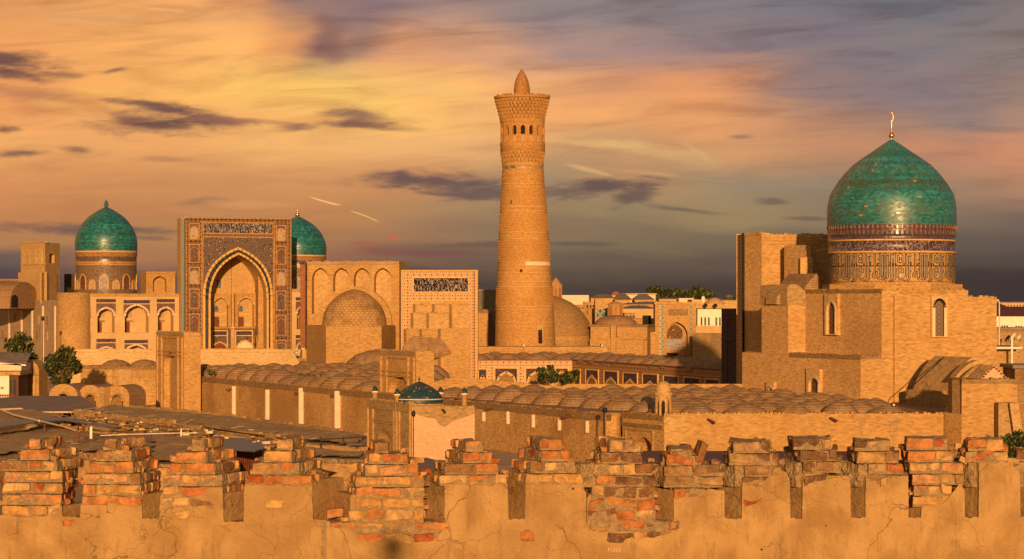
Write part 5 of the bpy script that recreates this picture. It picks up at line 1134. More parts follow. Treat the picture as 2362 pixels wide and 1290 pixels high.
# ---------------------------------------------------------------- two gate pylons on the long wall
def pylon(xa, xc, xb, yt, Yc, tall, nm, arc):
    Ya = vface(xc, Yc, xc-xa); fN = Fr(xa, Ya, xc, Yc); fW = Fr(xc, Yc, xb, Yc); zt = fN.q((xa+xc)/2, yt)[1]
    bb = MB(); c1 = fW.p(fW.L, 0); far_ = Vector((c1.x, c1.y, 0))-VD*fN.L
    a0, a1, ay, asp = arc; u0, u1 = fN.q(a0, asp)[0], fN.q(a1, asp)[0]; ap = arch_pts(u0, u1, .03, fN.q((a0+a1)/2, asp)[1], fN.q((a0+a1)/2, ay)[1], 8)
    bb.panel(fN, [(0, 0), (fN.L, 0), (fN.L, zt), (0, zt)], [ap], 0, .8, (0, 0, 1)); bb.fprism(fW, [(0, 0), (fW.L, 0), (fW.L, zt), (0, zt)], 0, .0005, 2)
    p_ = [fN.p(0, 0), fN.p(fN.L, 0), c1, far_]
    bb.face([Vector((q.x, q.y, zt)) for q in p_], 0); bb.face([Vector((c1.x, c1.y, 0)), Vector((far_.x, far_.y, 0)), Vector((far_.x, far_.y, zt)), Vector((c1.x, c1.y, zt))], 0); bb.face([Vector((p_[0].x, p_[0].y, 0)), Vector((far_.x, far_.y, 0)), Vector((far_.x, far_.y, zt)), Vector((p_[0].x, p_[0].y, zt))], 0)
    py = bb.build(nm, [M['brick_wall'], M['brick'], M['brick_west']], ms)
    bb = MB(); coping(bb, fN, 0, fN.L, zt+.05, 0, int(xa), .5, .4, -.6, .08); coping(bb, fW, 0, fW.L, zt+.04, 1, int(xb), .4, .4, -.6, .08); bb.build('wall_coping', [M['brick_grey'], M['brick']], py)
    w = xc-xa; ym = yt+.32*(tall-yt)
    bb = MB()
    for t in (.05, .21, .80, .95): bb.fprism(fN, rpts((fN.L*t-.14, .1, fN.L*t+.14, zt-.6)), 0, .22, 0)
    for k in (.25, .30): z = zt-(zt)*k; bb.fprism(fN, rpts((fN.L*.05, z, fN.L*.95, z+.16)), 0, .18, 0)
    z = zt-.75; bb.fprism(fN, rpts((fN.L*.21, z, fN.L*.80, z+.14)), 0, .16, 0); bb.build('moulding', M['brick'], py); return py
YL = 9.7*F/176+1; pl_ = pylon(361, 424.5, 463, 767, YL-2, 945, 'gate_pylon', (378,407,812,850))
pr_ = pylon(876, 960, 1001, 811, 237.0, 935, 'gate_pylon', (897,943,864,908))
# ---------------------------------------------------------------- prayer hall block under the blue dome
ph_ = 222.0
hall_mat = M_brick('prayer_hall_brick', (.51,.30,.115), .26, .42, 5.0, .7, .12); hall_n = M_brick('prayer_hall_north_brick', (.60,.355,.15), .24, .40, 5.5, 1.0, .1)
Ya = vface(1985, ph_, 273); fl_ = Fr(1712, Ya, 1985, ph_); zl = 8.72
b = MB(); c2 = pv(2034, ph_); pts = [pv(1712, Ya), pv(1985, ph_), c2, pv(2034, 240), pv(1760, 258)]
b.prism(pts, 0, zl, 0); hb = b.build('hall_base', hall_n, ms)
b = MB(); coping(b, fl_, fl_.q(1822, 815)[0], fl_.L, zl+.03, 0, 5, .5, .35, -.6, .06); flw = Fr(1985, ph_, 2034, ph_); coping(b, flw, 0, flw.L, zl+.03, 0, 6, .4, .3, -.6, .05); b.fprism(flw, [(0.02, 0), (flw.L, 0), (flw.L, zl-.3), (0.02, zl-.3)], 0, .01, 1); b.build('ledge', [M['brick_dark'], hall_mat], hb)
Yb = vface(2034, ph_, 176); fu = Fr(1858, Yb, 2034, ph_); fm = Fr(2034, ph_, 2299, ph_)
zA, zB, zC = Z_(662, 222), Z_(670, 222), Z_(686, 222)
b = MB(); a_, b_, c_ = pv(1858, Yb), pv(2034, ph_), pv(2233, ph_)
b.prism([a_, b_, c_, pv(2233, 252), pv(1880, 252)], 0, zB, 0); b.prism([(pv(2233, ph_)[0]+.002, ph_+.004), pv(2299, ph_), pv(2299, 250), pv(2234, 250)], 0, zC, 0)
hu = b.build('hall_cube', hall_mat, ms)
b = MB(); b.fprism(fu, [(0, 0), (fu.L, 0), (fu.L, zB-.1), (0, zB-.1)], 0, .012, 0); coping(b, fu, 0, fu.L, zB+.03, 1, 33, .5, .3, -.6, .05); coping(b, fm, 0, fm.q(2233, 680)[0], zB+.03, 2, 34, .5, .3, -.6, .05); coping(b, fm, fm.q(2233, 680)[0], fm.L, zC+.03, 2, 35, .5, .3, -.6, .05)
b.build('north_face', [hall_n, M['brick_dark'], M['brick']], hu)
def hall_window(fr, x0, x1, y0, y1, ax0, ax1, ay, asp, parent, d=.0):
    bb = MB(); q = fr.rect(x0, y0, x1, y1, d); ap = arch_pts(fr.q(ax0, asp, d)[0], fr.q(ax1, asp, d)[0], q[1]+.1, fr.q(ax0, asp, d)[1], fr.q(ax0, ay, d)[1], 7)
    bb.panel(fr, rpts(q), [ap], d+.34, .32, (0, 0, 2)); bb.fband(fr, rpts(q), d-.1, d+.34, 0); thick_strip(bb, fr, ap[1:]+[ap[0]], d+.3, d+.40, .22, 1)
    return bb.build('window', [hall_n, M['white'], M_girih('window_lattice_'+str(x0), (.11,.055,.022), (.17,.09,.04), (.02,.012,.01), 2.2)], parent)
hall_window(fu, 1908, 1938, 678, 773, 1913, 1934, 694, 716, hu, .012); hall_window(fm, 2147, 2185, 684, 778, 2153, 2179, 690, 708, hu); hall_window(fl_, 1866, 1897, 851, 926, 1872, 1895, 869, 884, hb); hall_window(fl_, 1773, 1791, 881, 916, 1777, 1789, 892, 900, hb)
b = MB(); rr4 = fm.rect(2060, 682, 2063.5, 946, 0); b.fprism(fm, rpts(rr4), 0, .07, 0); b.build('drainpipe', M_plain('rusty_pipe', (.33,.14,.04), .7, .2, 2), hu)
b = MB(); b.fprism(fm, rpts(fm.rect(1972+62, 672, 2072, 679, 0)), 0, .08, 0); b.build('string_course', M['brick_pale'], hu)
# side chapel left of the hall: lit strip, rounded head, tiled vault
fc1 = Fr(1818, Yb, 1859, Yb); Yc = vface(1818, Yb, 61); fc2 = Fr(1757, Yc, 1818, Yb)
b = MB(); zt = fc2.q(1790, 701)[1]; b.prism([pv(1757, Yc), pv(1818, Yb), (pv(1859, Yb)[0]+.3, Yb+.01), pv(1880, 250), pv(1770, 255)], 0, zt, 0); ch = b.build('side_chapel', hall_n, ms)
b = MB(); b.fprism(fc1, rpts(fc1.rect(1818, 703, 1858.5, 806, 0)), 0, .015, 0); b.build('west_strip', hall_mat, ch)
b = MB(); pts_ = [P(x, y, Yb-.05) for x, y in ((1816,704),(1858,706),(1867,698),(1868,688),(1862,676),(1852,668),(1842,659),(1836,656),(1824,656),(1817,663),(1815,676))]
extrude(b, pts_, -VD*5.0, 0); b.build('rounded_head', M['brick_grey'], ch)
b = MB(); pts_ = [P(x, y, Yc-3.2) for x, y in ((1791,702),(1816,702),(1815,686),(1808,678),(1799,678),(1792,686))]; extrude(b, pts_, -VD*2.0, 0); b.build('arched_hood', M['brick_grey'], ch)
b = MB(); pts_ = [P(x, y, 243) for x, y in ((1846,700),(1850,682),(1858,662),(1870,645),(1884,631),(1893,652),(1895,700))]; extrude(b, pts_, -VD*5.2, 0); b.build('tiled_vault', M['netdome'], ch)
# big west iwan seen from behind
Y1 = vface(1757, 254, 42); fpn = Fr(1714.5, Y1, 1757, 254); zt = fpn.q(1735, 539)[1]
b = MB(); b.prism([pv(1714.5, Y1), pv(1757, 254), pv(1776, 254), pv(1776, 258.5), pv(1716, 262)], 0, zt, 0); wp = b.build('west_portal', hall_n, ms)
b = MB(); fpw = Fr(1757, 254, 1776, 254); b.fprism(fpw, [(0.01, 6), (fpw.L, 6), (fpw.L, zt-.1), (0.01, zt-.1)], 0, .012, 0); b.build('lit_edge', hall_mat, wp)
b = MB(); fbk = Fr(1776, 256.5, 2110, 256.5); zk = fbk.q(1830, 542)[1]; b.fprism(fbk, [(0, 0), (fbk.L, 0), (fbk.L, zk), (0, zk)], -4.5, 0, 0, True)
for y in (553, 561): b.fprism(fbk, rpts(fbk.rect(1776, y, 2100, y+2.5, 0)), 0, .16, 0)
coping(b, fbk, 0, fbk.L, zk+.03, 0, 44, .5, .3, -.8, .06); coping(b, fpn, 0, fpn.L, zt+.03, 0, 45, .5, .3, -.8, .05)
b.build('portal_back', hall_mat, wp)
b = MB(); Yp = vface(1859, 250, 50); b.prism([pv(1809, Yp), pv(1859, 250), pv(1869, 250), pv(1872, 256), pv(1812, 256.4)], 6, Z_(566, 252), 0); b.prism([pv(1846, 249.9), pv(1874, 249.9), pv(1876, 256), pv(1848, 256.2)], 6, Z_(594, 250), 0); b.build('pier', hall_n, wp)
fts = Fr(1701.5, 261, 1714.5, Y1-.15); b = MB(); zts = fts.q(1708, 541)[1]; b.fprism(fts, [(0, 0), (fts.L, 0), (fts.L, zts), (0, zts)], -3, .05, 0, True); b.build('tiled_corner', M_girih('corner_lattice', (.50,.28,.10), (.10,.075,.05), (.02,.03,.045), 1.3), wp)
b = MB(); b.fprism(fts, [(-.12, 0), (.0, 0), (.0, zts+.1), (-.12, zts+.1)], -3, .12, 0); b.fprism(fts, [(fts.L-.1, 0), (fts.L+.1, 0), (fts.L+.1, zts+.1), (fts.L-.1, zts+.1)], -1, .12, 1); b.build('edging', [M['gold'], M['dark']], wp)
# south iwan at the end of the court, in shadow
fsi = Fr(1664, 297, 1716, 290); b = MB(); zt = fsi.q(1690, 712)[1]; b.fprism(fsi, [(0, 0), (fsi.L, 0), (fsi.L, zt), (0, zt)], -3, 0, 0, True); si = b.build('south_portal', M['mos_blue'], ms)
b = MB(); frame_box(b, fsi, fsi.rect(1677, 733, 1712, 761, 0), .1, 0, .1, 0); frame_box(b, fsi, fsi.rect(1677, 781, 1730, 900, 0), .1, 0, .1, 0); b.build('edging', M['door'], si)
# the blue dome
YD = 237.0; cD = (X_(2056.5, YD), YD); sD = YD/F
b = MB(); b.prism([(cD[0]+164*sD*cos(2*pi*(k+.5)/8), cD[1]+164*sD*sin(2*pi*(k+.5)/8)) for k in range(8)], 8, Z_(656.5, YD), 0); b.build('octagon_base', M['brick'], ms)
b = MB()
b.lathe(cD, px_prof([(690,143.5),(655.5,143.5)], YD), 96, 0); b.lathe(cD, px_prof([(655.5,143.6),(654,144.8),(585.5,144.6),(585.2,145.4),(582,145.4),(581.6,144.4),(558.5,144.2),(558,145.2),(555.5,145.2),(555,144.6),(546,144.8),(545,145.6),(536,146),(524,147.2),(520,147.4)], YD), 96, 0, mfun=lambda j: {0:1,1:1,2:2,3:2,4:2,5:3,6:2,7:2,8:2,9:4,10:4,11:4,12:4,13:4}.get(j, 1))
M['spike'] = M_mosaic('drum_cornice_glaze', (.035,.025,.05), (.30,.22,.18), 3.0, .4, (.22,.11,.06), .25)
dr = b.build('drum', [M['brick'], M['cream'], M['gold'], M['band_script'], M['spike']], ms)
b = MB(); n = 84
for i in range(n):                                    # row of little upright tiles below the dome
    a = 2*pi*i/n
    if sin(a) > .25: continue
    for (ya, yb2, w, rr, mm) in ((544,531,.55,146.6,1),(530,521.5,.34,148.2,0)):
        w_ = pi/n*w; q = lambda t, y, r_=0: Vector((cD[0]+(rr+r_)*sD*cos(t), cD[1]+(rr+r_)*sD*sin(t), Z_(y, YD)))
        ym = (ya+yb2)/2; L = [q(a-w_, ya), q(a+w_, ya), q(a+w_, ym), q(a, yb2), q(a-w_, ym)]; B_ = [q(a-w_, ya, -2), q(a+w_, ya, -2), q(a+w_, ym, -2), q(a, yb2, -2), q(a-w_, ym, -2)]
        b.face(L, mm)
        for s in range(5): b.face([B_[s], B_[(s+1) % 5], L[(s+1) % 5], L[s]], mm)
b.build('cornice_tiles', [M_plain('rust_glaze', (.30,.13,.06), .25, .3, 2, 0, .6), M_plain('violet_glaze', (.16,.10,.09), .2, .3, 2, 0, .6)], dr)
# kufic lettering, repeated round the drum
def ribbon(mb, pts, w, m, lift):
    fl2 = []
    for (x0, y0), (x1, y1) in zip(pts[:-1], pts[1:]):
        dx, dy = x1-x0, y1-y0; L = sqrt(dx*dx+dy*dy) or 1; nx, ny = -dy/L*w/2, dx/L*w/2; ex, ey = dx/L*w/2, dy/L*w/2; k = max(1, int(abs(dx)/6))
        for t in range(k):
            ta, tb = t/k, (t+1)/k; xa, ya, xb, yb2 = x0+dx*ta, y0+dy*ta, x0+dx*tb, y0+dy*tb
            if t == 0: xa -= ex; ya -= ey
            if t == k-1: xb += ex; yb2 += ey
            cs = [(xa-nx, ya-ny), (xb-nx, yb2-ny), (xb+nx, yb2+ny), (xa+nx, ya+ny)]
            f = [onring(x, y, lift) for x, y in cs]; mb.face(f, m)
def onring(x, y, lift):
    a = th0+x/144.5; r = (144.9+lift)*sD; return Vector((cD[0]+r*cos(a), cD[1]+r*sin(a), Z_(653.5-y, YD)))
STRK = [ # one unit is 90.8 px wide; x to the right, y up from the foot of the band
 [(6,62),(6,24),(2,19),(2,14),(8,14),(10,19),(10,24)], [(8,14),(14,10),(20,10)], [(18,66),(18,13),(23,8),(29,13),(29,66)], [(35,60),(35,13),(30,7)], [(24,60),(24,16)],
 [(43,62),(43,8),(40,4)], [(50,64),(50,8),(46,4)], [(57,13),(57,30),(63,36),(68,30),(68,24),(57,24)], [(57,13),(62,8),(70,8),(76,14)], [(76,62),(76,14),(72,6)], [(83,58),(83,10),(79,4)],
 [(60,58),(63,64),(66,58)], [(63,62),(63,46)], [(59,60),(59,48),(67,48),(67,60)],
 [(0,38),(90,38)], [(12,38),(12,43),(16,43)], [(40,38),(40,46)], [(47,38),(47,43),(53,43),(53,38)], [(71,38),(71,44)], [(87,38),(87,46)]]
b = MB()
for kk in range(10):
    th0 = -pi/2+(2*pi/10)*(kk-5)+.165
    if sin(th0+.31) > .45: continue
    for st_ in STRK:
        thin = (st_[0][1] == 38)
        ribbon(b, st_, 4.6 if not thin else 2.4, 0, .35)
        if not thin: ribbon(b, st_, 1.15, 1, .6)
    for cx_, cy_ in ((14,30),(14,52),(40,22),(63,17),(87,26),(87,60),(46.5,58),(29.5,28),(23.5,30)):
        b.face([onring(cx_-2.4, cy_, .4), onring(cx_, cy_-3.4, .4), onring(cx_+2.4, cy_, .4), onring(cx_, cy_+3.4, .4)], 2)
    for q_ in range(9): x = q_*10.1; ribbon(b, [(x, .8), (x+5, 4.2), (x+10.1, .8)], 1.1, 0, .3); ribbon(b, [(x, 68.6), (x+5, 65.4), (x+10.1, 68.6)], 1.1, 0, .3)
b.build('kufic_lettering', [M['kufi_dark'], M['kufi_white'], M['kufi_turq']], dr)
b = MB(); zq = lambda y: Z_(y, YD)
M['turqbig'] = M_glaze('worn_turquoise_glaze', (.012, .115, .128), (.046, .235, .250), (.062, .100, .062), (.36, .18), .04, .30, .54,[(zq(434),zq(420),(.05,.075,.035),.62),(zq(440),zq(436),(.05,.09,.05),.4),(zq(366),zq(352),(.012,.13,.12),.5)])
b.lathe(cD, px_prof([(522,147.5),(510,147.8),(495,147.6),(483,147.2),(466,145.2),(450,141.6),(433,131.6),(416.7,120.6),(400,107.6),(383,91.2),(366.7,69.4),(350,44),(340,30),(333,19.6),(326,9),(321.5,1.6)], YD), 96, 0)
dm = b.build('dome', M['turqbig'], ms)
finial(cD, 323, 259, YD, M['goldmetal'], dm, True, ((.16, .30), (.30, .14), (.40, .10)), .055)
# ================================================================ left of the mosque: street wall, arches, stalls, trees
b = MB(); fsw = Fr(186, 317, 362, 312); zt = fsw.q(270, 846)[1]
b.fprism(fsw, [(0, 0), (fsw.L, 0), (fsw.L, zt), (0, zt)], -1, 0, 0, True); coping(b, fsw, 0, fsw.L, zt+.03, 1, 51, .5, .4, -.7, .08)
sw = b.build('street_wall', [M['brick'], M['brick_dark']], ms)
for x0, x1 in ((250,262),(276,305)):
    b = MB(); b.fprism(fsw, rpts(fsw.rect(x0, 852, x1, 940, 0)), 0, .25, 0); b.build('wall_pier', M['brick_pale'], sw)
b = MB(); b.fprism(fsw, rpts(fsw.rect(306, 873, 362, 945, 0)), 0, .05, 0); b.build('stained_panel', M['brick_wall'], sw)
for x in (268, 334):
    b = MB(); Yq = 320; r_ = 41*Yq/F; zb = Z_(849, Yq); b.lathe(pv(x, Yq), [(r_, zb-.6), (r_*.95, zb), (r_*.75, zb+.62), (r_*.4, zb+1.05), (.02, zb+1.2)], 24, 0); b.build('side_dome', M['netdome'], sw)
fgw = Fr(150, 374, 692, 372); zt = fgw.q(420, 806)[1]; b = MB(); b.fprism(fgw, [(0, 0), (fgw.L, 0), (fgw.L, zt), (0, zt)], -1.2, 0, 0, True); b.fbox(fgw, (-.1, zt-.5, fgw.L+.1, zt+.03), -1.3, .12, 0)
tag(b.build('square_wall', M_brick('pale_square_wall', (.58,.39,.19), .14, .2)), 'long pale wall along the foot of the mosaic portal and arcades', 'wall')
# tall arched gateway
YA = 296.0; fa_ = Fr(40, YA+.3, 90, YA); b = MB(); g = fa_.q
ag = thing('arched_gateway', (X_(65, YA), YA, 0), 'tall brick gateway with a pointed arch and rounded top beside the white shop', 'gateway')
top = [(fa_.L, g(65, 855)[1]), (fa_.L*.93, g(65, 843)[1]), (fa_.L*.75, g(65, 834)[1]), (fa_.L*.5, g(65, 830)[1]), (fa_.L*.25, g(65, 834)[1]), (fa_.L*.07, g(65, 843)[1]), (0, g(65, 855)[1])]
ap = arch_pts(g(55, 890)[0], g(80, 890)[0], .03, g(66, 866)[1], g(66, 846)[1], 7)
b.panel(fa_, [(0, 0), (fa_.L, 0)]+top, [ap], 0, 1.6, (0, 0, 0)); b.fband(fa_, [(0, 0), (fa_.L, 0)]+top, -3.5, 0, 0); b.build('brick_body', M['brick'], ag)
b = MB(); thick_strip(b, fa_, ap[1:], 0, .2, .3, 0); b.build('arch_ring', M['brick_pale'], ag)
# low arcade with three barrel roofs
YB = 280.0; ar = thing('vaulted_arcade', (X_(205, YB), YB, 0), 'low brick arcade of three barrel vaulted bays in front of the bushy tree', 'arcade')
for cx, w, dy in ((146,66,0),(208,54,2),(269,58,3)):
    fa_ = Fr(cx-w/2, YB+1, cx+w/2, YB); L = fa_.L; g = fa_.q; zs_ = g(cx, 912+dy)[1]; za_ = g(cx, 886+dy)[1]
    hd = [(L/2+L/2*cos(pi*k/12), zs_+(za_-zs_)*sin(pi*k/12)) for k in range(13)]
    ap = arch_pts(L*.28, L*.76, .03, g(cx, 920+dy)[1], g(cx, 905+dy)[1], 6)
    b = MB(); b.fpoly(fa_, [(0, 0), (L, 0)]+hd, 0, 0, [ap]); b.fband(fa_, [(0, 0), (L, 0)]+hd, -4.5, 0, 1); b.fband(fa_, ap[::-1], -4.5, 0, 0); b.fpoly(fa_, ([(0, 0), (L, 0)]+hd)[::-1], -4.5, 0, [ap])
    thick_strip(b, fa_, ap[2:], 0, .16, .3, 2); b.build('vaulted_bay', [M['brick'], M['brick_roof'], M['brick_pale']], ar)
b = MB(); fa_ = Fr(234, YB+.3, 242, YB); b.fprism(fa_, rpts(fa_.rect(233, 893, 243, 960, 0)), -3, .3, 0, True); b.build('pier', M['brick'], ar)
# white shop at the left edge
ws = thing('white_shop', (X_(20, 285), 285, 0), 'white walled shop with a flat roof at the left edge of the picture', 'shop')
fws = Fr(-90, 288, 41, 288); b = MB(); b.fprism(fws, rpts((0, 0, fws.q(21, 900)[0], fws.q(10, 866)[1])), -6, 0, 0, True); b.build('wall', M['white2'], ws)
b = MB(); b.fprism(fws, rpts((fws.q(21, 900)[0]+.01, 0, fws.L, fws.q(10, 862)[1])), -6, -.4, 0, True)
b.build('wall', M['wood'], ws)
for x in (3, 6.8):
    b = MB(); b.fprism(fws, rpts(fws.rect(x-1.2, 892, x+1.2, 898, 0)), -.1, .03, 0); b.build('window', M['glass'], ws)
for x in (24, 34):
    b = MB(); b.fprism(fws, rpts(fws.rect(x-3, 876, x+3, 914, -.4)), -.4, -.34, 0); b.build('window', M['glass'], ws)
b = MB(); zz = fws.q(10, 859)[1]; b.fbox(fws, (0, zz-.35, fws.L+.4, zz+.1), -6.4, .5, 0); b.build('roof_slab', M['mudlight'], ws)
b = MB(); b.fbox(fws, (0, zz+.15, fws.L, zz+1.0), -8, -2, 0); b.build('upper_wall', M['white'], ws)
b = MB(); b.face([fws.p(0, zz+1.5, -2), fws.p(fws.L+.6, zz+.9, -2), fws.p(fws.L+.2, zz+2.2, -7), fws.p(0, zz+2.6, -7)], 0); b.face([fws.p(0, zz+1.3, -2), fws.p(fws.L+.6, zz+.72, -2), fws.p(fws.L+.6, zz+.9, -2), fws.p(0, zz+1.5, -2)], 1); b.build('sheet_roof', [M['tin'], M['white2']], ws)
frf = Fr(-60, 276, 34, 276); fence = thing('red_railing', (X_(15, 276), 276, 0), 'low dark red railing in front of the white shop', 'railing')
b = MB()
for z in (1.9, 2.7): b.fbox(frf, (0, z, frf.L, z+.12), -.06, .06, 0)
b.build('rail', M['door'], fence)
for k in range(0, 24):
    b = MB(); u = .12+k*.2; b.fbox(frf, (u, 0, u+.08, 2.95), -.04, .04, 0); 
    if u < frf.L: b.build('post', M['door'], fence)
# parked car glimpsed between gateway and arcade
Yc = 290.0; cr = thing('parked_car', (X_(101, Yc), Yc, 0), 'dark blue car half hidden between the arched gateway and the arcade', 'car')
def car(root, x, y, yaw):
    R_ = lambda px, py, pz: Vector((x+px*cos(yaw)-py*sin(yaw), y+px*sin(yaw)+py*cos(yaw), pz))
    prof = [(-2.1,.35),(2.1,.35),(2.15,.75),(2.0,.92),(1.1,1.0),(.55,1.42),(-1.0,1.45),(-1.6,1.02),(-2.1,.95)]
    b = MB(); extrude(b, [R_(px, -.85, pz) for px, pz in prof], R_(0, 1.7, 0)-R_(0, 0, 0), 0); b.build('body', M['carpaint'], root)
    b = MB(); extrude(b, [R_(px, -.8, pz) for px, pz in ((.98,1.02),(.5,1.38),(-.95,1.40),(-1.45,1.04))], (R_(0, 1.6, 0)-R_(0, 0, 0))*1.05+Vector((0, 0, 0)), 0)
    b = MB(); extrude(b, [R_(px, -.87, pz) for px, pz in ((.9,1.02),(.48,1.36),(-.92,1.38),(-1.38,1.04))], R_(0, .01, 0)-R_(0, 0, 0), 0); b.build('side_window', M['glass'], root)
    for px in (-1.35, 1.35):
        for py in (-.84, .84):
            b = MB(); b.tube(R_(px, py-.1, .34), R_(px, py+.1, .34), .34, 0, 16); b.build('wheel', M['rubber'], root)
    for py in (-.6, .6):
        b = MB(); b.sphere(R_(2.08, py, .72), .11, 0, 8); b.build('headlight', M['white2'], root)
car(cr, X_(103, Yc), Yc, radians(-50))
# ---------------------------------------------------------------- trees
def tree(name, px, Y, ybase_z, ytop, wpx, label, cat='tree', n=1500, leaf=.26, clumps=14, seed=1, flat=.8, trunk_frac=.35, group=None, mats=None, lean=0, low=0):
    r_ = random.Random(seed); x = X_(px, Y); zt = Z_(ytop, Y); Hh = zt-ybase_z; Rr = wpx/2*Y/F
    root = thing(name, (x, Y, ybase_z), label, cat, group)
    b = MB(); zc = ybase_z+Hh*trunk_frac; pts = [Vector((x+lean*t+.1*sin(t*5), Y, ybase_z+(zc-ybase_z)*t)) for t in (0, .5, 1)]
    r0 = max(.07, Hh*.022)
    b.tube(pts[0], pts[1], r0*1.3, 0, 7, r0*1.05); b.tube(pts[1], pts[2], r0*1.05, 0, 7, r0*.8)
    cs = []
    for k in range(clumps):
        a = r_.uniform(0, 2*pi); rr = Rr*sqrt(r_.uniform(.05, 1))*.78; t = r_.uniform(0, 1); zz = zc-low*Hh+(zt-zc+low*Hh)*(.12+.74*t); rr *= (1-.55*abs(t-.45))
        c = Vector((x+lean+rr*cos(a), Y+rr*sin(a)*flat, zz)); cs.append((c, Rr*r_.uniform(.24, .42)))
        m_ = (pts[2]+c)/2+Vector((0, 0, -.1*Rr)); b.tube(pts[2], m_, r0*.6, 0, 5, r0*.35); b.tube(m_, c, r0*.35, 0, 4, r0*.12)
    b.build('trunk', M['bark'], root)
    b = MB(); per = n//clumps
    for c, rad in cs:
        for _ in range(per):
            d = Vector((r_.gauss(0, 1), r_.gauss(0, 1), r_.gauss(0, .75))); d = d.normalized()*rad*(r_.random()**.45)
            p = c+d; s = leaf*r_.uniform(.6, 1.4); u = Vector((r_.gauss(0, 1), r_.gauss(0, 1), r_.gauss(0, 1))).normalized(); v = u.orthogonal().normalized(); w = u.cross(v)
            k = r_.random(); m = 0 if k < .45 else (1 if k < .82 else 2)
            b.face([p-v*s, p-w*s*.45, p+v*s, p+w*s*.45], m)
    b.build('crown', mats or [M['leafA'], M['leafB'], M['leafC']], root)
    return root
tree('broadleaf_tree', 147, 288, 0, 797, 96, 'round crowned tree with a bare trunk behind the low arcade', n=2600, leaf=.30, clumps=22, seed=3, trunk_frac=.42, low=.02)
tree('broadleaf_tree', 47, 300, 0, 768, 88, 'leafy tree rising behind the white shop and arched gateway', n=2200, leaf=.32, clumps=18, seed=5, trunk_frac=.5)
tree('shrub', 136, 292, 0, 858, 62, 'dark shrub at the foot of the round crowned tree', 'shrub', n=900, leaf=.30, clumps=10, seed=6, trunk_frac=.1)
tree('courtyard_tree', 1262, 331, 0, 845, 62, 'left and taller of two dark treetops in front of the tiled gallery', n=1500, leaf=.30, clumps=12, seed=8, trunk_frac=.5)
tree('courtyard_tree', 1316, 329, 0, 853, 62, 'right and lower of two dark treetops in front of the tiled gallery', n=1300, leaf=.30, clumps=12, seed=9, trunk_frac=.5)
tree('broadleaf_tree', 2340, 182, 0, 996, 100, 'dark leafy tree at the right edge just behind the parapet', n=2600, leaf=.17, clumps=18, seed=10, trunk_frac=.4)
tree('shrub', 160, 446, Z_(678, 446), 660, 24, 'tiny shrub on the roof between the pavilion and the left dome', 'shrub', n=220, leaf=.3, clumps=5, seed=12, trunk_frac=.1)
for px, yt, w, sd, lab in ((1513,661,64,21,'leftmost tree of the dark row on the skyline, above the hipped roofs'),(1548,666,70,22,'second tree from the left in the dark skyline row'),(1584,662,72,23,'third tree from the left in the dark skyline row, above the tiled gate'),(1624,659,72,24,'rightmost and tallest tree of the dark skyline row'),(1680,682,52,25,'low far tree between the pale dome and the west portal')):
    tree('skyline_tree', px, 700, 0, yt, w, lab, n=2400, leaf=.8, clumps=18, seed=sd, trunk_frac=.5, group='trees on the skyline' if sd < 25 else None)
# weeds growing along the roof joints
b = MB(); r_ = random.Random(31)
for (x0, y0, x1, y1, n_) in ((590,850,690,862,60),(640,856,810,872,130),(690,868,720,868,24),(470,852,490,862,16),(800,842,880,846,20)):
    for k in range(n_):
        t = r_.random(); px, py = x0+(x1-x0)*t+r_.uniform(-6, 6), y0+(y1-y0)*t+r_.uniform(-2, 2); D = (H-5.0)*F/(py-HOR); p = P(px, py, D)
        for q in range(7):
            d = Vector((r_.gauss(0, .22), r_.gauss(0, .22), r_.uniform(.1, .5))); s = r_.uniform(.05, .12); v = Vector((r_.gauss(0, 1), 0, r_.gauss(0, 1))).normalized()*s
            b.face([p-v, p+v, p+d], r_.choice((0, 1, 1, 2)))
o = b.build('roof_weeds', [M['leafA'], M['leafB'], M['leafC']]); o['kind'] = 'stuff'
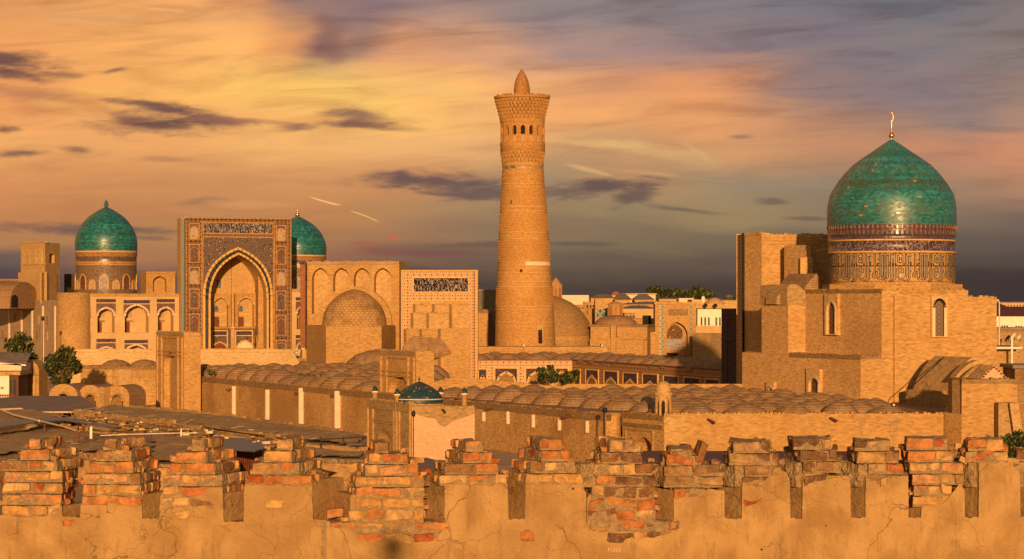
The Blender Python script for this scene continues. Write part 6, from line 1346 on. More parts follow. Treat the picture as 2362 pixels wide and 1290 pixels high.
# ---------------------------------------------------------------- stalls and flat mud roofs between parapet and mosque
def D_(py, z): return (H-z)*F/(py-HOR)
def G(px, py, z): Y = D_(py, z); return (X_(px, Y), Y)
def slab_house(name, pts, z, label, cat, roofmat, wallmat, th=.28, parapet=None, body=True, group=None):
    plan = [G(x, y, z) for x, y in pts]; c = (sum(p[0] for p in plan)/len(plan), sum(p[1] for p in plan)/len(plan))
    root = thing(name, (c[0], c[1], 0), label, cat, group)
    b = MB(); b.prism(plan, z-th, z, 0)
    if roofmat is M['mud']:                            # lumpy trodden mud, higher here and there
        xs = [p[0] for p in plan]; ys = [p[1] for p in plan]; st_ = .7
        def inside(x, y):
            r = False; n = len(plan)
            for i in range(n):
                (xa, ya), (xb, yb) = plan[i], plan[(i+1) % n]
                if (ya > y) != (yb > y) and x < (xb-xa)*(y-ya)/(yb-ya)+xa: r = not r
            return r
        hz = lambda x, y: z+.05+.20*max(0, noise.noise(Vector((x*.33, y*.42, z)))+.45)+.11*noise.noise(Vector((x*1.1, y*1.2, z)))
        nx, ny = int((max(xs)-min(xs))/st_)+1, int((max(ys)-min(ys))/st_)+1
        ins = {(i, j): inside(min(xs)+i*st_, min(ys)+j*st_) for i in range(nx+1) for j in range(ny+1)}
        for i in range(nx):
            for j in range(ny):
                if ins[i, j] and ins[i+1, j] and ins[i, j+1] and ins[i+1, j+1]:
                    q = [(min(xs)+a*st_, min(ys)+c2*st_) for a, c2 in ((i, j), (i+1, j), (i+1, j+1), (i, j+1))]
                    b.face([(x, y, hz(x, y)) for x, y in q], 0)
    b.build('roof', roofmat, root)
    if body:
        inn = [(c[0]+(p[0]-c[0])*.93, c[1]+(p[1]-c[1])*.96) for p in plan]; b = MB(); b.prism(inn, 0, z-th-.002, 0); b.build('walls', wallmat, root)
    else:
        for p in plan[::2]:
            b = MB(); q = (c[0]+(p[0]-c[0])*.94, c[1]+(p[1]-c[1])*.94); b.box((q[0], q[1], (z-th)/2), (.14, .14, z-th-.004), 0); b.build('post', M['wood'], root)
    if parapet:
        for seg in parapet:
            b = MB(); a, e = G(*seg[0], z), G(*seg[1], z); f_ = Fr(a[0], a[1], e[0], e[1], True); hh = seg[2] if len(seg) > 2 else .35; u = 0; r2 = random.Random(int(seg[0][0]))
            while u < f_.L:
                w = min(r2.uniform(.5, 1.4), f_.L-u); b.fbox(f_, (u, z+.002, u+w-.01, z+hh*r2.uniform(.7, 1.2)), -.35, 0, 0); u += w
            b.build('roof_kerb', M['mudlight'], root)
    return root
slab_house('mud_roof_row', [(250,936),(470,957),(700,983),(846,1006),(846,1036),(640,1013),(400,986),(165,957)], 3.0, 'long flat mud roofed market row beside the asphalt lane', 'market building', M['mud'], M['mudlight'], .35, [((400,985),(638,1012),.3),((170,957),(398,984),.5),((300,942),(560,968),.35),((560,969),(840,1007),.28)])
slab_house('mud_roof_house', [(-30,952),(90,948),(170,962),(120,975),(60,972),(-30,985)], 2.7, 'small flat mud roof behind the blue sheet canopy at far left', 'market building', M['mud'], M['mudlight'], .4)
slab_house('mud_roof_house', [(105,984),(190,992),(330,1000),(500,1022),(470,1066),(300,1052),(110,1040),(-30,1060),(-30,1008),(40,995)], 2.3, 'broad mud roof with pipe frame right behind the left merlons', 'market building', M['mud'], M['mudlight'], .5, [((108,986),(200,1000),.5),((200,1000),(330,1012),.3)])
slab_house('blue_canopy', [(-30,978),(100,962),(152,963),(278,984),(264,987),(145,968),(102,971),(-30,990)], 3.3, 'bent blue grey sheet canopy running in from the left edge', 'canopy', M['tinblue'], M['wood'], .10, None, False)
slab_house('blue_canopy', [(290,1001),(400,1006),(462,1020),(440,1032),(380,1020)], 3.0, 'blue grey sheet roof behind the white pipe post', 'canopy', M['tinblue'], M['wood'], .10, None, False)
slab_house('blue_canopy', [(505,1006),(560,1012),(628,1028),(588,1040),(505,1034)], 3.0, 'blue grey sheet roof over the slatted stall front', 'canopy', M['tinblue'], M['wood'], .10, None, False)
slab_house('grey_flat_roof', [(915,1052),(985,1056),(1040,1070),(1050,1105),(915,1100)], 2.6, 'grey flat roof at the foot of the pink walled tomb', 'market building', M['tin'], M['mudlight'], .2)
slab_house('ochre_house', [(340,1008),(455,1014),(520,1034),(520,1075),(330,1070)], 3.6, 'small ochre walled house between second and third merlon', 'market building', M['mud'], M['brick'], .2)
slab_house('mud_roof_house', [(640,1022),(760,1030),(850,1040),(850,1062),(700,1056)], 2.8, 'rough mud roof with iron railing left of the pink walled tomb', 'market building', M['mud'], M['mudlight'], .3, [((640,1030),(840,1046),.4)])
slab_house('maroon_roof', [(1470,1040),(1955,1041),(1965,1085),(1460,1085)], 2.3, 'dark red sheet roof along the foot of the bright west wall', 'market building', M['maroon'], M['brick_dark'], .14)
st = thing('felt_roof_stall', (X_(110, 245), 245, 0), 'market stall with a grey felt roof and an orange front panel', 'market stall')
b = MB(); q = [(*G(-30,925,3.0), 3.2), (*G(55,918,3.0), 3.25), (*G(188,918,3.0), 3.2), (*G(224,938,2.9), 2.9), (*G(170,948,2.8), 2.75), (*G(64,950,2.8), 2.8), (*G(50,942,2.8), 2.85), (*G(-30,946,2.8), 2.9)]
b.face(q, 0); b.face([(x, y, z-.15) for x, y, z in q[::-1]], 0)
for a, e in zip(q, q[1:]+q[:1]): b.face([(a[0], a[1], a[2]-.15), (e[0], e[1], e[2]-.15), e, a], 1)
b.build('roof', [M['tin'], M['white']], st)
b = MB(); a, e = G(93,948,2.8), G(143,948,2.8); f_ = Fr(a[0], a[1]+.5, e[0], e[1]+.5, True); b.fprism(f_, [(0, 0), (f_.L, 0), (f_.L, 2.6), (0, 2.6)], -.08, 0, 0, True); b.build('front_panel', M['orange'], st)
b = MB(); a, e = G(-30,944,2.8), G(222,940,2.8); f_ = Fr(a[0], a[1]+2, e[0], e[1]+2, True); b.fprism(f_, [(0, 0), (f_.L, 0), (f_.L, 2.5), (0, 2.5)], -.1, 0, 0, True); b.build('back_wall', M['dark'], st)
b = MB(); a, e = G(178,941,2.8), G(219,939,2.8); f_ = Fr(a[0], a[1]+.2, e[0], e[1]+.2, True); r_ = random.Random(4)
for k in range(12):
    u = f_.L*k/12; b.fbox(f_, (u, 2.55-r_.uniform(.5, 1.0), u+f_.L/12*.85, 2.58), -.05, r_.uniform(0, .1), 0)
b.build('hung_cloths', M['white2'], st)
# slatted stall front, tarpaulin, posts and pipes
sf = thing('slatted_stall', (*G(600,1060,2.0), 0), 'stall front of red brown slats under the blue sheet roof', 'market stall')
a, e = G(545,1034,2.6), G(606,1032,2.6); f_ = Fr(*a, *e, True); b = MB()
for k in range(14): b.fbox(f_, (f_.L*k/14, 0, f_.L*k/14+.09, 2.6), -.06, 0, 0)
b.build('slats', [M['door']], sf); b = MB(); b.fprism(f_, [(0, 0), (f_.L, 0), (f_.L, 2.5), (0, 2.5)], -.5, -.4, 0, True); b.build('back_wall', M['wood'], sf)
tp = thing('tarpaulin_shelter', (*G(768,1090,2.2), 0), 'black tarpaulin shelter between the fourth and fifth merlon', 'shelter')
b = MB(); q = [(*G(741,1062,2.4), 2.45), (*G(778,1054,2.4), 2.5), (*G(791,1068,2.3), 2.3), (*G(791,1082,2.0), 1.9), (*G(741,1094,1.9), 1.7)]
b.face(q, 0); b.face([(x, y, z-.04) for x, y, z in q[::-1]], 0); b.build('sheet', M['cloth'], tp)
for x in (760, 788):
    b = MB(); g_ = G(x, 1080, 2.0); b.box((g_[0], g_[1], .85), (.16, .16, 1.7), 0); b.build('post', M['gold'], tp)
b = MB(); plan = [G(752,1150,1.0), G(812,1150,1.0), G(812,1230,1.0), G(752,1230,1.0)]; n_ = 14
x0, x1 = plan[3][0], plan[2][0]
for k in range(n_):
    xa, xb = x0+(x1-x0)*k/n_, x0+(x1-x0)*(k+1)/n_; xm = (xa+xb)/2
    for (p_, q_, za, zb_) in ((xa, xm, 1.0, 1.07), (xm, xb, 1.07, 1.0)): b.face([(p_, plan[3][1], za), (q_, plan[3][1], zb_), (q_, plan[0][1], zb_), (p_, plan[0][1], za)], 0)
cshed = b.build('corrugated_roof', M_plain('blue_corrugated_sheet', (.17,.17,.24), .5, .15)); tag(cshed, 'blue corrugated sheet seen through the gap beside the tallest merlon', 'roof')
pf = thing('pipe_frame', (*G(420,1040,2.3), 0), 'white pipe frame on a post above the left mud roofs', 'pipe frame')
Yp_ = D_(1035, 2.3); b = MB(); b.tube(P(418,1040,Yp_), P(418,990,Yp_), .07, 0, 6); b.build('post', M['white2'], pf)
b = MB(); b.poly_tube([P(232,1005,Yp_), P(300,1002,Yp_), P(418,999,Yp_), P(456,999,Yp_)], .05, 0); b.build('pipe', M['wire'], pf)
for x in (304, 350):
    b = MB(); b.tube(P(x,1001,Yp_), P(x,1022,Yp_), .035, 0); b.build('stay', M['darkmetal'], pf)
tr_ = thing('iron_trestle', (*G(190,1022,2.3), 0), 'rusty iron trestle holding a white board on a mud roof', 'trestle'); Yt = D_(1024, 2.3)
b = MB()
for x in (181, 193, 206): b.tube(P(x,983,Yt), P(x-14,1025,Yt), .045, 0); b.tube(P(x,983,Yt+.6), P(x+1,1025,Yt+.6), .045, 0)
b.tube(P(180,983,Yt), P(209,985,Yt), .04, 0); b.build('legs', M['door'], tr_)
b = MB(); b.box(tuple(P(210,998,Yt)), (.20, .05, 1.0), 0); b.build('board', M['white2'], tr_)
b = MB(); hp = [G(-20,938,3.4)+(3.45,), G(30,958,3.4)+(3.45,), G(90,974,3.3)+(3.42,), G(150,986,2.6)+(2.65,), G(182,993,2.5)+(2.4,)]; b.poly_tube([Vector(p) for p in hp], .09, 0, 6)
tag(b.build('roof_pipe', M['wire']), 'pale pipe snaking down over the blue canopy at far left', 'pipe')
rl = thing('iron_railing', (*G(790,1040,2.8), 0), 'thin black iron railing on the mud roof left of the tomb', 'railing'); Yr = D_(1040, 2.8)
b = MB(); b.tube(P(700,1016,Yr), P(846,1008,Yr), .05, 0); b.tube(P(725,1045,Yr), P(846,1036,Yr), .04, 0); b.build('rail', M['darkmetal'], rl)
for x in (740, 792):
    b = MB(); b.tube(P(x,1008,Yr), P(x,1062 if x == 740 else 1020,Yr), .05, 0); b.build('post', M['darkmetal'], rl)
def wire_thing(name, pts, r, mat, label, cat):
    bb = MB(); bb.poly_tube(pts, r, 0, 5); return tag(bb.build(name, mat), label, cat)
wire_thing('slack_cable', [Vector((*G(470,985,3.4), 3.4)), Vector((*G(560,998,3.2), 3.15)), Vector((*G(660,1012,3.3), 3.3)), Vector((*G(740,1016,3.4), 3.4))], .05, M['darkmetal'], 'black cable sagging along the mud roofs left of the railing', 'cable')
b = MB(); r_ = random.Random(77)                      # sticks, broken bricks and boards lying about on the roofs
for k in range(190):
    px = r_.uniform(150, 700); py = 950+(px-150)*.105+r_.uniform(0, 26); z = 3.0; g_ = G(px, py, z)
    if r_.random() < .45: a = r_.uniform(0, 6.3); L = r_.uniform(.6, 2.6); b.tube((g_[0], g_[1], z+.06), (g_[0]+L*cos(a), g_[1]+L*sin(a), z+r_.uniform(.06, .5)), .035, r_.choice((0, 1, 1)), 4)
    else: s = r_.uniform(.1, .35); b.box((g_[0], g_[1], z+s*.3), (s*1.6, s, s*.6), r_.choice((1, 1, 1, 1, 2)), r_.uniform(0, 3))
for k in range(60):
    px = r_.uniform(0, 330); py = r_.uniform(1005, 1050); z = 2.3; g_ = G(px, py, z); s = r_.uniform(.08, .3); b.box((g_[0], g_[1], z+s*.3), (s*2.2, s, s*.6), r_.choice((1, 1, 1, 0)), r_.uniform(0, 3))
o = b.build('roof_rubble', [M['wood'], M['mudlight'], M['white']]); o['kind'] = 'stuff'
# ================================================================ little domed tomb in front of the mosque
YT = 198.0; tb = thing('domed_tomb', (X_(970, YT), YT, 0), 'small square tomb with a dull teal dome and a pink rendered side wall', 'tomb')
Yt1 = vface(950, YT, 102); ftn = Fr(848, Yt1, 950, YT); ftw = Fr(950, YT, 1095, YT); zT = Z_(938, YT)
b = MB(); c_ = ftw.p(ftw.L, 0); cb = Vector((c_.x, c_.y, 0))-VD*ftn.L*.86
g = ftn.q; ap = arch_pts(g(868, 1000)[0], g(903, 1000)[0], .03, g(885, 1042)[1], g(886, 988)[1], 8)
b.panel(ftn, [(0, 0), (ftn.L, 0), (ftn.L, zT), (0, zT)], [ap], 0, .9, (0, 0, 1)); pA, pB = ftn.p(0, 0), ftn.p(ftn.L, 0)
b.face([(pA.x, pA.y, zT), (pB.x, pB.y, zT), (c_.x, c_.y, zT), (cb.x, cb.y, zT)], 0); b.face([(c_.x, c_.y, 0), (cb.x, cb.y, 0), (cb.x, cb.y, zT), (c_.x, c_.y, zT)], 0); b.face([(cb.x, cb.y, 0), (pA.x, pA.y, 0), (pA.x, pA.y, zT), (cb.x, cb.y, zT)], 0)
b.build('north_wall', [M['brick_grey'], M['brick']], tb)
b = MB(); b.fprism(ftw, [(0, 0), (ftw.L, 0), (ftw.L, zT), (0, zT)], -.3, .004, 0); u = ftw.L
pt = [(u*.12, zT-.75), (u*.25, zT-.95), (u*.36, zT-1.0), (u*.45, zT-1.6), (u*.53, zT-1.75), (u*.6, zT-1.45), (u*.7, zT-1.15), (u*.82, zT-.95), (u, zT-.6), (u, zT), (.05, zT), (.05, zT-.45)]
b.fprism(ftw, pt, 0, .03, 1); b.build('west_wall', [M['pink'], M['brick_grey']], tb)
b = MB(); coping(b, ftw, .3, ftw.L, zT+.02, 0, 61, .28, .22, -.5, .06); coping(b, ftn, 0, ftn.L-.2, zT+.25, 0, 62, .28, .75, -.5, .14); b.build('brick_cornice', M['brick_grey'], tb)
b = MB()
for t in (.02, .14, .62, .74, .97): b.fprism(ftn, rpts((ftn.L*t-.09, 0, ftn.L*t+.09, zT-.5)), 0, .16, 0)
for z in (zT-1.5, zT-1.7): b.fprism(ftn, rpts((ftn.L*.14, z, ftn.L*.62, z+.1)), 0, .12, 0)
b.fprism(ftn, rpts((ftn.L*.76, zT-3.0, ftn.L*.95, zT-1.2)), 0, .05, 1); b.build('panel_moulding', [M['brick'], M['brick_grey']], tb)
def post(px, Y, yt, zb, name='corner_post'):
    bb = MB(); c = pv(px, Y); r = 6.2*Y/F; zt = Z_(yt, Y); bb.lathe(c, [(r, zb), (r, zt), (r*1.3, zt+.05), (r*1.3, zt+.16)], 12, 0); o = bb.build(name, M['brick'], tb)
    bb = MB(); bb.lathe(c, [(r*1.28, zt+.16), (r*1.28, zt+.26)], 12, 1); bb.lathe(c, [(r*1.25, zt+.26), (r*1.0, zt+.5), (r*.5, zt+.68), (.02, zt+.76)], 12, 0); bb.build('post_dome', [M['turqmini'], M['white2']], o)
post(916, ftn.p(ftn.L*.66, 0).y-.05, 916, 0); post(865, Yt1-.2, 909, zT-.1); post(1016, YT+6.5, 912, zT-.5); post(1071, YT+3.2, 914, zT-.5)
cT = pv(967, YT+3.6); sT = (YT+3.6)/F; Yd_ = YT+3.6
b = MB(); b.lathe(cT, px_prof([(945,56),(930,56)], Yd_), 32, 0); b.build('drum', M['brick'], tb)
b = MB(); b.lathe(cT, px_prof([(930,55),(925,55.2),(921,54.6),(919,54.4),(912,51),(903,43.5),(895,33),(888,20.5),(882.5,8),(880,1)], Yd_), 40, 0, mfun=lambda j: 1 if j == 2 else 0); dmo = b.build('dome', [M['turqmini'], M['white']], tb)
b = MB(); b.tube((cT[0], cT[1], Z_(881, Yd_)), (cT[0], cT[1], Z_(868, Yd_)), .04, 0); b.sphere((cT[0], cT[1], Z_(876, Yd_)), .1, 0, 8); b.build('finial', M['turqmini'], dmo)
b = MB(); u, z = ftw.q(1023, 948); b.tube(ftw.p(u-.1, z+.1, 0), ftw.p(u+.15, z-.1, .5), .11, 0, 6); b.build('rain_spout', M['wood'], tb)
b = MB(); u = ftw.q(953.5, 980)[0]; b.tube(ftw.p(u, 0, .12), ftw.p(u, zT-.9, .12), .045, 0, 6); b.sphere(ftw.p(u+.02, zT-.6, .14), .17, 0, 8, 1.7); b.build('wall_lamp', M['darkmetal'], tb)
# ================================================================ vaulted brick hall at the right
vh = thing('vaulted_hall', (X_(2270, 201), 195, 0), 'brick hall with stepped barrel vaults and a pale gable, right of the prayer hall', 'hall')
YV = 193.0; Yv1 = vface(2218, YV, 44); fvw = Fr(2218, YV, 2347, YV); zv = fvw.q(2280, 876)[1]
b = MB(); b.prism([pv(2176, Yv1), pv(2218, YV), pv(2347, YV), pv(2347, 208), pv(2185, 208)], 0, fvw.q(2280, 955)[1], 0); b.build('lower_block', M['brick_wall'], vh)
b = MB(); b.fprism(fvw, [(0.01, 0), (fvw.L, 0), (fvw.L, zv), (.01, zv)], -6, .02, 0, True); coping(b, fvw, 0, fvw.L, zv+.03, 1, 71, .4, .35, -.6, .07); b.build('west_face', [M['brick'], M['brick_dark']], vh)
Yv2 = vface(2218, YV+.4, 22); b = MB(); b.prism([pv(2196, Yv2), (pv(2218, YV+.4)[0]+.05, YV+.4), (pv(2218, 200)[0], 200), pv(2200, 200)], 0, zv-.05, 0); b.build('north_face', M['brick_grey'], vh)
Yv3 = 214.0; Yv4 = vface(2173, Yv3, 84); b = MB(); zq_ = Z_(903, Yv3); b.prism([pv(2089, Yv4), pv(2173, Yv3), pv(2200, Yv3), pv(2235, 221), pv(2112, 221.9)], 3, zq_, 0); b.build('rear_block', M['brick_grey'], vh)
b = MB(); fr3 = Fr(2173, Yv3, 2199, Yv3); b.fprism(fr3, [(0.01, 3), (fr3.L, 3), (fr3.L, zq_-.1), (.01, zq_-.1)], 0, .02, 0); b.build('lit_face', M['brick'], vh)
def barrel(pts, Y, npx, m, nm, thick=0):
    q = [P(x, y, Y) for x, y in pts]; L = npx/F*Y/.66; bb = MB(); extrude(bb, q, -VD*L, 0, True, 1); return bb.build(nm, m, vh)
vm = M_brick('grey_vault_brick', (.44,.27,.125), .4, .4, 1.6, 3.0)
barrel([(2190,906),(2192,897),(2202,873),(2214,853),(2228,836),(2243,824),(2262,826),(2290,850),(2330,906)], 213.5, 92, [vm, M['brick_pale']], 'vault')
barrel([(2200,876),(2210,862),(2222,849),(2236,839),(2256,831),(2285,850),(2310,880)], 211.5, 14, [vm, M['brick_pale']], 'vault')
barrel([(2216,877),(2228,866),(2242,853),(2258,842),(2275,838),(2300,850),(2325,880)], 209.5, 6, [M['brick_pale'], M['brick_pale']], 'vault_rib')
barrel([(2262,874),(2272,862),(2284,850),(2292,842),(2302,850),(2314,862),(2324,874)], 193.8, 34, [vm, M['pink']], 'vault')
b = MB(); q_ = [(2262,874),(2272,862),(2284,850),(2292,842),(2302,850),(2314,862),(2324,874)]
for (x0, y0), (x1, y1) in zip(q_[:-1], q_[1:]):
    for t in (.2, .7):
        p = P(x0+(x1-x0)*t, y0+(y1-y0)*t+3.5, 193.7); b.box(tuple(p), (.16, .08, .14), 0, 0)
b.build('gable_brick_dots', M['door'], vh)
b = MB(); fq = Fr(2304, 191.5, 2345, 191.5); r = fq.rect(2303, 930, 2345, 1062, 0); b.fprism(fq, rpts(r), -1.6, 0, 0, True); b.build('low_buttress', M['brick_grey'], vh)
b = MB(); bp = [P(2303, 930, 191.2), P(2327, 930, 191.2), P(2352, 1000, 191.2), P(2352, 1070, 191.2), P(2303, 1070, 191.2)]
extrude(b, [P(2326,930,191.3), P(2346,930,191.3), P(2366,1070,191.3), P(2346,1070,191.3)], Vector((0, -.5, 0)), 0); b.build('raking_buttress', M['brick_pale'], vh)
b = MB(); b.tube(P(2080,945,213.7), P(2086,920,213.7), .05, 0); b.tube(P(2086,920,213.7), P(2095,900,213.7), .05, 0); b.tube(P(2095,900,213.7), P(2178,824,216), .05, 0); b.build('cable', M['darkmetal'], vh)
b = MB(); fq = Fr(2347, 206, 2420, 206); b.fprism(fq, rpts(fq.rect(2341, 848, 2420, 1080, 0)), -5, 0, 0, True); b.fbox(fq, fq.rect(2334, 842, 2420, 850, 0), -5.2, .4, 1)
tag(b.build('brown_house', [M['brick_dark'], M['tin']]), 'tall plain brown wall at the right edge beside the vaulted hall', 'house')
for x, y, Y in ((1322,826,352),(683,814,366),(2060,934,198),(1388,797,373),(1207,797,372)):
    lab = {1322:'small white floodlight on the corner of the tiled gallery roof',683:'small floodlight on the end of the pale square wall',2060:'pair of small floodlights at the foot of the rusty drainpipe',1388:'black floodlight on a stand right of the minaret',1207:'grey floodlight on the terrace at the foot of the minaret'}[x]
    fl9 = thing('floodlight', tuple(P(x, y+8, Y)), lab, 'floodlight'); s = Y/F*4.5
    b = MB(); p = P(x, y, Y); b.box((p.x, p.y, p.z), (s*1.5, s, s*1.3), 0, .4); b.build('lamp_head', M['darkmetal'] if x != 1207 else M['tin'], fl9)
    b = MB(); b.box((p.x+.05, p.y-s*.55, p.z), (s*1.1, s*.1, s*.9), 0, .4); b.build('glass', M['white2'], fl9)
    b = MB(); b.tube(P(x, y+9, Y), P(x, y+1, Y), s*.16, 0); b.build('stand', M['darkmetal'], fl9)
lp = thing('street_lamp', (X_(1393, 192), 192, 0), 'thin black lamp post with a round head before the long wall', 'street lamp')
b = MB(); b.tube((X_(1392, 192), 192, 0), P(1394, 948, 192), .09, 0, 7, .07); b.build('pole', M['darkmetal'], lp); b = MB(); b.sphere(P(1395, 946, 192), .22, 0, 10); b.tube(P(1390, 943, 192), P(1399, 943, 192), .1, 0); b.build('lamp_head', M['darkmetal'], lp)
lp = thing('street_lamp', (X_(97, 392), 392, 0), 'tall slim lamp post in front of the grey flank wall at far left', 'street lamp')
b = MB(); b.tube((X_(97, 392), 392, 0), P(99, 738, 392), .10, 0, 7, .06); b.build('pole', M['wood'], lp); b = MB(); b.sphere(P(99, 735, 392), .28, 0, 8, 1.5); b.build('lamp_head', M['darkmetal'], lp)
# ================================================================ the old town behind the minaret
bm_ = thing('brick_madrasa', (X_(1400, 410), 410, 0), 'brick madrasa with a large plain dome behind the minaret', 'madrasa')
YQ = 408.0; b = MB(); cq = pv(1268, YQ); b.lathe(cq, px_prof([(776,99),(770,98.5),(755,95),(740,89.5),(725,80),(710,66),(698,50),(689,32),(683,12),(681.5,.5)], YQ), 56, 0); b.build('dome', M_brick('bristly_dome_brick', (.36,.21,.085), .3, .5, 3.0, 2.6), bm_)
b = MB(); b.lathe(cq, px_prof([(900,103),(792,102),(791,99),(775,99)], YQ), 56, 0); b.build('drum', M['brick'], bm_)
fbq = Fr(1362, 402, 1493, 400); r = fbq.rect
b = MB(); zt = fbq.q(1430, 750)[1]; b.fprism(fbq, [(0, 0), (fbq.L, 0), (fbq.L, zt), (0, zt)], -10, 0, 0, True)
b.fprism(fbq, rpts(r(1362, 782, 1486, 900)), 0, .7, 0); b.fbox(fbq, r(1385, 779, 1492, 783), 0, .9, 0); b.fprism(fbq, rpts(r(1411, 752, 1423, 900)), 0, 1.2, 0); b.fbox(fbq, (-.2, zt-.3, fbq.L+.2, zt+.05), -10, .3, 1)
b.build('hall_block', [M['brick'], M['brick_dark']], bm_)
b = MB(); cq2 = pv(1420, 407); b.lathe(cq2, px_prof([(752,50),(746,49),(738,43),(731,30),(727.5,14),(727,.5)], 407), 36, 0); b.build('flat_dome', M['brick_roof'], bm_)
b = MB(); f2 = Fr(1388, 401, 1396, 401); b.lathe(pv(1395, 399), px_prof([(822,10),(806,9),(798,5),(796,.3)], 399), 16, 0); b.build('stub_tower', M['brick_pale'], bm_)
f3 = Fr(1488, 404, 1513, 404); b = MB(); b.fprism(f3, rpts(f3.rect(1488, 766, 1514, 900, 0)), -6, 0, 0, True); b.build('side_wall', M['brick'], bm_)
tg = thing('tiled_gate', (X_(1560, 408), 408, 0), 'tall brick gate with zigzag tiled edges and a lattice filled arch', 'gate')
ft = Fr(1511, 408, 1606, 408); zt = ft.q(1558, 698)[1]; b = MB(); g = ft.q
ap = arch_pts(g(1537, 800)[0], g(1586, 800)[0], .03, g(1562, 774)[1], g(1562, 743)[1], 9)
b.panel(ft, [(0, 0), (ft.L, 0), (ft.L, zt), (0, zt)], [ap], 0, 1.6, (0, 0, 0)); b.fband(ft, [(0, 0), (ft.L, 0), (ft.L, zt), (0, zt)], -5, 0, 0); b.fbox(ft, (-.15, zt-.25, ft.L+.15, zt+.1), -5, .25, 1); b.build('gate_wall', [M['brick'], M['brick_pale']], tg)
for x0, x1 in ((1520.5,1530),(1590,1596)):
    tilep(ft, ft.rect(x0, 700, x1, 900, 0), 0, M['zigzag'], 'tile_pilaster', tg)
tilep(ft, ft.rect(1542, 713, 1587, 728, 0), 0, M_mosaic('gate_inscription', (.16,.10,.05), (.40,.28,.17), 1.4, .5, (.40,.24,.10), .85, True, .1), 'inscription_panel', tg)
b = MB(); za, zb = g(1562, 749)[1], g(1562, 782)[1]; uu0, uu1 = g(1540, 790)[0], g(1576, 790)[0]; b.fprism(ft, arch_pts(uu0, uu1, zb, zb+.9, za, 7), -1.6, -1.5, 0); b.build('tympanum', M_mosaic('stone_lattice', (.08,.045,.022), (.34,.19,.08), 1.0, .5, (.30,.16,.06), .85, True, .1), tg)
b = MB(); b.fprism(ft, rpts(ft.rect(1537, 782, 1577, 806, -1.5)), -1.6, -1.48, 0); b.build('tile_lintel', M['mos_dark'], tg)
b = MB(); b.fprism(ft, rpts(ft.rect(1538, 814, 1563, 900, -1.5)), -1.6, -1.46, 0); b.build('door', M['dark'], tg)
fwl = Fr(1598, 403, 1639, 401); b = MB(); b.fprism(fwl, rpts(fwl.rect(1598, 769, 1639, 900, 0)), -4, 0, 0, True); tag(b.build('plain_wall', M['brick_grey']), 'plain shaded wall right of the tiled gate', 'wall')
# lantern turrets
def turret(px, Y, wpx, y0, y1, yc, label):
    t = thing('lantern_turret', (X_(px, Y), Y, 0), label, 'turret'); c = pv(px, Y); r = wpx/2*Y/F; b = MB()
    b.lathe(c, [(r, 2), (r, Z_(y1, Y))], 8, 0, a0=.39, a1=.39+2*pi, smooth=False); b.lathe(c, [(r*1.12, Z_(y1, Y)), (r*1.12, Z_(y1-2, Y)), (r*.95, Z_(y1-2, Y)), (r*.5, Z_((y1+yc)/2-2, Y)), (.02, Z_(yc, Y))], 8, 0, smooth=False); b.build('turret_body', M['brick'], t)
    for k in range(8):
        a = .39+pi/8+2*pi*k/8
        if sin(a) > .2: continue
        tt = Vector((-sin(a), cos(a))); pc = Vector((c[0]+r*.925*cos(a), c[1]+r*.925*sin(a))); w = r*.2; fr = Fr(pc.x-tt.x*w, pc.y-tt.y*w, pc.x+tt.x*w, pc.y+tt.y*w, True)
        b = MB(); zb, za = Z_(y0-(y0-y1)*.12, Y), Z_(y1+(y0-y1)*.15, Y); b.fprism(fr, arch_pts(0, 2*w, zb, zb+(za-zb)*.7, za, 4), -.1, .05, 0); b.build('blind_arch', M_plain('rust_brick_infill', (.34,.15,.05), .8, .2), t)
turret(1282, 436, 30, 690, 659, 640, 'domed lantern turret peeping out right of the minaret shaft')
turret(1420, 425, 36, 729, 703, 695, 'squat lantern turret above the flat brick dome')
# houses
def house(name, x0, x1, yt, Y, dep, wall, label, roof=None, rh=0, wins=(), cat='house', group=None, yb=None, winmat='glass', roofover=.3):
    f_ = Fr(x0, Y, x1, Y); zt = Z_(yt, Y); c = f_.p(f_.L/2, 0, -dep/2); t = thing(name, (c.x, c.y, 0), label, cat, group)
    b = MB(); b.fprism(f_, [(0, 0), (f_.L, 0), (f_.L, zt), (0, zt)], -dep, 0, 0, True); b.build('wall', wall, t)
    if roof:
        b = MB(); o = roofover; zr = zt+.02; h_ = rh*Y/F
        e = [f_.p(-o, zr, o), f_.p(f_.L+o, zr, o), f_.p(f_.L+o, zr, -dep-o), f_.p(-o, zr, -dep-o)]
        if h_ > 0:
            k = min(f_.L*.3, dep*.5); r0, r1 = f_.p(k, zr+h_, -dep/2), f_.p(f_.L-k, zr+h_, -dep/2)
            for q in ((e[0], e[1], r1, r0), (e[1], e[2], r1), (e[2], e[3], r0, r1), (e[3], e[0], r0), (e[3], e[2], e[1], e[0])): b.face(q, 0)
        else: b.fbox(f_, (-o, zr, f_.L+o, zr+.35), -dep-o, o, 0)
        b.build('roof', roof, t)
    for (wx0, wx1, wy0, wy1, arch) in wins:
        b = MB(); q = f_.rect(wx0, wy0, wx1, wy1, 0); b.fprism(f_, arch_pts(q[0], q[2], q[1], q[1]+(q[3]-q[1])*.75, q[3], 4) if arch else rpts(q), -.1, .06, 0); b.build('window', M[winmat], t)
    return t
wh = house('white_house', 1609, 1668, 704, 430, 12, M['white2'], 'white house with narrow arched windows and a pale dome, right of the tiled gate', wins=[(x, x+4.2, 731, 751, True) for x in (1616,1624.5,1633,1650,1658.5)])
b = MB(); f_ = Fr(1604, 428.5, 1668, 428.5); b.fprism(f_, rpts(f_.rect(1606, 752, 1668, 900, 0)), -1.2, 0, 0, True); b.build('lower_wall', M['plaster'], wh)
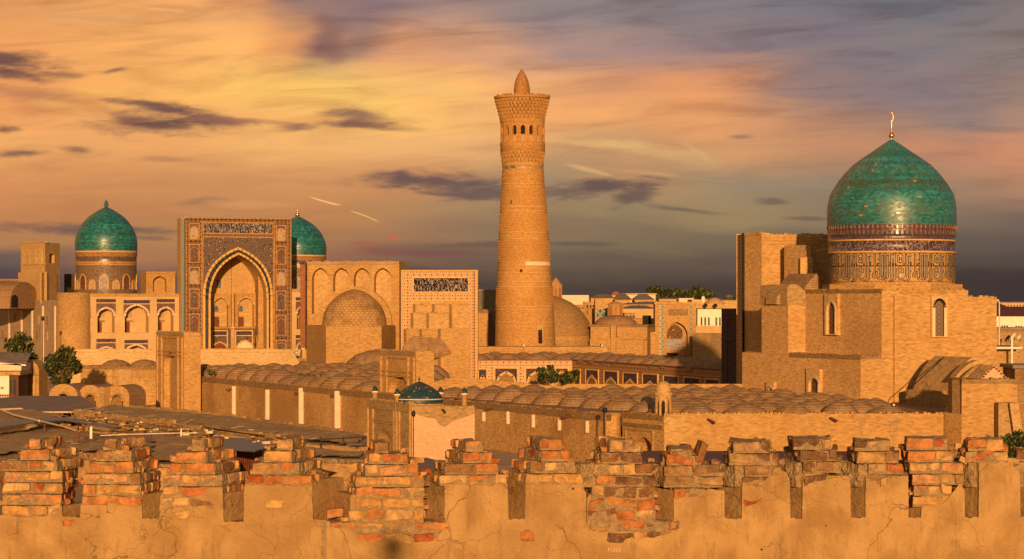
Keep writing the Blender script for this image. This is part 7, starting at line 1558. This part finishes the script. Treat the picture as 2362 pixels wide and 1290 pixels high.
b = MB(); b.fbox(f_, f_.rect(1600, 701, 1696, 712, 0), -12, -.6, 0); b.build('cornice', M['brick_pale'], wh)
for x in (1627, 1650):
    b = MB(); p = P(x, 705, 427.6); b.tube(p, p+Vector((0, -.12, 0)), .38, 0, 12); b.build('round_vent', M['dark'], wh)
b = MB(); cq = pv(1648, 440); b.lathe(cq, px_prof([(702,24),(699,23),(693,17),(688,9),(686.5,.5)], 440), 28, 0); b.build('dome', M['brick_pale'], wh)
b = MB(); q = f_.rect(1653, 776, 1667, 809, 0); b.fprism(f_, arch_pts(q[0], q[2], q[1], q[1]+(q[3]-q[1])*.6, q[3], 5), -.05, .06, 0); b.build('window', M['glass'], wh)
b = MB(); p = P(1622, 693, 431); b.lathe((p.x, p.y), [(.35, p.z-.3), (.36, p.z+.5), (.2, p.z+.75), (.02, p.z+.8)], 10, 0); b.tube((p.x, p.y, p.z-1.5), (p.x, p.y, p.z), .05, 0); tag(b.build('roof_tank', M['white2']), 'small white tank on the roof left of the pale dome', 'tank')
hs = house('brick_house', 1300, 1402, 712, 440, 14, M['brick'], 'brick house with small arched windows behind the plain dome', wins=[(1329,1333,711+4,727,True),(1336,1341,711+4,727,True),(1353,1357,715,727,True)])
house('tile_house', 1373, 1402, 690, 432, 6, M['brick_pale'], 'narrow house end with a blue tiled panel left of the squat turret', wins=[(1376,1400,713,734,False)], winmat='bluetile')
house('pale_block_house', 1296, 1358, 681, 520, 14, M['white'], 'pale plain block house right of the minaret on the skyline')
house('hipped_house', 1363, 1420, 688, 470, 10, M['brick_pale'], 'house with a dark hipped roof nearest the minaret', M['tin'], 9)
house('hipped_house', 1418, 1456, 692, 468, 10, M['brick_pale'], 'house with a dark hipped roof, middle one of the skyline three', M['tin'], 15)
house('hipped_house', 1464, 1508, 692, 468, 10, M['brick_pale'], 'house with a dark hipped roof, rightmost of the skyline three', M['tin'], 14)
house('red_roof_house', 1412, 1432, 682, 560, 8, M['white'], 'small house with a red roof on the skyline left of the trees', M['orange'], 9)
house('pale_long_house', 1438, 1512, 680, 600, 12, M['white'], 'long pale house with roof railings on the skyline left of the trees', M['brick_pale'])
house('long_roof_house', 1436, 1600, 702, 455, 12, M['brick'], 'long low house with a grey sloping roof behind the tiled gate', M['tin'], 6)
house('shed_house', 1436, 1512, 712, 436, 8, M['plaster'], 'pale shed with a grey sheet roof left of the tiled gate', M['tinblue'], 7)
house('corner_house', 1402, 1512, 735, 420, 8, M['brick'], 'low brick house between flat dome and tiled gate', wins=[(1482,1502,728,762,False)], winmat='dark')
b = MB(); fcr = Fr(1487, 418, 1508, 418); zz = fcr.q(1495, 725)[1]; 
house('grey_green_block', 1104, 1150, 672, 470, 10, M_plain('grey_green_render', (.16,.13,.085), .8, .2), 'grey green block between the lattice tiled portal and the minaret', M['tin'], 0, wins=[(1105.5,1107,682,694,False),(1109,1110.5,682,694,False)])
house('low_brown_house', 1098, 1126, 722, 425, 8, M['brick'], 'low brown house end left of the minaret base', M['brick_dark'], 0)
house('dark_doorway_house', 1112, 1160, 714, 432, 8, M['brick_dark'], 'dark house wall close behind the minaret base on the left', None)
house('brick_skyline_house', -20, 40, 648, 470, 12, M['brick'], 'plain brick house end at the far left edge behind the pavilion', M['brick_dark'], 0)
sk = random.Random(44); names = []
for k, (x0, x1, yt, Y, mk) in enumerate(((1520,1560,690,640,'brick_pale'),(1566,1600,688,660,'white'),(1596,1640,691,620,'plaster'),(1654,1700,693,600,'brick_pale'),(1290,1330,688,600,'plaster'),(1340,1376,686,620,'brick'),(1095,1120,690,640,'plaster'),(1400,1440,686,680,'white'))):
    house('far_house', x0, x1, yt, Y, 16, M[mk], ['far low house just left of the skyline trees','far white house under the second skyline tree','far plastered house under the rightmost skyline tree','far pale house beside the west portal edge','far plastered house just right of the minaret','far brick house behind the pale block house','far plastered house left of the minaret','far white house behind the middle hipped roof'][k], M['tin'] if k % 3 == 0 else None, 3 if k % 3 == 0 else 0)
dn = random.Random(91)
for k, (x0, x1, yt, Y) in enumerate(((1296,1318,698,452),(1320,1350,703,448),(1348,1374,696,456),(1374,1392,700,462),(1450,1474,698,462),(1476,1500,704,442),(1404,1432,690,500),(1500,1516,694,470),(1380,1400,738,418),(1440,1466,722,432))):
    w_ = (x1-x0); wn_ = [(x0+w_*t, x0+w_*t+3.2, yt+7, yt+14, k % 2 == 0) for t in (.2, .5, .75)]
    house('town_house', x0, x1, yt, Y, 7, M[('brick','brick_grey','mudlight','brick','brick_grey')[k % 5]], ['brown house nearest the minaret among the packed town roofs','weathered house behind the shoulder of the plain brick dome','mud coloured house left of the blue tiled panel','small brown house directly behind the blue tiled panel','weathered house below the middle hipped roof','brown house directly left of the tiled gate top','far weathered house below the red roof','narrow mud coloured house touching the tiled gate on its left','low brown house at the left foot of the flat brick dome','weathered house below the pale shed'][k], None, 0, wins=wn_, winmat='dark')
# houses at the right edge
house('white_row_house', 2292, 2420, 730, 330, 9, M['white2'], 'white house with narrow windows and a dark maroon roof at the right edge', M['maroon'], 22, wins=[(2309.5,2313,751,770,False),(2315,2319,751,770,False),(2321,2325,751,770,False),(2342,2346,752,770,False),(2348,2352,752,770,False),(2354,2358,752,770,False)])
house('maroon_roof_house', 2286, 2330, 713, 420, 10, M['white'], 'house with a steep maroon roof above the white row house', M['maroon'], 14)
house('metal_roof_house', 2330, 2420, 722, 380, 10, M['white2'], 'house with a bright metal roof edge at the right border', M['white2'], 8)
house('apartment_block', 2296, 2440, 699, 900, 20, M['plaster'], 'long pale apartment block on the horizon at the right edge', M['tin'], 0, wins=[(x, x+2.5, 703, 708, False) for x in range(2310, 2362, 7)])
house('yard_wall_house', 2290, 2420, 762, 300, 5, M['brick_grey'], 'brown yard building carrying satellite dishes at the right edge', M['tin'], 0)
house('terrace_house', 2292, 2344, 806, 270, 5, M['brick'], 'low house with a white rail and scalloped eave right of the prayer hall', M['maroon'], 0)
b = MB(); b.tube(P(2290, 803, 268), P(2358, 803, 268), .16, 0); tag(b.build('white_rail', M['white2']), 'white horizontal rail above the scalloped eave at the right', 'rail')
b = MB(); b.tube((X_(2334, 268), 268, 4), P(2334, 776, 268), .14, 0); tag(b.build('white_post', M['white2']), 'short white post standing on the rail at the right', 'post')
b = MB(); b.tube((X_(2305.5, 290), 290, 0), P(2305, 695, 290), .10, 0, 7, .08); b.box(tuple(P(2299, 693, 290)), (.5, .3, .2), 0)
tag(b.build('light_pole', M['wire']), 'thin pale light pole rising beside the right corner of the prayer hall', 'pole')
for k, (x, y, s) in enumerate(((2326,778,5.5),(2340,774,6.5),(2352,778,6))):
    dd = thing('satellite_dish', tuple(P(x, y+10, 296)), ['left satellite dish of three on the brown yard building','middle satellite dish of three on the brown yard building','right satellite dish of three on the brown yard building'][k], 'satellite dish', 'satellite dishes at the right edge')
    p = P(x, y, 296); r = s*296/F; b = MB(); d = Vector((-.7, -.5, .5)).normalized(); a = d.orthogonal().normalized(); e = d.cross(a); rings = []
    for j in range(4): rings.append([p-d*.10*(1-(j/3)**2)*r*3+(a*cos(2*pi*i/14)+e*sin(2*pi*i/14))*r*max(.02, j/3) for i in range(14)])
    for j in range(3):
        for i in range(14): b.face([rings[j][i], rings[j][(i+1) % 14], rings[j+1][(i+1) % 14], rings[j+1][i]], 0, None, True)
    b.build('dish', M['darkmetal'] if k == 0 else M['white2'], dd); b = MB(); b.tube(P(x, y+10, 296), p-d*.3*r, .05, 0); b.build('mast', M['darkmetal'], dd)
